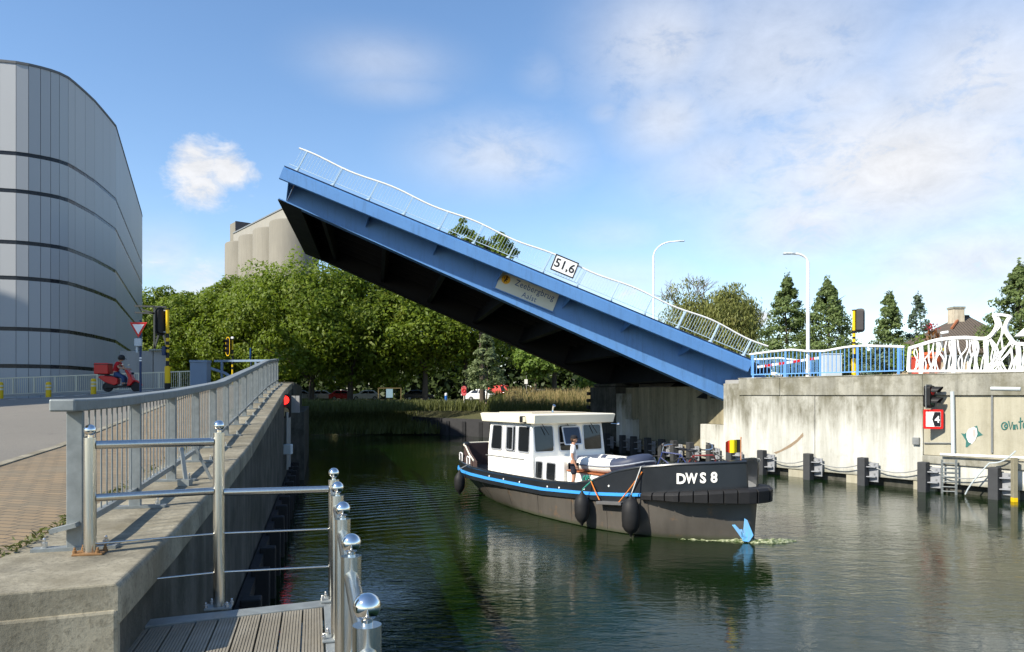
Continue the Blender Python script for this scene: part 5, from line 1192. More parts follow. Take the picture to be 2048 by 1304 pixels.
    for pa, pb in ((240, 306), (307, 333)):
        mb = MB(); x0, x1 = wx(pa, 43), wx(pb, 43); mb.box(((x0 + x1) / 2, 43.1, (3.2 + wz(702, 43)) / 2), (x1 - x0 - .02, .25, wz(702, 43) - 3.2)); mb.build('panel', M_CONC_ROAD, o, bevel=.015)
    mb = MB(); mb.beam((wx(300, 42.9), 42.9, wz(700, 43)), (wx(334, 42.9), 42.9, wz(700, 43)), .3, .08); mb.build('coping', M_STEEL_DULL, o)
    o = thing('steel_frame', 'thin dark steel frame bracketed from the building above the concrete wall', 'steel frame', tuple(V((wx(309, 45), 45, wz(700, 45)))))
    M_FR = paint('dark_frame_steel', (.05, .055, .055), .6, .2, .2)
    def fb(x0, y0, x1, y1, d0_=45, d1_=45, w=.10): mb = MB(); mb.beam(pt(x0, y0, d0_), pt(x1, y1, d1_), w, w); mb.build('bar', M_FR, o)
    for q in ((270, 612, 333, 614), (270, 625, 312, 627), (309, 613, 309, 700), (283, 619, 309, 627), (309, 697, 320, 662), (325, 662, 333, 690)): fb(*q)
    # cabinet, gate and second signal towards the bridge
    p = on_ground(401, 35.5); o = thing('control_cabinet', 'blue grey metal control cabinet behind the railing', 'cabinet', tuple(p)); zt = wz(722, 35.5)
    mb = MB(); mb.box((p.x, p.y, (p.z + zt) / 2), (.80, .5, zt - p.z)); mb.build('body', M_BLUEGREY, o, bevel=.015); mb = MB(); mb.box((p.x, p.y, zt - .03), (.86, .56, .12)); mb.build('lid', M_BLUEGREY, o, bevel=.02)
    p = V((wx(465, 46), 46, 4.2)); o = thing('traffic_light', 'small three lamp traffic light with yellow rim on a striped pole by the trees', 'traffic light', tuple(p)); zb = lambda py: wz(py, 46) - p.z
    stripe_pole(o, p, zb(680), .055, [(zb(720), zb(711)), (zb(729), zb(723)), (zb(739), zb(734)), (zb(711) + .1, zb(700))])
    lamp_head(o, V((p.x - .27, p.y - .05, wz(693, 46))), V((-.66, -.75, 0)).normalized(), 1.18, .34, M_YELLOW)
    mb = MB(); mb.beam((p.x, p.y, zb(676) + p.z), (p.x - .28, p.y - .03, zb(676) + p.z), .05, .05); mb.build('arm', M_BLACK, o); mb = MB(); mb.box((p.x, p.y, zb(677) + p.z + .05), (.14, .14, .12)); mb.build('camera_box', M_WHITE, o)
    p = V((wx(502, 46), 46, 4.2)); o = thing('round_sign', 'blue road sign seen almost edge on beyond the gate', 'sign', tuple(p)); mb = MB(); mb.cyl(p, (p.x, p.y, wz(696, 46)), .04, n=10); mb.build('pole', M_DKBLUE, o)
    fx = V((-.93, -.36, 0)); ex = V((-fx.y, fx.x, 0)); mb = MB(); mb.prism(circ(.38, 24), V((p.x, p.y, wz(708, 46))) + fx * .06, ex, (0, 0, 1), -fx * .02); mb.build('plate', paint('sign_blue', (.02, .09, .30), .4, 0, .1), o)
    p = V((wx(490, 36.5), 36.5, 4.35)); o = thing('bridge_gate', 'dark blue grey steel gate frame at the bridge end of the railing', 'gate', tuple(p))
    for nm, q in (('top_rail', (430, 722, 37.5, 547, 721, 34.0)), ('leg', (444, 722, 37, 444, 765, 37)), ('leg', (512, 721, 35, 512, 762, 35)), ('strut', (420, 736, 37.4, 450, 746, 36.9)), ('strut', (450, 746, 36.9, 470, 760, 36.5))):
        mb = MB(); mb.beam(pt(*q[:3]), pt(*q[3:]), .10, .10); mb.build(nm, M_BLUEGREY, o)
    # red canal signal on the left wall
    d = 26.4; p = LQ(d, -.35, wz(812, d)); o = thing('canal_signal', 'black canal signal with its red lamp lit on the left quay wall', 'signal', tuple(p))
    c = V((wx(569, 26), 26, wz(812, 26))); fx = V((.35, -.94, 0)).normalized(); ex = V((-fx.y, fx.x, 0)); ey = V((0, 0, 1))
    mb = MB(); mb.prism(rr(.46, .84, .1), c, ex, ey, -fx * .24); mb.build('housing', M_BLACK, o, bevel=.01)
    mb = MB(); q = c + V((.26, .2, .06)); mb.box(q, (.42, .04, .60)); mb.build('backing_board', M_CONC_ROAD, o)
    for z, mat, nm in ((.21, emit('lit_red_lamp', (1, .012, .008), 2.2, (.5, .01, .01)), 'red_lamp'), (-.20, MAT['green_lamp_off'], 'green_lamp')):
        mb = MB(); mb.prism(circ(.155, 20), c + ey * z, ex, ey, fx * .03); mb.build(nm, mat, o)
        mb = MB(); arc = [(math.cos(R(a)), math.sin(R(a))) for a in range(0, 181, 15)]; mb.loft([[c + ey * z + ex * (x * q) + ey * (y * q) + fx * dd * (.5 + .5 * y) for x, y in arc] for dd, q in ((.02, .2), (.34, .19))], closed=False); mb.build('visor', M_BLACK, o)
    mb = MB(); mb.beam(c - fx * .24, c - fx * .24 - V((.7, .1, 0)), .08, .08); mb.build('arm', M_STEEL_DULL, o)
    for dd, w_, nm in ((25.8, .05, 'cable_pipe'), (26.8, .09, 'cable_duct')):
        mb = MB(); mb.tube([LQ(dd, -.10, 1.2), LQ(dd, -.10, 3.2)], w_, 8); mb.build(nm, M_STEEL_DULL, o, smooth=True)
    mb = MB(); b_ = LQ(25.2, -.16, 1.95); mb.box(b_, (.26, .26, .34)); mb.build('junction_box', M_LGREY, o, bevel=.02)
left_street()

def scooter():
    d = 34.0; p = on_ground(243, d)
    rz = R(4)
    M_SR = paint('scooter_red', (.50, .010, .012), .35, 0, .08, coat=.1); M_BK = M_BLACK
    o = thing('motor_scooter', 'red delivery scooter with a red top box on the road', 'scooter')
    for x, nm in ((-.60, 'wheel'), (.66, 'wheel')):
        mb = MB(); mb.M = Matrix.Translation((x, 0, .235)) @ Matrix.Rotation(R(90), 4, 'X'); mb.lathe((0, 0, -.06), [(.13, 0), (.21, 0), (.235, .03), (.235, .09), (.21, .12), (.13, .12)], 22); w = mb.build(nm, M_RUBBER, o, smooth=True)
        mb = MB(); mb.M = Matrix.Translation((x, 0, .235)) @ Matrix.Rotation(R(90), 4, 'X'); mb.lathe((0, 0, -.045), [(.03, 0), (.03, .09)], 10)
        for k in range(5): a = k * 2 * math.pi / 5; mb.beam((0, 0, 0), (.13 * math.cos(a), .13 * math.sin(a), 0), .05, .03)
        mb.build('rim', M_STEEL_DULL, w)
    def side(nm, prof, half, mat, bev=.03):
        mb = MB(); mb.prism(prof, (0, -half, 0), (1, 0, 0), (0, 0, 1), (0, 2 * half, 0)); return mb.build(nm, mat, o, bevel=bev, seg=3)
    side('front_shield', [(.30, .28), (.44, .30), (.60, .48), (.46, .78), (.30, 1.02), (.20, 1.06), (.22, .94), (.36, .66)], .17, M_SR); side('front_mudguard', [(.40, .42), (.52, .56), (.72, .54), (.90, .38), (.93, .28), (.80, .44), (.62, .48)], .075, M_SR)
    side('footboard', [(-.25, .20), (.36, .20), (.42, .30), (-.2, .30)], .15, M_BK, .02); side('rear_body', [(-.28, .30), (-.12, .36), (-.10, .62), (-.30, .70), (-.86, .76), (-.98, .66), (-.70, .46)], .16, M_SR); side('engine', [(-.70, .16), (-.2, .18), (-.2, .38), (-.62, .44)], .12, M_BK)
    side('seat', [(-.10, .63), (-.08, .72), (-.30, .74), (-.70, .80), (-.72, .72), (-.30, .68)], .13, M_BK, .03)
    mb = MB(); mb.box((-.80, 0, 1.07), (.62, .52, .50)); bx = mb.build('top_box', M_SR, o, bevel=.03, seg=3); mb = MB(); mb.box((-.80, 0, 1.25), (.635, .535, .025)); mb.build('lid_seam', M_BK, bx)
    mb = MB(); mb.box((-.78, 0, .805), (.4, .3, .04)); mb.build('box_rack', M_BK, o)
    mb = MB(); mb.tube([(.20, -.30, 1.02), (.22, -.12, 1.04), (.22, .12, 1.04), (.20, .30, 1.02)], .018, 8); mb.build('handlebar', M_BK, o)
    for y in (-.27, .27): mb = MB(); mb.tube([(.22, y, 1.03), (.20, y * 1.1, 1.20)], .008, 6); mb.sphere((.19, y * 1.15, 1.24), (.02, .07, .05), 10, 7); mb.build('mirror', M_POLISH, o)
    mb = MB(); mb.sphere((.50, 0, .86), (.06, .09, .06), 12, 8); mb.build('headlight', M_GLASS, o)
    mb = MB(); mb.sphere((-.95, 0, .70), (.04, .08, .04), 10, 6); mb.build('tail_light', M_RED, o)
    M = Matrix.Translation(p) @ Matrix.Rotation(rz, 4, 'Z'); place(o, M)
    # rider
    q = thing('person', 'delivery rider in black helmet, red shirt and blue jeans sitting on the scooter', 'person')
    J = {'pel': (V((0, -.30, .82)), (.15, .12)), 'wai': (V((0, -.26, .98)), (.135, .105)), 'che': (V((0, -.18, 1.20)), (.155, .115)), 'nb': (V((0, -.10, 1.36)), (.08, .07)), 'nk': (V((0, -.06, 1.42)), .055), 'hd': (V((0, -.02, 1.48)), .06)}
    E = [('pel', 'wai'), ('wai', 'che'), ('che', 'nb'), ('nb', 'nk'), ('nk', 'hd')]; S = {'pel': (V((0, -.30, .86)), (.165, .13)), 'wai': (V((0, -.26, .98)), (.155, .122)), 'che': (V((0, -.18, 1.20)), (.172, .13)), 'nb': (V((0, -.10, 1.36)), (.09, .08))}; SE = [('pel', 'wai'), ('wai', 'che'), ('che', 'nb')]
    P = {'pel': (V((0, -.30, .84)), (.165, .135))}; PE = []
    for s, t in ((-1, 'L'), (1, 'R')):
        J['sh' + t] = (V((s * .18, -.13, 1.32)), .06); J['el' + t] = (V((s * .27, .0, 1.10)), .044); J['wr' + t] = (V((s * .27, .19, 1.07)), .03); E += [('che', 'sh' + t), ('sh' + t, 'el' + t), ('el' + t, 'wr' + t)]
        hand(J, E, s, J['wr' + t][0], V((s * .27, .235, 1.06)), (0, .1, 1), t)
        J['hip' + t] = (V((s * .10, -.22, .80)), .095); J['kn' + t] = (V((s * .14, .14, .66)), .068); J['an' + t] = (V((s * .13, .12, .34)), .045); J['to' + t] = (V((s * .13, .27, .32)), .035); E += [('pel', 'hip' + t), ('hip' + t, 'kn' + t), ('kn' + t, 'an' + t), ('an' + t, 'to' + t)]
        S['sh' + t] = (V((s * .185, -.13, 1.32)), .078); S['sl' + t] = (V((s * .24, -.05, 1.18)), .068); SE += [('che', 'sh' + t), ('sh' + t, 'sl' + t)]
        P['hip' + t] = (V((s * .10, -.2, .81)), .112); P['kn' + t] = (V((s * .14, .14, .66)), .084); P['an' + t] = (V((s * .13, .12, .40)), .062); PE += [('pel', 'hip' + t), ('hip' + t, 'kn' + t), ('kn' + t, 'an' + t)]
        mb = MB(); mb.sphere((s * .13, .20, .335), (.05, .14, .05), 12, 8); mb.build('shoe', M_BLACK, q, smooth=True)
    skin('body', J, E, M_SKIN, q); c = V((0, .01, 1.53)); head_parts(q, c)
    skin('shirt', S, SE, paint('red_shirt', (.42, .015, .02), .85, 0, .1), q); skin('jeans', P, PE, paint('blue_jeans', (.035, .065, .15), .9, 0, .2, 8), q)
    mb = MB(); n = 18; rows = [[c + V((q_ * .135 * math.cos(a), q_ * .155 * math.sin(a) - .012, z)) for a in [2 * math.pi * i / n for i in range(n)]] for q_, z in ((.90, -.05), (.98, .0), (1, .06), (.9, .12), (.6, .165), (.15, .185))]; mb.loft(rows); h = mb.build('helmet', M_BLACK, q, smooth=True)
    mb = MB(); mb.prism([(.11 * math.cos(a), .10 + .13 * math.sin(a)) for a in np.linspace(0, math.pi, 9)], c + V((0, .02, .06)), (1, 0, 0), (0, .9, -.42), (0, 0, .012)); mb.build('visor', M_BLACK, h)
    place(q, M @ Matrix.Rotation(R(-90), 4, 'Z')); 
scooter()

# ------------------------------------------------------------------ right bank street furniture
def wave_fence(label, pts, top, base, posts, mat_rail, group=None):
    a = pts[0]; r = thing('wavy_railing', label, 'railing', tuple(a), group)
    L = [0]
    for p, q in zip(pts, pts[1:]): L.append(L[-1] + (q - p).length)
    def at(u):
        for i in range(len(pts) - 1):
            if L[i + 1] >= u - 1e-6: return pts[i].lerp(pts[i + 1], (u - L[i]) / (L[i + 1] - L[i]))
        return pts[-1]
    T = L[-1]; mb = MB(); mb.tube([at(u) + V((0, 0, top(u / T))) for u in np.linspace(0, T, 50)], .055, 10); mb.build('handrail', M_WHITE, r, smooth=True)
    us = [T * q for q in posts]
    for u in us:
        p = at(u); mb = MB(); mb.beam(p, p + V((0, 0, top(u / T) - .03)), .11, .07); mb.build('post', M_BLUE_RAIL, r, bevel=.01)
    ed = sorted(set([.01 * T] + us + [.995 * T]))
    for u0, u1 in zip(ed, ed[1:]):
        if u1 - u0 < .1: continue
        mb = MB(); mb.beam(at(u0) + V((0, 0, base)), at(u1) + V((0, 0, base)), .035, .045)
        n = max(2, round((u1 - u0) / .205))
        for i in range(1 if u0 in us else 0, n if u1 in us else n + 1): u = u0 + (u1 - u0) * i / n; p = at(u); mb.beam(p + V((0, 0, base)), p + V((0, 0, top(u / T) - .03)), .028, .028)
        mb.build('bar_panel', M_BLUE_RAIL, r)
    return r
def right_street():
    zb = TOP + .045
    def wl(px, o): s = RWpx(px); 
    def rp(px, o=-.2, z=zb):
        k = (px - 1024) / F; a0 = RW(0, o); s = (k * a0.y - a0.x) / (WD.x - k * WD.y); return RW(s, o, z)
    fr = [rp(1500), rp(1650), rp(1809)]
    ys = [(1500, 709), (1545, 703), (1584, 699.5), (1615, 702.5), (1650, 702), (1691, 694.5), (1725, 691.5), (1765, 692.5), (1809, 694)]
    def topf(t):
        a = fr[0].lerp(fr[2], t); px = 1024 + F * a.x / a.y; return wz(interp(px, ys), a.y) - zb
    T = (fr[2] - fr[0]).length; ps = [((rp(px) - fr[0]).length) / T for px in (1506, 1571, 1640, 1715, 1797)]
    wave_fence('blue railing with white wavy handrail along the top of the right wall', [fr[0], fr[2]], topf, .16, ps, None)
    a, b = V((wx(1485, 42), 42, zb)), V((wx(1650, 39.5), 39.5, zb))
    def topb(t): return wz(interp(lerp(1485, 1650, t), [(1485, 720), (1535, 718), (1560, 716), (1600, 721), (1650, 716)]), lerp(42, 39.5, t)) - zb
    wave_fence('lower blue railing with white handrail behind the barrier boom', [a, b], topb, .12, [.2, .52, .83], None)
    # barrier boom
    p = V((wx(1652, 38.2), 38.2, zb)); o = thing('barrier_boom', 'red and white striped barrier boom lowered behind the blue railing', 'barrier', tuple(p))
    e0, e1 = pt(1515, 734, 38.2), pt(1642, 715, 38.2)
    for i in range(9):
        mb = MB(); mb.beam(e0.lerp(e1, i / 9), e0.lerp(e1, (i + 1) / 9), .06, .13); mb.build('boom_section', M_RED if i % 2 else M_WHITE, o)
    mb = MB(); mb.beam(e1, pt(1662, 713, 38.2), .10, .16); mb.build('boom_arm', M_WHITE, o); mb = MB(); mb.box((p.x, p.y, zb + .55), (.3, .3, 1.1)); mb.build('pivot_post', M_BLUE_RAIL, o, bevel=.02)
    p = V((wx(1663, 37.0), 37.0, zb)); o = thing('switch_cabinet', 'pale blue grey cabinet behind the blue railing', 'cabinet', tuple(p)); zt = wz(709, 37); mb = MB(); mb.box((p.x, p.y, (zb + zt) / 2), (.84, .5, zt - zb)); mb.build('body', M_LGREY, o, bevel=.01); mb = MB(); mb.box((p.x, p.y, zt + .02), (.9, .56, .05)); mb.build('lid', M_LGREY, o, bevel=.01)
    # lamp fallen-over white box on the wall edge
    p = rp(1553, -.35, zb); o = thing('floodlight', 'small white floodlight lying at the foot of the blue railing', 'floodlight', tuple(p)); mb = MB(); mb.M = Matrix.Translation(p + V((0, 0, .14))) @ Matrix.Rotation(R(12), 4, 'Y'); mb.box((0, 0, 0), (.46, .26, .16)); mb.build('housing', M_WHITE, o, bevel=.03); mb = MB(); mb.box(p + V((0, 0, .03)), (.2, .2, .06)); mb.build('foot', M_STEEL_DULL, o)
    # yellow signal pole
    d = 38.0; p = V((wx(1708, d), d, zb)); o = thing('traffic_signal', 'yellow and black banded signal pole with a rounded board seen from behind', 'traffic signal', tuple(p)); zq = lambda py: wz(py, d) - zb
    stripe_pole(o, p, zq(621), .075, [(zq(667), zq(661)), (zq(678), zq(673.5)), (zq(688), zq(684)), (zq(697), zq(693)), (zq(717), zq(708))], zq(718), .12)
    mb = MB(); mb.box((p.x, p.y, zb + .02), (.34, .34, .05)); mb.build('base', M_STEEL_DULL, o)
    fx = V((.45, .89, 0)); ex = V((-fx.y, fx.x, 0)); c = V((p.x + .28, d - .05, wz(641, d))); mb = MB(); mb.prism(rr(.46, 1.22, .16, 6), c, ex, (0, 0, 1), -fx * .03); mb.build('backing_board', paint('aged_board', (.09, .085, .08), .7, 0, .2), o); mb = MB(); mb.prism(rr(.34, 1.0, .04), c - fx * .03, ex, (0, 0, 1), -fx * .16); mb.build('housing', paint('dark_housing', (.05, .045, .045), .6, 0, .2), o, bevel=.02)
    for py in (622, 661): mb = MB(); mb.beam((p.x, p.y, wz(py, d)), (c.x, c.y - .1, wz(py, d)), .05, .05); mb.build('arm', M_BLACK, o)
    # street lamps
    def lamp(label, px, d, pyt, dirx, reach, base_z):
        p = V((wx(px, d), d, base_z)); o = thing('street_lamp', label, 'street lamp', tuple(p), 'tall white street lamps'); zt = wz(pyt, d)
        mb = MB(); r = reach; pts = [p, V((p.x, p.y, zt - r * .62))] + [V((p.x + dirx * r * (1 - math.cos(a)) * .8, p.y, zt - r * .62 + r * .60 * math.sin(a))) for a in np.linspace(.15, math.pi / 2, 9)] + [V((p.x + dirx * r, p.y, zt))]
        mb.tube(pts, [.085, .075] + [.05] * (len(pts) - 2), 12); mb.build('pole', M_WHITE, o, smooth=True)
        e = pts[-1]; mb = MB(); n = 8; mb.loft([[e + V((dirx * x, y * w_, z)) for y, z in ((-1, -.03), (1, -.03), (.7, .05), (-.7, .05))] for x, w_ in ((-.12, .07), (.05, .14), (.36, .15), (.42, .10))]); mb.build('lamp_head', M_LGREY, o, bevel=.015)
        mb = MB(); mb.cyl(p, p + V((0, 0, .35)), .11, n=14); mb.build('base_sleeve', M_WHITE, o)
    lamp('tall white street lamp behind the raised leaf, arm curving right', 1307, 57.5, 482, 1, 2.0, 4.5)
    lamp('tall white street lamp on the right wall, arm curving left', 1616, 34.2, 507, -1, .72, zb)
    # white sculpted railing of wavy strips
    o = thing('art_railing', 'white sculpted railing of wavy strips with tall vase shaped neck on the wall', 'railing', tuple(rp(1930)))
    ot = [(1818, 697), (1840, 690), (1870, 681), (1900, 676.5), (1935, 675), (1968, 677), (1982, 671), (1992, 657), (1994.5, 645), (1988, 629)]
    ot2 = [(2022, 632), (2013, 646), (2012, 661), (2020, 675), (2030, 686), (2050, 688), (2100, 690)]
    def band(pxs, w, nm, dep=.06):
        mb = MB(); pts = []; z = []
        for px, py in pxs: p = rp(px, -.2, 0); pts.append(V((p.x, p.y, wz(py, p.y))))
        # smooth polyline
        sm = []
        for i in range(len(pts) - 1):
            p0, p1, p2, p3 = pts[max(0, i - 1)], pts[i], pts[i + 1], pts[min(len(pts) - 1, i + 2)]
            for u in np.linspace(0, 1, 5)[:-1]: sm.append(.5 * ((2 * p1) + (p2 - p0) * u + (2 * p0 - 5 * p1 + 4 * p2 - p3) * u * u + (3 * p1 - p0 - 3 * p2 + p3) * u ** 3))
        sm.append(pts[-1]); secs = []
        for i, p in enumerate(sm):
            t = (sm[min(i + 1, len(sm) - 1)] - sm[max(i - 1, 0)]).normalized(); s_ = t.cross(WN).normalized(); hw_ = w / 2
            secs.append([p + s_ * hw_ + WN * dep / 2, p - s_ * hw_ + WN * dep / 2, p - s_ * hw_ - WN * dep / 2, p + s_ * hw_ - WN * dep / 2])
        mb.loft(secs); return mb.build(nm, M_WHITE, o)
    band(ot, .12, 'top_strip', .12); band(ot2, .12, 'top_strip', .12); band([(1986, 629), (2005, 629.5), (2023, 633)], .09, 'neck_lip', .12)
    band([(1820, 697), (1818, 720), (1817, 742)], .12, 'end_post', .10); band([(1816, 742), (1900, 742), (2000, 742), (2100, 743)], .09, 'bottom_strip', .10)
    for px in (1843, 1908, 1972, 2037): band([(px - 2, 748), (px, 741), (px + 1, 715), (px - 1, interp(px, ot + ot2[3:]) + 1)], .15, 'post', .06)
    rnd = random.Random(5)
    for px in np.arange(1828, 2098, 5.6):
        px = px + rnd.uniform(-2, 2); t = px + rnd.uniform(-14, 14) * (1 if rnd.random() < .75 else 2.0)
        if 1975 < t < 2030: t = rnd.choice([1976, 1981, 2024, 2030]) + rnd.uniform(-3, 3)
        t = max(1824, t); top = interp(t, [(1818, 697), (1840, 690), (1870, 681), (1900, 676.5), (1935, 675), (1968, 677), (1982, 671), (1995, 664), (2012, 664), (2020, 675), (2030, 686), (2100, 690)])
        m1 = lerp(px, t, .35) + rnd.uniform(-6, 6); m2 = lerp(px, t, .7) + rnd.uniform(-6, 6)
        band([(px, 742), (m1, lerp(742, top, .35)), (m2, lerp(742, top, .7)), (t, top)], rnd.uniform(.03, .07), 'wavy_strip', .03)
    band([(1978, 674), (1999, 655), (1996, 640), (1998, 631)], .05, 'wavy_strip', .03); band([(2006, 700), (2003, 675), (2004, 655), (1998, 636)], .05, 'wavy_strip', .03); band([(1985, 730), (1990, 705), (1999, 680), (2012, 655)], .05, 'wavy_strip', .03)
    # flower pot
    d = 30.6; p = V((wx(1861, d), d, 4.6)); o = thing('flower_pot', 'big terracotta pot with red cannas and yellow flowers behind the white railing', 'flower pot', tuple(p)); mt = paint('terracotta', (.50, .10, .03), .6, 0, .12)
    mb = MB(); mb.lathe(p, [(.33, 0), (.34, .06), (.38, .5), (.42, .82), (.46, .84), (.46, .95), (.40, .95), (.38, .86)], 24); mb.build('pot', mt, o, smooth=True)
    plant(o, p + V((0, 0, .95)), 8)
    p = V((wx(1838, 32.6), 32.6, 4.6)); o = thing('flower_pot', 'dark red pot half hidden behind the left end of the white railing', 'flower pot', tuple(p)); mb = MB(); mb.lathe(p, [(.28, 0), (.32, .5), (.36, .78), (.39, .80), (.39, .88), (.33, .88)], 20); mb.build('pot', paint('dark_terracotta', (.40, .05, .03), .6, 0, .12), o, smooth=True); plant(o, p + V((0, 0, .85)), 4, tall=.35)
    # parasol at the right edge
    p = V((wx(2056, 42), 42, 4.57)); o = thing('parasol', 'white parasol just entering the picture at the right edge', 'parasol', tuple(p)); mb = MB(); mb.lathe((p.x, p.y, wz(672, 42)), [(.66, 0), (.66, .01), (.04, .60), (.03, .62)], 8); mb.build('canopy', M_WHITE, o); mb = MB(); mb.cyl(p, (p.x, p.y, wz(660, 42)), .03); mb.build('pole', M_WHITE, o)
    # street light head in front of the house
    p = V((wx(1892, 45), 45, 4.57)); o = thing('lamp_post', 'small grey lamp with tilted white head in front of the tiled roof', 'lamp post', tuple(p)); mb = MB(); mb.cyl(p, (p.x - .3, p.y, wz(670, 45)), .05); mb.build('pole', M_STEEL_DULL, o); mb = MB(); mb.M = Matrix.Translation((wx(1889, 45), 45, wz(665, 45))) @ Matrix.Rotation(R(-10), 4, 'Y'); mb.box((0, 0, 0), (.42, .24, .16)); mb.build('lamp_head', M_WHITE, o, bevel=.05)
def leaf_mesh(name, P, Nn, size, mat, parent, aspect=.55, seed=1, up_bias=0, size_var=.4, droop=None):
    rng = np.random.default_rng(seed); n = len(P); off = np.array(woff(parent)); P = P - off
    nn = Nn + rng.normal(0, .75, (n, 3)); nn[:, 2] += up_bias; nn /= np.linalg.norm(nn, axis=1)[:, None] + 1e-9
    r = rng.normal(0, 1, (n, 3))
    if droop is not None: r = r * .35 + np.array(droop)
    u = r - nn * (r * nn).sum(1)[:, None]; u /= np.linalg.norm(u, axis=1)[:, None] + 1e-9; v = np.cross(nn, u)
    s = size * (1 + rng.uniform(-size_var, size_var, n))[:, None]
    a = P - u * s; b = P + v * s * aspect + nn * s * .15; c = P + u * s; d = P - v * s * aspect + nn * s * .15
    co = np.stack([a, b, c, d], 1).reshape(-1, 3)
    me = bpy.data.meshes.new(name); me.vertices.add(4 * n); me.vertices.foreach_set('co', co.ravel().astype(np.float32)); me.loops.add(4 * n); me.loops.foreach_set('vertex_index', np.arange(4 * n, dtype=np.int32))
    me.polygons.add(n); me.polygons.foreach_set('loop_start', np.arange(0, 4 * n, 4, dtype=np.int32)); me.materials.append(mat); me.update(calc_edges=True)
    o = bpy.data.objects.new(name, me); C.objects.link(o); o.parent = parent; return o
def ball_pts(rng, c, r, n, inner=.45):
    d = rng.normal(0, 1, (n, 3)); d /= np.linalg.norm(d, axis=1)[:, None]; q = (inner + (1 - inner) * rng.uniform(0, 1, n) ** .6)[:, None]
    return np.array(c) + d * q * np.array(r), d
F_POT = foliage('pot_leaves', (.05, .10, .02), (.12, .20, .03), .3)
F_RED = foliage('canna_red', (.35, .02, .03), (.55, .05, .06), .3); F_YEL = foliage('yellow_flowers', (.55, .50, .02), (.70, .62, .05), .3); F_ORL = foliage('orange_leaves', (.22, .07, .02), (.14, .10, .03), .3)
def plant(o, c, seed, tall=.75):
    rng = np.random.default_rng(seed)
    P, Nn = ball_pts(rng, tuple(c + V((0, 0, .15))), (.5, .4, .24), 160); leaf_mesh('foliage', P, Nn, .09, F_POT, o, .5, seed)
    P, Nn = ball_pts(rng, tuple(c + V((0, 0, .1))), (.55, .42, .2), 60); leaf_mesh('yellow_flowers', P, Nn, .055, F_YEL, o, .9, seed + 1)
    P, Nn = ball_pts(rng, tuple(c + V((.08, 0, .15 + tall * .6))), (.26, .26, tall * .5), 90); leaf_mesh('canna_leaves', P, Nn, .11, F_ORL, o, .35, seed + 2, droop=(0, 0, 1.2))
    if tall > .5: P, Nn = ball_pts(rng, tuple(c + V((.05, 0, .3 + tall))), (.34, .28, .16), 46, .2); leaf_mesh('canna_flowers', P, Nn, .06, F_RED, o, .6, seed + 3)
right_street()
# ------------------------------------------------------------------ trees
M_BARK = paint('bark', (.075, .06, .045), .9, 0, .35, 3, bump=.4); M_BARK2 = paint('pale_bark', (.16, .13, .09), .9, 0, .35, 3, bump=.3)
F_PLANE = foliage('plane_tree_leaves', (.105, .16, .011), (.195, .268, .021), .45, (.24, .24, .026))
F_LIME = foliage('lime_tree_leaves', (.085, .15, .02), (.20, .29, .045), .42)
F_SILV = foliage('silver_leaves', (.11, .15, .055), (.22, .27, .12), .38)
F_WILLOW = foliage('willow_leaves', (.16, .18, .045), (.31, .33, .10), .42, (.25, .22, .07))
F_CONE = foliage('dark_cone_leaves', (.10, .15, .045), (.22, .285, .095), .45)
F_CONEP = foliage('pale_cone_leaves', (.08, .12, .07), (.16, .22, .13), .35)
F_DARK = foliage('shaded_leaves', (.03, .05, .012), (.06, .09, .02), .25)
def limbs(root, b, H, r, spread, n, rng, mat, fork=.35, top=.8):
    mb = MB(); mb.tube([b, b + V((rng.uniform(-.15, .15), rng.uniform(-.15, .15), H * fork)), b + V((rng.uniform(-.3, .3), rng.uniform(-.3, .3), H * top))], [r, r * .75, r * .15], 9)
    for i in range(n):
        a = 2 * math.pi * i / n + rng.uniform(-.4, .4); z0 = H * (fork + (top - fork) * rng.uniform(0, .75)); L = spread * rng.uniform(.6, 1)
        p0 = b + V((0, 0, z0)); p2 = p0 + V((math.cos(a) * L, math.sin(a) * L, L * rng.uniform(.5, 1.0))); pm = p0.lerp(p2, .5) + V((0, 0, .12 * L)); mb.tube([p0, pm, p2], [r * .42, r * .28, r * .06], 6)
    return mb.build('trunk', mat, root, smooth=True)
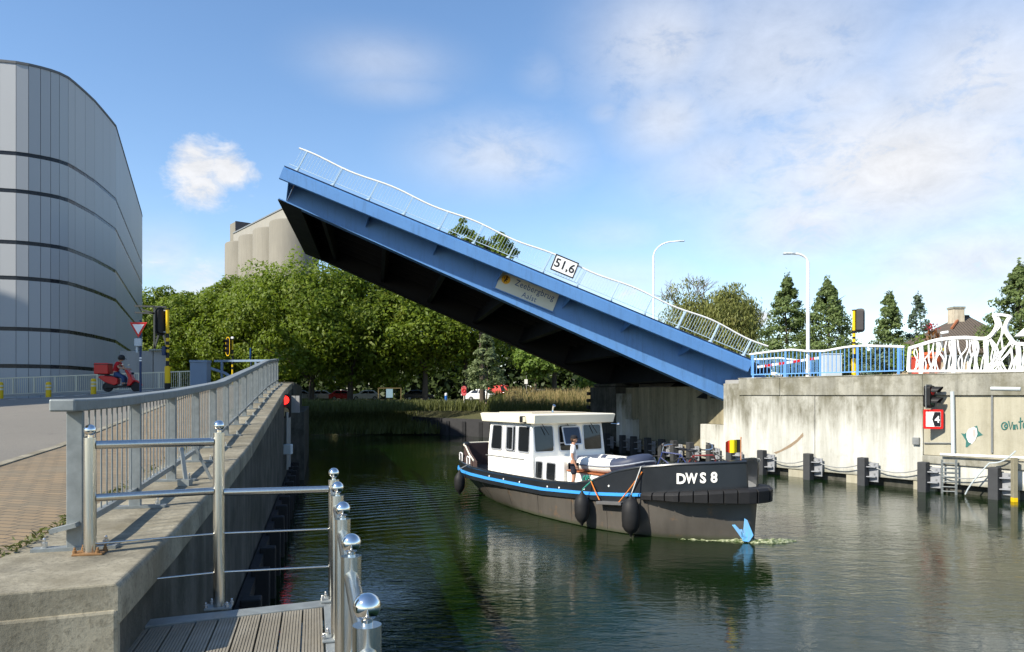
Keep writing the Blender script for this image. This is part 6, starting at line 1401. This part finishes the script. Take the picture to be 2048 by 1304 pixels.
def tree(name, label, base, H, rad, mat, n=9000, leaf=.24, seed=0, trunk_h=.22, kind='round', group=None, bark=None, clumps=46, r_tr=None, rx=1.0):
    rng = np.random.default_rng(seed); b = V(base); root = thing(name, label, 'tree', tuple(b), group); r_tr = r_tr or H * .02
    if kind == 'round':
        limbs(root, b, H, r_tr, rad * .75, 8, rng, bark or M_BARK, fork=trunk_h + .06)
        cz = b.z + H * (trunk_h + (1 - trunk_h) * .5); hz = H * (1 - trunk_h) * .5; P, Nn = [], []
        for i in range(clumps):
            d = rng.normal(0, 1, 3); d /= np.linalg.norm(d); q = rng.uniform(.35, .86); c = np.array([b.x, b.y, cz]) + d * q * np.array([rad * rx, rad, hz]); cr = rad * rng.uniform(.20, .36)
            p, m = ball_pts(rng, c, (cr, cr, cr * .8), n // clumps, .55); P.append(p); Nn.append(m + d * .6)
    elif kind == 'cone':
        limbs(root, b, H, r_tr, rad * .5, 8, rng, bark or M_BARK, fork=trunk_h, top=.97); P, Nn = [], []
        for i in range(clumps):
            t = rng.uniform(0, 1) ** 1.25; a = rng.uniform(0, 2 * math.pi); rr_ = rad * (1 - t) ** .85 * rng.uniform(.55, 1.0) + .12; c = np.array([b.x + rr_ * math.cos(a) * rx, b.y + rr_ * math.sin(a), b.z + H * (trunk_h + (1 - trunk_h) * t)]); cr = (rad * .30 * (1 - t) + .17) * rng.uniform(.7, 1.15)
            p, m = ball_pts(rng, c, (cr * 1.25, cr * 1.25, cr * .75), n // clumps, .1); P.append(p); Nn.append(m + np.array([math.cos(a) * .6, math.sin(a) * .6, .5]))
        tip = np.array([b.x, b.y, b.z + H]); p = tip + rng.normal(0, 1, (n // 40, 3)) * np.array([.12, .12, H * .045]) - np.array([0, 0, H * .05]); P.append(p); Nn.append(rng.normal(0, 1, p.shape))
    elif kind == 'willow':
        limbs(root, b, H, r_tr, rad * .9, 10, rng, bark or M_BARK, fork=trunk_h, top=.85); P, Nn = [], []
        for i in range(clumps):
            d = rng.normal(0, 1, 3); d[2] = abs(d[2]) * .9 + .05; d /= np.linalg.norm(d); q = rng.uniform(.55, .95); c = np.array([b.x, b.y, b.z + H * .45]) + d * q * np.array([rad * rx, rad, H * .52]); k = n // clumps
            L = rng.uniform(.18, .42) * H; w = rad * .16; t = rng.uniform(0, 1, k); p = c + np.stack([rng.normal(0, w, k), rng.normal(0, w, k), .08 * H - t * L], 1); P.append(p); Nn.append(np.stack([rng.normal(0, .6, k) + d[0], rng.normal(0, .6, k) + d[1], rng.normal(.25, .4, k)], 1))
    P, Nn = np.concatenate(P), np.concatenate(Nn)
    leaf_mesh('crown', P, Nn, leaf, mat, root, .5 if kind != 'willow' else .28, seed + 50, .25, droop=(0, 0, -1.3) if kind == 'willow' else None)
    return root
def T(px, d, top, gzv): return V((wx(px, d), d, gzv)), wz(top, d) - gzv
def trees():
    rows = [(292, 106, 592, 7.6, 'bushy plane tree at the left end of the row, half behind the building'), (345, 104, 574, 7.8, 'leafy plane tree rising behind the striped signal pole'), (398, 107, 588, 7.2, 'plane tree behind the blue grey cabinet'),
            (446, 104, 574, 7.4, 'plane tree below the left silo cylinder, behind the small traffic light'), (500, 102, 562, 7.6, 'plane tree below the middle silo cylinders'), (556, 99, 536, 8.0, 'plane tree below the right silo cylinder'),
            (622, 92, 506, 8.6, 'tallest plane tree, its round crown touching the raised bridge tip'), (700, 93, 520, 8.2, 'plane tree standing under the upper bridge leaf with an info board at its foot'), (775, 95, 540, 8.0, 'plane tree behind the info board under the bridge leaf'),
            (850, 93, 560, 7.8, 'dark plane tree with thick trunk beside the blue bollard'), (930, 97, 575, 7.6, 'dark plane tree behind the lifebuoy post'), (1110, 104, 610, 7.2, 'dark plane tree behind the grey parked cars')]
    for i, (px, d, top, r, lb) in enumerate(rows):
        b, H = T(px, d, top, 3.02); H *= 1.09; tree('plane_tree', lb, b, H, r, F_PLANE, 26000 if i < 9 else 14000, .235, 100 + i, .06 if i < 9 else .14, group='plane trees along the far bank', clumps=74, r_tr=.42)
    b, H = T(965, 74, 434, 3.0); root = thing('tall_tree', 'tall thin crowned tree whose top sticks out above the bridge deck', 'tree', tuple(b)); rng = np.random.default_rng(3); limbs(root, b, H, .3, 4.0, 9, rng, M_BARK, .4, .9)
    P, Nn = [], []
    tops = [(925, 442, .45, 70), (918, 456, .5, 80), (908, 466, .55, 80), (930, 462, .6, 110), (943, 468, .5, 80), (952, 478, .6, 110), (938, 482, .7, 140), (965, 486, .6, 110), (978, 492, .6, 100), (990, 480, .5, 70), (1000, 472, .5, 80), (1010, 478, .55, 90), (1004, 490, .7, 130), (1020, 492, .5, 70), (1028, 506, .6, 90), (1014, 508, .8, 150), (985, 505, .9, 170), (915, 482, .6, 90), (903, 474, .35, 40)]
    for px, py, r, n in tops + [(940, 500, 1.4, 400), (985, 510, 1.3, 350), (970, 540, 3, 1600), (1000, 600, 3.2, 1600), (930, 610, 3.2, 1600)]:
        c = pt(px, py, 74 + rng.uniform(-1.5, 1.5)); p, m = ball_pts(rng, tuple(c), (r, r, r * .9), n, .1); P.append(p); Nn.append(m)
    leaf_mesh('crown', np.concatenate(P), np.concatenate(Nn), .19, F_PLANE, root, .5, 77)
    b, H = T(972, 66, 668, 3.0); tree('young_tree', 'young pale green tree with pointed crown beside the white car', b, H, 1.75, F_SILV, 3600, .15, 201, .26, 'cone', bark=M_BARK2, clumps=60, r_tr=.08)
    b, H = T(1072, 70, 688, 3.2); tree('young_tree', 'young round crowned tree with a bare trunk in the tall grass', b, H, 2.5, F_LIME, 3600, .17, 202, .36, bark=M_BARK2, clumps=34, r_tr=.12)
    b, H = T(1176, 80, 728, 3.2); tree('bush', 'light green bush beside the far end of the abutment', b, H, 1.9, F_LIME, 1500, .15, 203, .05, clumps=20, r_tr=.06)
    # dense wood behind the row
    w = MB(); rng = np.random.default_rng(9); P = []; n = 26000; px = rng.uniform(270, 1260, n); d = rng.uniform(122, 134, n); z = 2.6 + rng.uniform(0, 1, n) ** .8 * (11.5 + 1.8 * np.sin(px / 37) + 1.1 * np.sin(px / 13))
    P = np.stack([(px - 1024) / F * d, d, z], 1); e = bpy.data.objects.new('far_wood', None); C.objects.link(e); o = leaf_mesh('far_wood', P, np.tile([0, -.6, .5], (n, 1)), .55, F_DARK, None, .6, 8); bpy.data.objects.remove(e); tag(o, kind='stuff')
    # right bank
    zg = 4.57
    def R_(px, d, top): return T(px, d, top, zg)
    b, H = R_(1382, 76, 558); root = thing('bare_willow', 'willow with half bare upper branches left of the full willow', 'tree', tuple(b)); rng = np.random.default_rng(21); limbs(root, b, H * .55, .35, 3.0, 6, rng, M_BARK, .3, .9)
    mb = MB()
    def grow(p, dvec, L, r, k):
        q = p + dvec * L; mb.tube([p, p.lerp(q, .5) + V((rng.uniform(-.1, .1) * L, 0, 0)), q], [r, r * .8, r * .6], 5)
        if k > 0:
            for _ in range(3 if k > 1 else 2): grow(q, (dvec + V((rng.normal(0, .55), rng.normal(0, .4), rng.normal(.05, .25)))).normalized(), L * rng.uniform(.6, .8), r * .6, k - 1)
    for a in (-.7, -.25, .15, .6): grow(pt(1385, 650, 76), V((a, 0, .85)).normalized(), 1.9, .10, 4)
    mb.build('bare_branches', M_BARK2, root, smooth=True)
    P, Nn = [], []
    for px, py, r, n in ((1385, 625, 2.2, 1700), (1360, 650, 2.4, 1700), (1420, 640, 2.6, 2200), (1340, 690, 2.6, 1600), (1410, 690, 3.0, 2000), (1350, 585, 1.0, 90), (1372, 568, .7, 50), (1400, 565, .7, 40), (1335, 600, .8, 60)):
        p, m = ball_pts(rng, tuple(pt(px, py, 76 + rng.uniform(-1, 1))), (r, r, r), n, .2); P.append(p); Nn.append(m)
    leaf_mesh('crown', np.concatenate(P), np.concatenate(Nn), .20, F_WILLOW, root, .3, 22, droop=(0, 0, -1))
    b, H = R_(1462, 72, 566); tree('weeping_willow', 'full weeping willow between the bridge railing and the dark pointed trees', b, H, 2.75, F_WILLOW, 20000, .20, 31, .12, 'willow', clumps=90, r_tr=.35, rx=1.05)
    for px, d, top, r, lb, m, n, sd in ((1575, 60, 558, 2.9, 'dark pointed tree to the left of the white lamp pole', F_CONE, 15000, 41), (1655, 58, 564, 2.9, 'dark pointed tree between the lamp pole and the yellow signal', F_CONE, 15000, 42),
                                    (1779, 60, 590, 1.9, 'dark pointed tree to the right of the yellow signal', F_CONE, 10000, 43), (1836, 62, 592, 1.7, 'pale thin pointed tree above the flower pot', F_CONEP, 3600, 44)):
        b, H = R_(px, d, top); tree('pointed_tree', lb, b, H, r, m, n, .125, sd, .04, 'cone', group='pointed trees behind the right wall', clumps=230, r_tr=.15)
    b, H = R_(2040, 52, 535); tree('leafy_tree', 'large leafy tree at the right edge beside the tiled house', b, H, 3.3, F_CONE, 16000, .13, 51, .04, 'cone', clumps=240, r_tr=.2)
    for px, d, top, r, lb, m, sd in ((1768, 50, 690, 1.6, 'blue green shrub behind the right half of the blue railing', F_CONEP, 61), (1600, 54, 690, 2.2, 'dark shrub behind the left half of the blue railing', F_CONE, 62), (1700, 54, 680, 1.8, 'dark shrub behind the foot of the yellow signal', F_CONE, 63), (1835, 46, 672, 1.7, 'leafy green shrub behind the flower pots', F_LIME, 64)):
        b, H = R_(px, d, top); tree('shrub', lb, b, H, r, m, 2600, .13, sd, .02, group='shrubs behind the railings', clumps=26, r_tr=.05)
trees()

# ------------------------------------------------------------------ house on the right
def house():
    d = 52; zg = 4.57; o = thing('tiled_house', 'beige house with dark tiled hipped roof and pale chimney behind the white railing', 'house', (wx(1935, d), d, zg))
    mr, t, b = new_mat('old_roof_tiles'); v = coords(t, 'World'); br = N(t, 'ShaderNodeTexWave'); br.inputs['Scale'].default_value = 1.4; br.bands_direction = 'X'; t.links.new(v, br.inputs['Vector'])
    w2 = N(t, 'ShaderNodeTexWave'); w2.inputs['Scale'].default_value = 1.1; w2.bands_direction = 'Z'; t.links.new(v, w2.inputs['Vector'])
    c = mixc(t, tnoise(t, v, 2.2, 7, .7), (.06, .048, .038), (.15, .115, .085)); c = mixc(t, math_(t, 'MULTIPLY', br.outputs[1], .3), c, (.05, .04, .03)); t.links.new(c, b.inputs['Base Color']); b.inputs['Roughness'].default_value = .85
    add_bump(t, b, math_(t, 'ADD', br.outputs[1], w2.outputs[1]), .6, .06)
    x0, x1 = wx(1868, d), wx(2075, d); y0, y1 = d, d + 8.5; ze, zr = wz(702, d), wz(629, d + 3)
    ms = paint('beige_render', (.42, .34, .24), .85, 0, .08); mb = MB(); mb.hexa([V((x, y, z)) for z in (zg, ze) for x, y in ((x0 + .5, y0 + .5), (x1 - .5, y0 + .5), (x1 - .5, y1 - .5), (x0 + .5, y1 - .5))]); wl_ = mb.build('wall', ms, o)
    xr0, xr1 = wx(1932, d + 3.5), x1 - 2.2; ym = (y0 + y1) / 2
    A = [V((x0, y0, ze)), V((x1, y0, ze)), V((x1, y1, ze)), V((x0, y1, ze)), V((xr0, ym, zr)), V((xr1, ym, zr))]
    mb = MB(); mb.add(A + [q - V((0, 0, .12)) for q in A[:4]], [(0, 1, 5, 4), (1, 2, 5), (2, 3, 4, 5), (3, 0, 4), (0, 6, 7, 1), (1, 7, 8, 2), (2, 8, 9, 3), (3, 9, 6, 0), (9, 8, 7, 6)]); rf = mb.build('roof', mr, o)
    mh = paint('ridge_tile_red', (.30, .11, .05), .8, 0, .3, 6); mb = MB(); mb.tube([A[0] + (A[4] - A[0]) * .62 + V((.05, -.04, .03)), A[4] + (A[0] - A[4]) * .12 + V((.05, -.04, .03))], .10, 6); mb.build('hip_tiles', mh, rf)
    mb = MB(); mb.tube([A[4], A[5]], .11, 6); mb.build('ridge_tiles', MAT['old_roof_tiles'], rf)
    mc = paint('chimney_render', (.50, .44, .34), .85, 0, .25, 3, dirt=(.2, .15, .1), dirt_amt=.6); xc = wx(1921, d + 3.4); mb = MB(); mb.box((xc, ym - .3, zr - .2), (.82, .8, 1.6)); ch = mb.build('chimney', mc, rf, bevel=.02); mb = MB(); mb.box((xc, ym - .3, zr + .58), (.92, .9, .16)); mb.build('chimney_cap', M_CONC_BAND, ch)
    for xa in (.22, .45, .68):
        xx = lerp(x0, x1, xa); mb = MB(); mb.ring(rr(1.3, 1.1, .03, 1), rr(1.16, .96, .02, 1), V((xx, y0 + .49, zg + 1.5)), (1, 0, 0), (0, 0, 1), (0, -.06, 0)); f = mb.build('window', M_WHITE, o); mb = MB(); mb.box((xx, y0 + .47, zg + 1.5), (1.18, .03, .98)); mb.build('pane', M_GLASS, f)
    p = V((wx(1940, 47), 47, zg)); g = thing('garden_wall', 'low beige garden wall in front of the house', 'wall', tuple(p)); mb = MB(); mb.box((wx(1960, 47), 47, zg + .35), (9, .25, .75)); mb.build('wall', ms, g); mb = MB(); mb.box((wx(1960, 47), 47, zg + .75), (9.1, .34, .06)); mb.build('coping', M_CONC_BAND, g)
house()

# ------------------------------------------------------------------ parked cars
def car(label, px, d, col, van=False, rz=0, gzv=3.02, name='parked_car', rough=.25):
    o = thing(name, label, 'van' if van else 'car', group='vehicles parked along the far bank'); key = 'car_' + label.split()[0] + str(round(px))
    m = paint(key + '_paint', col, rough, 0, .04, coat=.8)
    L, W, H = (4.9, 1.9, 1.95) if van else (4.1, 1.72, 1.45)
    if van: lo = [(2.42, .35), (2.45, .75), (2.32, 1.02), (1.55, 1.12), (-2.4, 1.12), (-2.45, .35)]; up = [(1.55, 1.11), (.75, 1.86), (.4, 1.95), (-2.3, 1.95), (-2.42, 1.11)]
    else: lo = [(2.0, .28), (2.05, .55), (1.9, .78), (1.0, .93), (-1.85, .95), (-2.02, .80), (-2.03, .30)]; up = [(1.0, .92), (.35, 1.36), (-.1, 1.45), (-1.15, 1.42), (-1.75, .94)]
    def body(nm, prof, w0, w1, mat, zlo, zhi):
        mb = MB(); n = len(prof); vs = []
        for s in (-1, 1):
            for x, z in prof: u = (z - zlo) / (zhi - zlo); vs.append(V((x, s * lerp(w0, w1, u), z)))
        mb.add(vs, [tuple(range(n)), tuple(range(2 * n - 1, n - 1, -1))] + [(i, n + i, n + (i + 1) % n, (i + 1) % n) for i in range(n)]); return mb.build(nm, mat, o, bevel=.07, seg=3, smooth=True)
    body('body', lo, W / 2 - .03, W / 2, m, .3, 1.1); zt = up[2][1]; cb = body('cabin', up, W / 2 - .04, W / 2 - .22, m, up[0][1], zt)
    def glassq(nm, q): mb = MB(); c = sum(q, V()) / 4; nrm = (q[1] - q[0]).cross(q[3] - q[0]).normalized(); nrm = nrm if nrm.dot(c - V((-.3, 0, .9))) > 0 else -nrm; mb.hexa([p + nrm * .005 for p in q] + [p + nrm * .015 for p in q]); mb.build(nm, M_GLASS, cb)
    def P(x, z, s): u = (z - up[0][1]) / (zt - up[0][1]); return V((x, s * lerp(W / 2 - .04, W / 2 - .22, u), z))
    a, b = V((*up[0], 0)), V((*up[1], 0))
    def F_(u, s): x, z = lerp(up[0][0], up[1][0], u), lerp(up[0][1], up[1][1], u); p = P(x, z, s); p.y *= .86; return p
    glassq('windscreen', [F_(.1, -1), F_(.1, 1), F_(.92, 1), F_(.92, -1)])
    for s in (-1, 1):
        zl, zh = up[0][1] + .06, zt - .14
        if van: wins = [(.55, 1.28, .25, .62)]
        else: wins = [(-.35, .72, -.35, .15), (-1.38, -.43, -1.05, -.43)]
        for xb0, xb1, xt0, xt1 in wins: glassq('side_window', [P(xb0, zl, s), P(xb1, zl, s), P(max(xt1, xt0 + .05), zh, s), P(xt0, zh, s)])
        mb = MB(); mb.box((lo[1][0] - .05, s * (W / 2 - .32), .68 if not van else .85), (.12, .32, .15)); mb.build('headlight', M_POLISH, o, bevel=.03)
        mb = MB(); mb.box((lo[-1][0] + .01, s * (W / 2 - .2), .78), (.06, .2, .2)); mb.build('tail_light', M_RED, o)
        for x in (1.25 if not van else 1.55, -1.25 if not van else -1.5):
            mb = MB(); mb.M = Matrix.Translation((x, s * (W / 2 - .09), .31)) @ Matrix.Rotation(R(90), 4, 'X'); mb.lathe((0, 0, -.1), [(.19, 0), (.29, 0), (.31, .03), (.31, .17), (.29, .2), (.19, .2)], 20); w = mb.build('wheel', M_RUBBER, o, smooth=True); mb = MB(); mb.M = Matrix.Translation((x, s * (W / 2 - .08), .31)) @ Matrix.Rotation(R(90), 4, 'X'); mb.lathe((0, 0, -.1), [(.19, 0), (.19, .2)], 16); mb.build('rim', M_STEEL_DULL, w)
    mb = MB(); mb.box((lo[1][0] - .01, 0, .42), (.05, W - .3, .14)); mb.build('bumper', M_BLACK, o, bevel=.02)
    place(o, Matrix.Translation((wx(px, d), d, gzv)) @ Matrix.Rotation(rz, 4, 'Z'))
def cars():
    car('white hatchback parked in front of the red van', 969, 83, (.72, .72, .70), rz=R(-28)); car('red van parked beside the white hatchback', 1001, 87, (.55, .03, .02), True, R(-22))
    car('dark grey car half hidden in the tall grass, left of two grey roofs', 1088, 84, (.05, .06, .075), rz=R(-15)); car('silver blue car whose roof shows beside the light green bush', 1160, 82, (.16, .20, .25), rz=R(170))
    car('dark red car in deep shade under the trees', 688, 103, (.35, .015, .015), rz=R(10)); car('white car in shade left of the info board', 729, 101, (.6, .62, .62), rz=R(-160)); car('grey car in the shade nearest the left quay', 606, 103, (.22, .23, .24), rz=R(14)); car('black car in deep shade between the info board and the blue bollard', 838, 100, (.02, .02, .022), rz=R(6)); car('white car in the shade just left of the dark red car', 648, 104, (.5, .5, .5), rz=R(12))
cars()

# ------------------------------------------------------------------ small things on the far bank
def far_bank_things():
    d = 80; p = V((wx(928, 76), 76, 2.9)); o = thing('lifebuoy_post', 'pink red lifebuoy holder on a pale post at the bank', 'lifebuoy post', tuple(p)); mb = MB(); mb.cyl(p, p + V((0, 0, 1.0)), .06); mb.build('post', M_CREAM, o)
    mpk = paint('faded_red_plastic', (.62, .11, .12), .5, 0, .1); mb = MB(); mb.prism(rr(.52, 1.0, .2), p + V((0, -.08, 1.32)), (1, 0, 0), (0, 0, 1), (0, .16, 0)); h = mb.build('holder', mpk, o, bevel=.03); mb = MB(); mb.ring(circ(.2, 18), circ(.11, 18), p + V((0, -.09, 1.35)), (1, 0, 0), (0, 0, 1), (0, -.03, 0)); mb.build('lifebuoy', M_RED, h)
    p = V((wx(892, 76), 76, 2.9)); o = thing('marker_post', 'blue post with white top standing by a tree trunk', 'post', tuple(p)); mb = MB(); mb.cyl(p, p + V((0, 0, .3)), .13); mb.build('white_foot', M_WHITE, o); mb = MB(); mb.cyl(p + V((0, 0, .3)), p + V((0, 0, .85)), .132); mb.build('blue_band', paint('post_blue', (.02, .12, .42), .4, 0, .1), o); mb = MB(); mb.lathe(p + V((0, 0, .85)), [(.13, 0), (.13, .2), (.06, .27)], 14); mb.build('white_top', M_WHITE, o)
    p = V((wx(778, 84), 84, 2.9)); o = thing('info_board', 'timber frame with a glazed info board under the trees', 'info board', tuple(p)); my = paint('yellowed_timber', (.12, .095, .04), .8, 0, .2)
    for px in (757, 802): mb = MB(); q = V((wx(px, 84), 84, 2.9)); mb.beam(q, q + V((0, 0, 1.7)), .12, .12); mb.build('post', my, o)
    mb = MB(); mb.beam(V((wx(757, 84), 84, 4.58)), V((wx(802, 84), 84, 4.58)), .12, .1); mb.build('beam', my, o); mb = MB(); mb.box((wx(779, 84), 84, 4.0), (.75, .06, 1.0)); mb.build('board', paint('board_blue', (.20, .30, .36), .3, 0, .2, 4), o)
    p = V((wx(1053, 72), 72, 3.1)); o = thing('sign_pole', 'grey pole with a small white plate between the young trees', 'sign', tuple(p)); mb = MB(); mb.cyl(p, p + V((0, 0, 2.6)), .05); mb.build('pole', M_STEEL_DULL, o); mb = MB(); mb.box(p + V((-.05, -.08, 2.0)), (.32, .03, .46)); mb.build('plate', M_WHITE, o)
    p = V((wx(1055, 68), 68, 2.9)); o = thing('marker_post', 'short pale grey post at the edge of the tall grass', 'post', tuple(p)); mb = MB(); mb.box(p + V((0, 0, .6)), (.16, .12, 1.2)); mb.build('post', M_LGREY, o, bevel=.02)
    # timber quay at the far bank
    o = thing('timber_quay', 'dark low timber quay with upright piles at the foot of the far bank', 'quay', (0, 64, 0)); mq = paint('dark_quay_timber', (.035, .035, .037), .85, 0, .4, 3); S = [V((x, y, 0)) for x, y in SHORE[:4] + [(-9.9, 75.1)]]
    for a, b in zip(S, S[1:]):
        n = V((-(b - a).y, (b - a).x, 0)).normalized(); n = n if n.y < 0 or n.x < 0 else -n
        mb = MB(); mb.beam(a + n * .12 + V((0, 0, .75)), b + n * .12 + V((0, 0, .75)), .2, 1.7); mb.build('sheeting', mq, o)
        k = max(2, int((b - a).length / 1.9))
        for i in range(k): p = a.lerp(b, i / k) + n * .32; mb = MB(); mb.beam(p + V((0, 0, -.5)), p + V((0, 0, 1.35)), .32, .32); mb.build('pile', mq, o)
    # tall grass and weeds on the slope
    rng = np.random.default_rng(4)
    def blades(nm, n, pxr, dr, zf, hr, mat, w=.03, seed=0):
        rng = np.random.default_rng(seed); px = rng.uniform(*pxr, n); d = rng.uniform(*dr, n); x = (px - 1024) / F * d; z = zf(px, d); h = rng.uniform(*hr, n) * (1 + .25 * np.sin(px / 9) * np.sin(d * 2.1)); a = rng.uniform(0, math.pi, n); lean = rng.normal(0, .16, (n, 2)) * h[:, None]
        B = np.stack([x, d, z], 1); W = np.stack([np.cos(a), np.sin(a), np.zeros(n)], 1) * w; Tp = B + np.stack([lean[:, 0] + .06 * h, lean[:, 1], h], 1)
        co = np.stack([B - W, B + W, Tp + W * .4, Tp - W * .4], 1).reshape(-1, 3)
        me = bpy.data.meshes.new(nm); me.vertices.add(4 * n); me.vertices.foreach_set('co', co.ravel().astype(np.float32)); me.loops.add(4 * n); me.loops.foreach_set('vertex_index', np.arange(4 * n, dtype=np.int32)); me.polygons.add(n); me.polygons.foreach_set('loop_start', np.arange(0, 4 * n, 4, dtype=np.int32)); me.materials.append(mat); me.update(calc_edges=True)
        o = bpy.data.objects.new(nm, me); C.objects.link(o); tag(o, kind='stuff')
    fg = foliage('grass_green', (.07, .085, .02), (.14, .15, .04), .3); fs = foliage('grass_straw', (.30, .23, .09), (.42, .33, .15), .3)
    slope = lambda px, d: np.interp(d, [54, 58, 64, 70, 76, 84], [1.2, 2.0, 2.6, 3.0, 3.0, 3.0])
    blades('tall_grass', 9000, (980, 1190), (57, 72), slope, (.6, 1.25), fg, .03, 1); blades('dry_grass', 7500, (1010, 1190), (60, 74), slope, (.8, 1.45), fs, .022, 2)
    blades('bank_weeds', 9000, (600, 1000), (70, 84), lambda px, d: np.full_like(px, 2.3), (.4, 1.0), fg, .05, 3)
    blades('bank_growth', 9000, (596, 880), (70, 92), lambda px, d: np.interp(d, [70, 78, 92], [.1, .9, 2.2]) * np.interp(px, [596, 700, 820, 880], [.6, .8, 1, 1]), (.35, 1.1), fg, .06, 6)
    # weeds in the joint between coping and paving
    rng = np.random.default_rng(12); n = 800; dd = 5 + 22 * rng.uniform(0, 1, n) ** 1.6; cl = np.floor(dd * 1.7); keep = (np.sin(cl * 12.9898) * 43758.5453 % 1) > .45; dd = dd[keep]
    P = np.array([tuple(LQ(d_, .93 + rng.normal(0, .025), gzo(d_, .93) + abs(rng.normal(.02, .02)))) for d_ in dd]); wd = leaf_mesh('weeds', P, np.tile([0, 0, 1.0], (len(P), 1)), .035, fg, None, .3, 5); tag(wd, kind='stuff')
far_bank_things()

# ------------------------------------------------------------------ bow wave and foam
def foam():
    m, t, b = new_mat('foam'); v = coords(t, 'World'); n = tnoise(t, v, 9, 5, .7); c = mixc(t, ramp(t, n, [(.42, 0), (.66, 1)]), (.06, .09, .025), (.50, .52, .34)); t.links.new(c, b.inputs['Base Color']); b.inputs['Roughness'].default_value = .35; add_bump(t, b, n, .9, .06)
    mb = MB(); rng = random.Random(2); secs = []
    pts = [(1.3, b0(1.3) + .10), (.9, b0(.9) + .12), (.5, b0(.5) + .14), (.2, .30), (-.05, .16), (-.28, -.02), (-.42, -.3), (-.5, -.6), (-.55, -1.0)]
    for i, (s, tq) in enumerate(pts):
        p = bw(s, tq, 0); w = .05 + .13 * smooth(0, 5, i); hgt = .01 + .085 * smooth(1, 5, i) * smooth(8.5, 6, i)
        d = (bw(*pts[min(i + 1, 8)], 0) - bw(*pts[max(i - 1, 0)], 0)).normalized(); nn = V((d.y, -d.x, 0))
        secs.append([p - nn * w + V((0, 0, -.02)), p - nn * w * .4 + V((0, 0, hgt)), p + nn * w * .3 + V((0, 0, hgt * .8)), p + nn * w * 1.4 + V((0, 0, -.02))])
    mb.loft(secs); o = mb.build('bow_wave', m, smooth=True); s = o.modifiers.new('s', 'SUBSURF'); s.levels = 3; s.render_levels = 3
    tx = bpy.data.textures.new('foam_noise', 'CLOUDS'); tx.noise_scale = .10; dsp = o.modifiers.new('d', 'DISPLACE'); dsp.texture = tx; dsp.strength = .11; dsp.mid_level = .5; dsp.texture_coords = 'LOCAL'
    tag(o, kind='stuff')
foam()
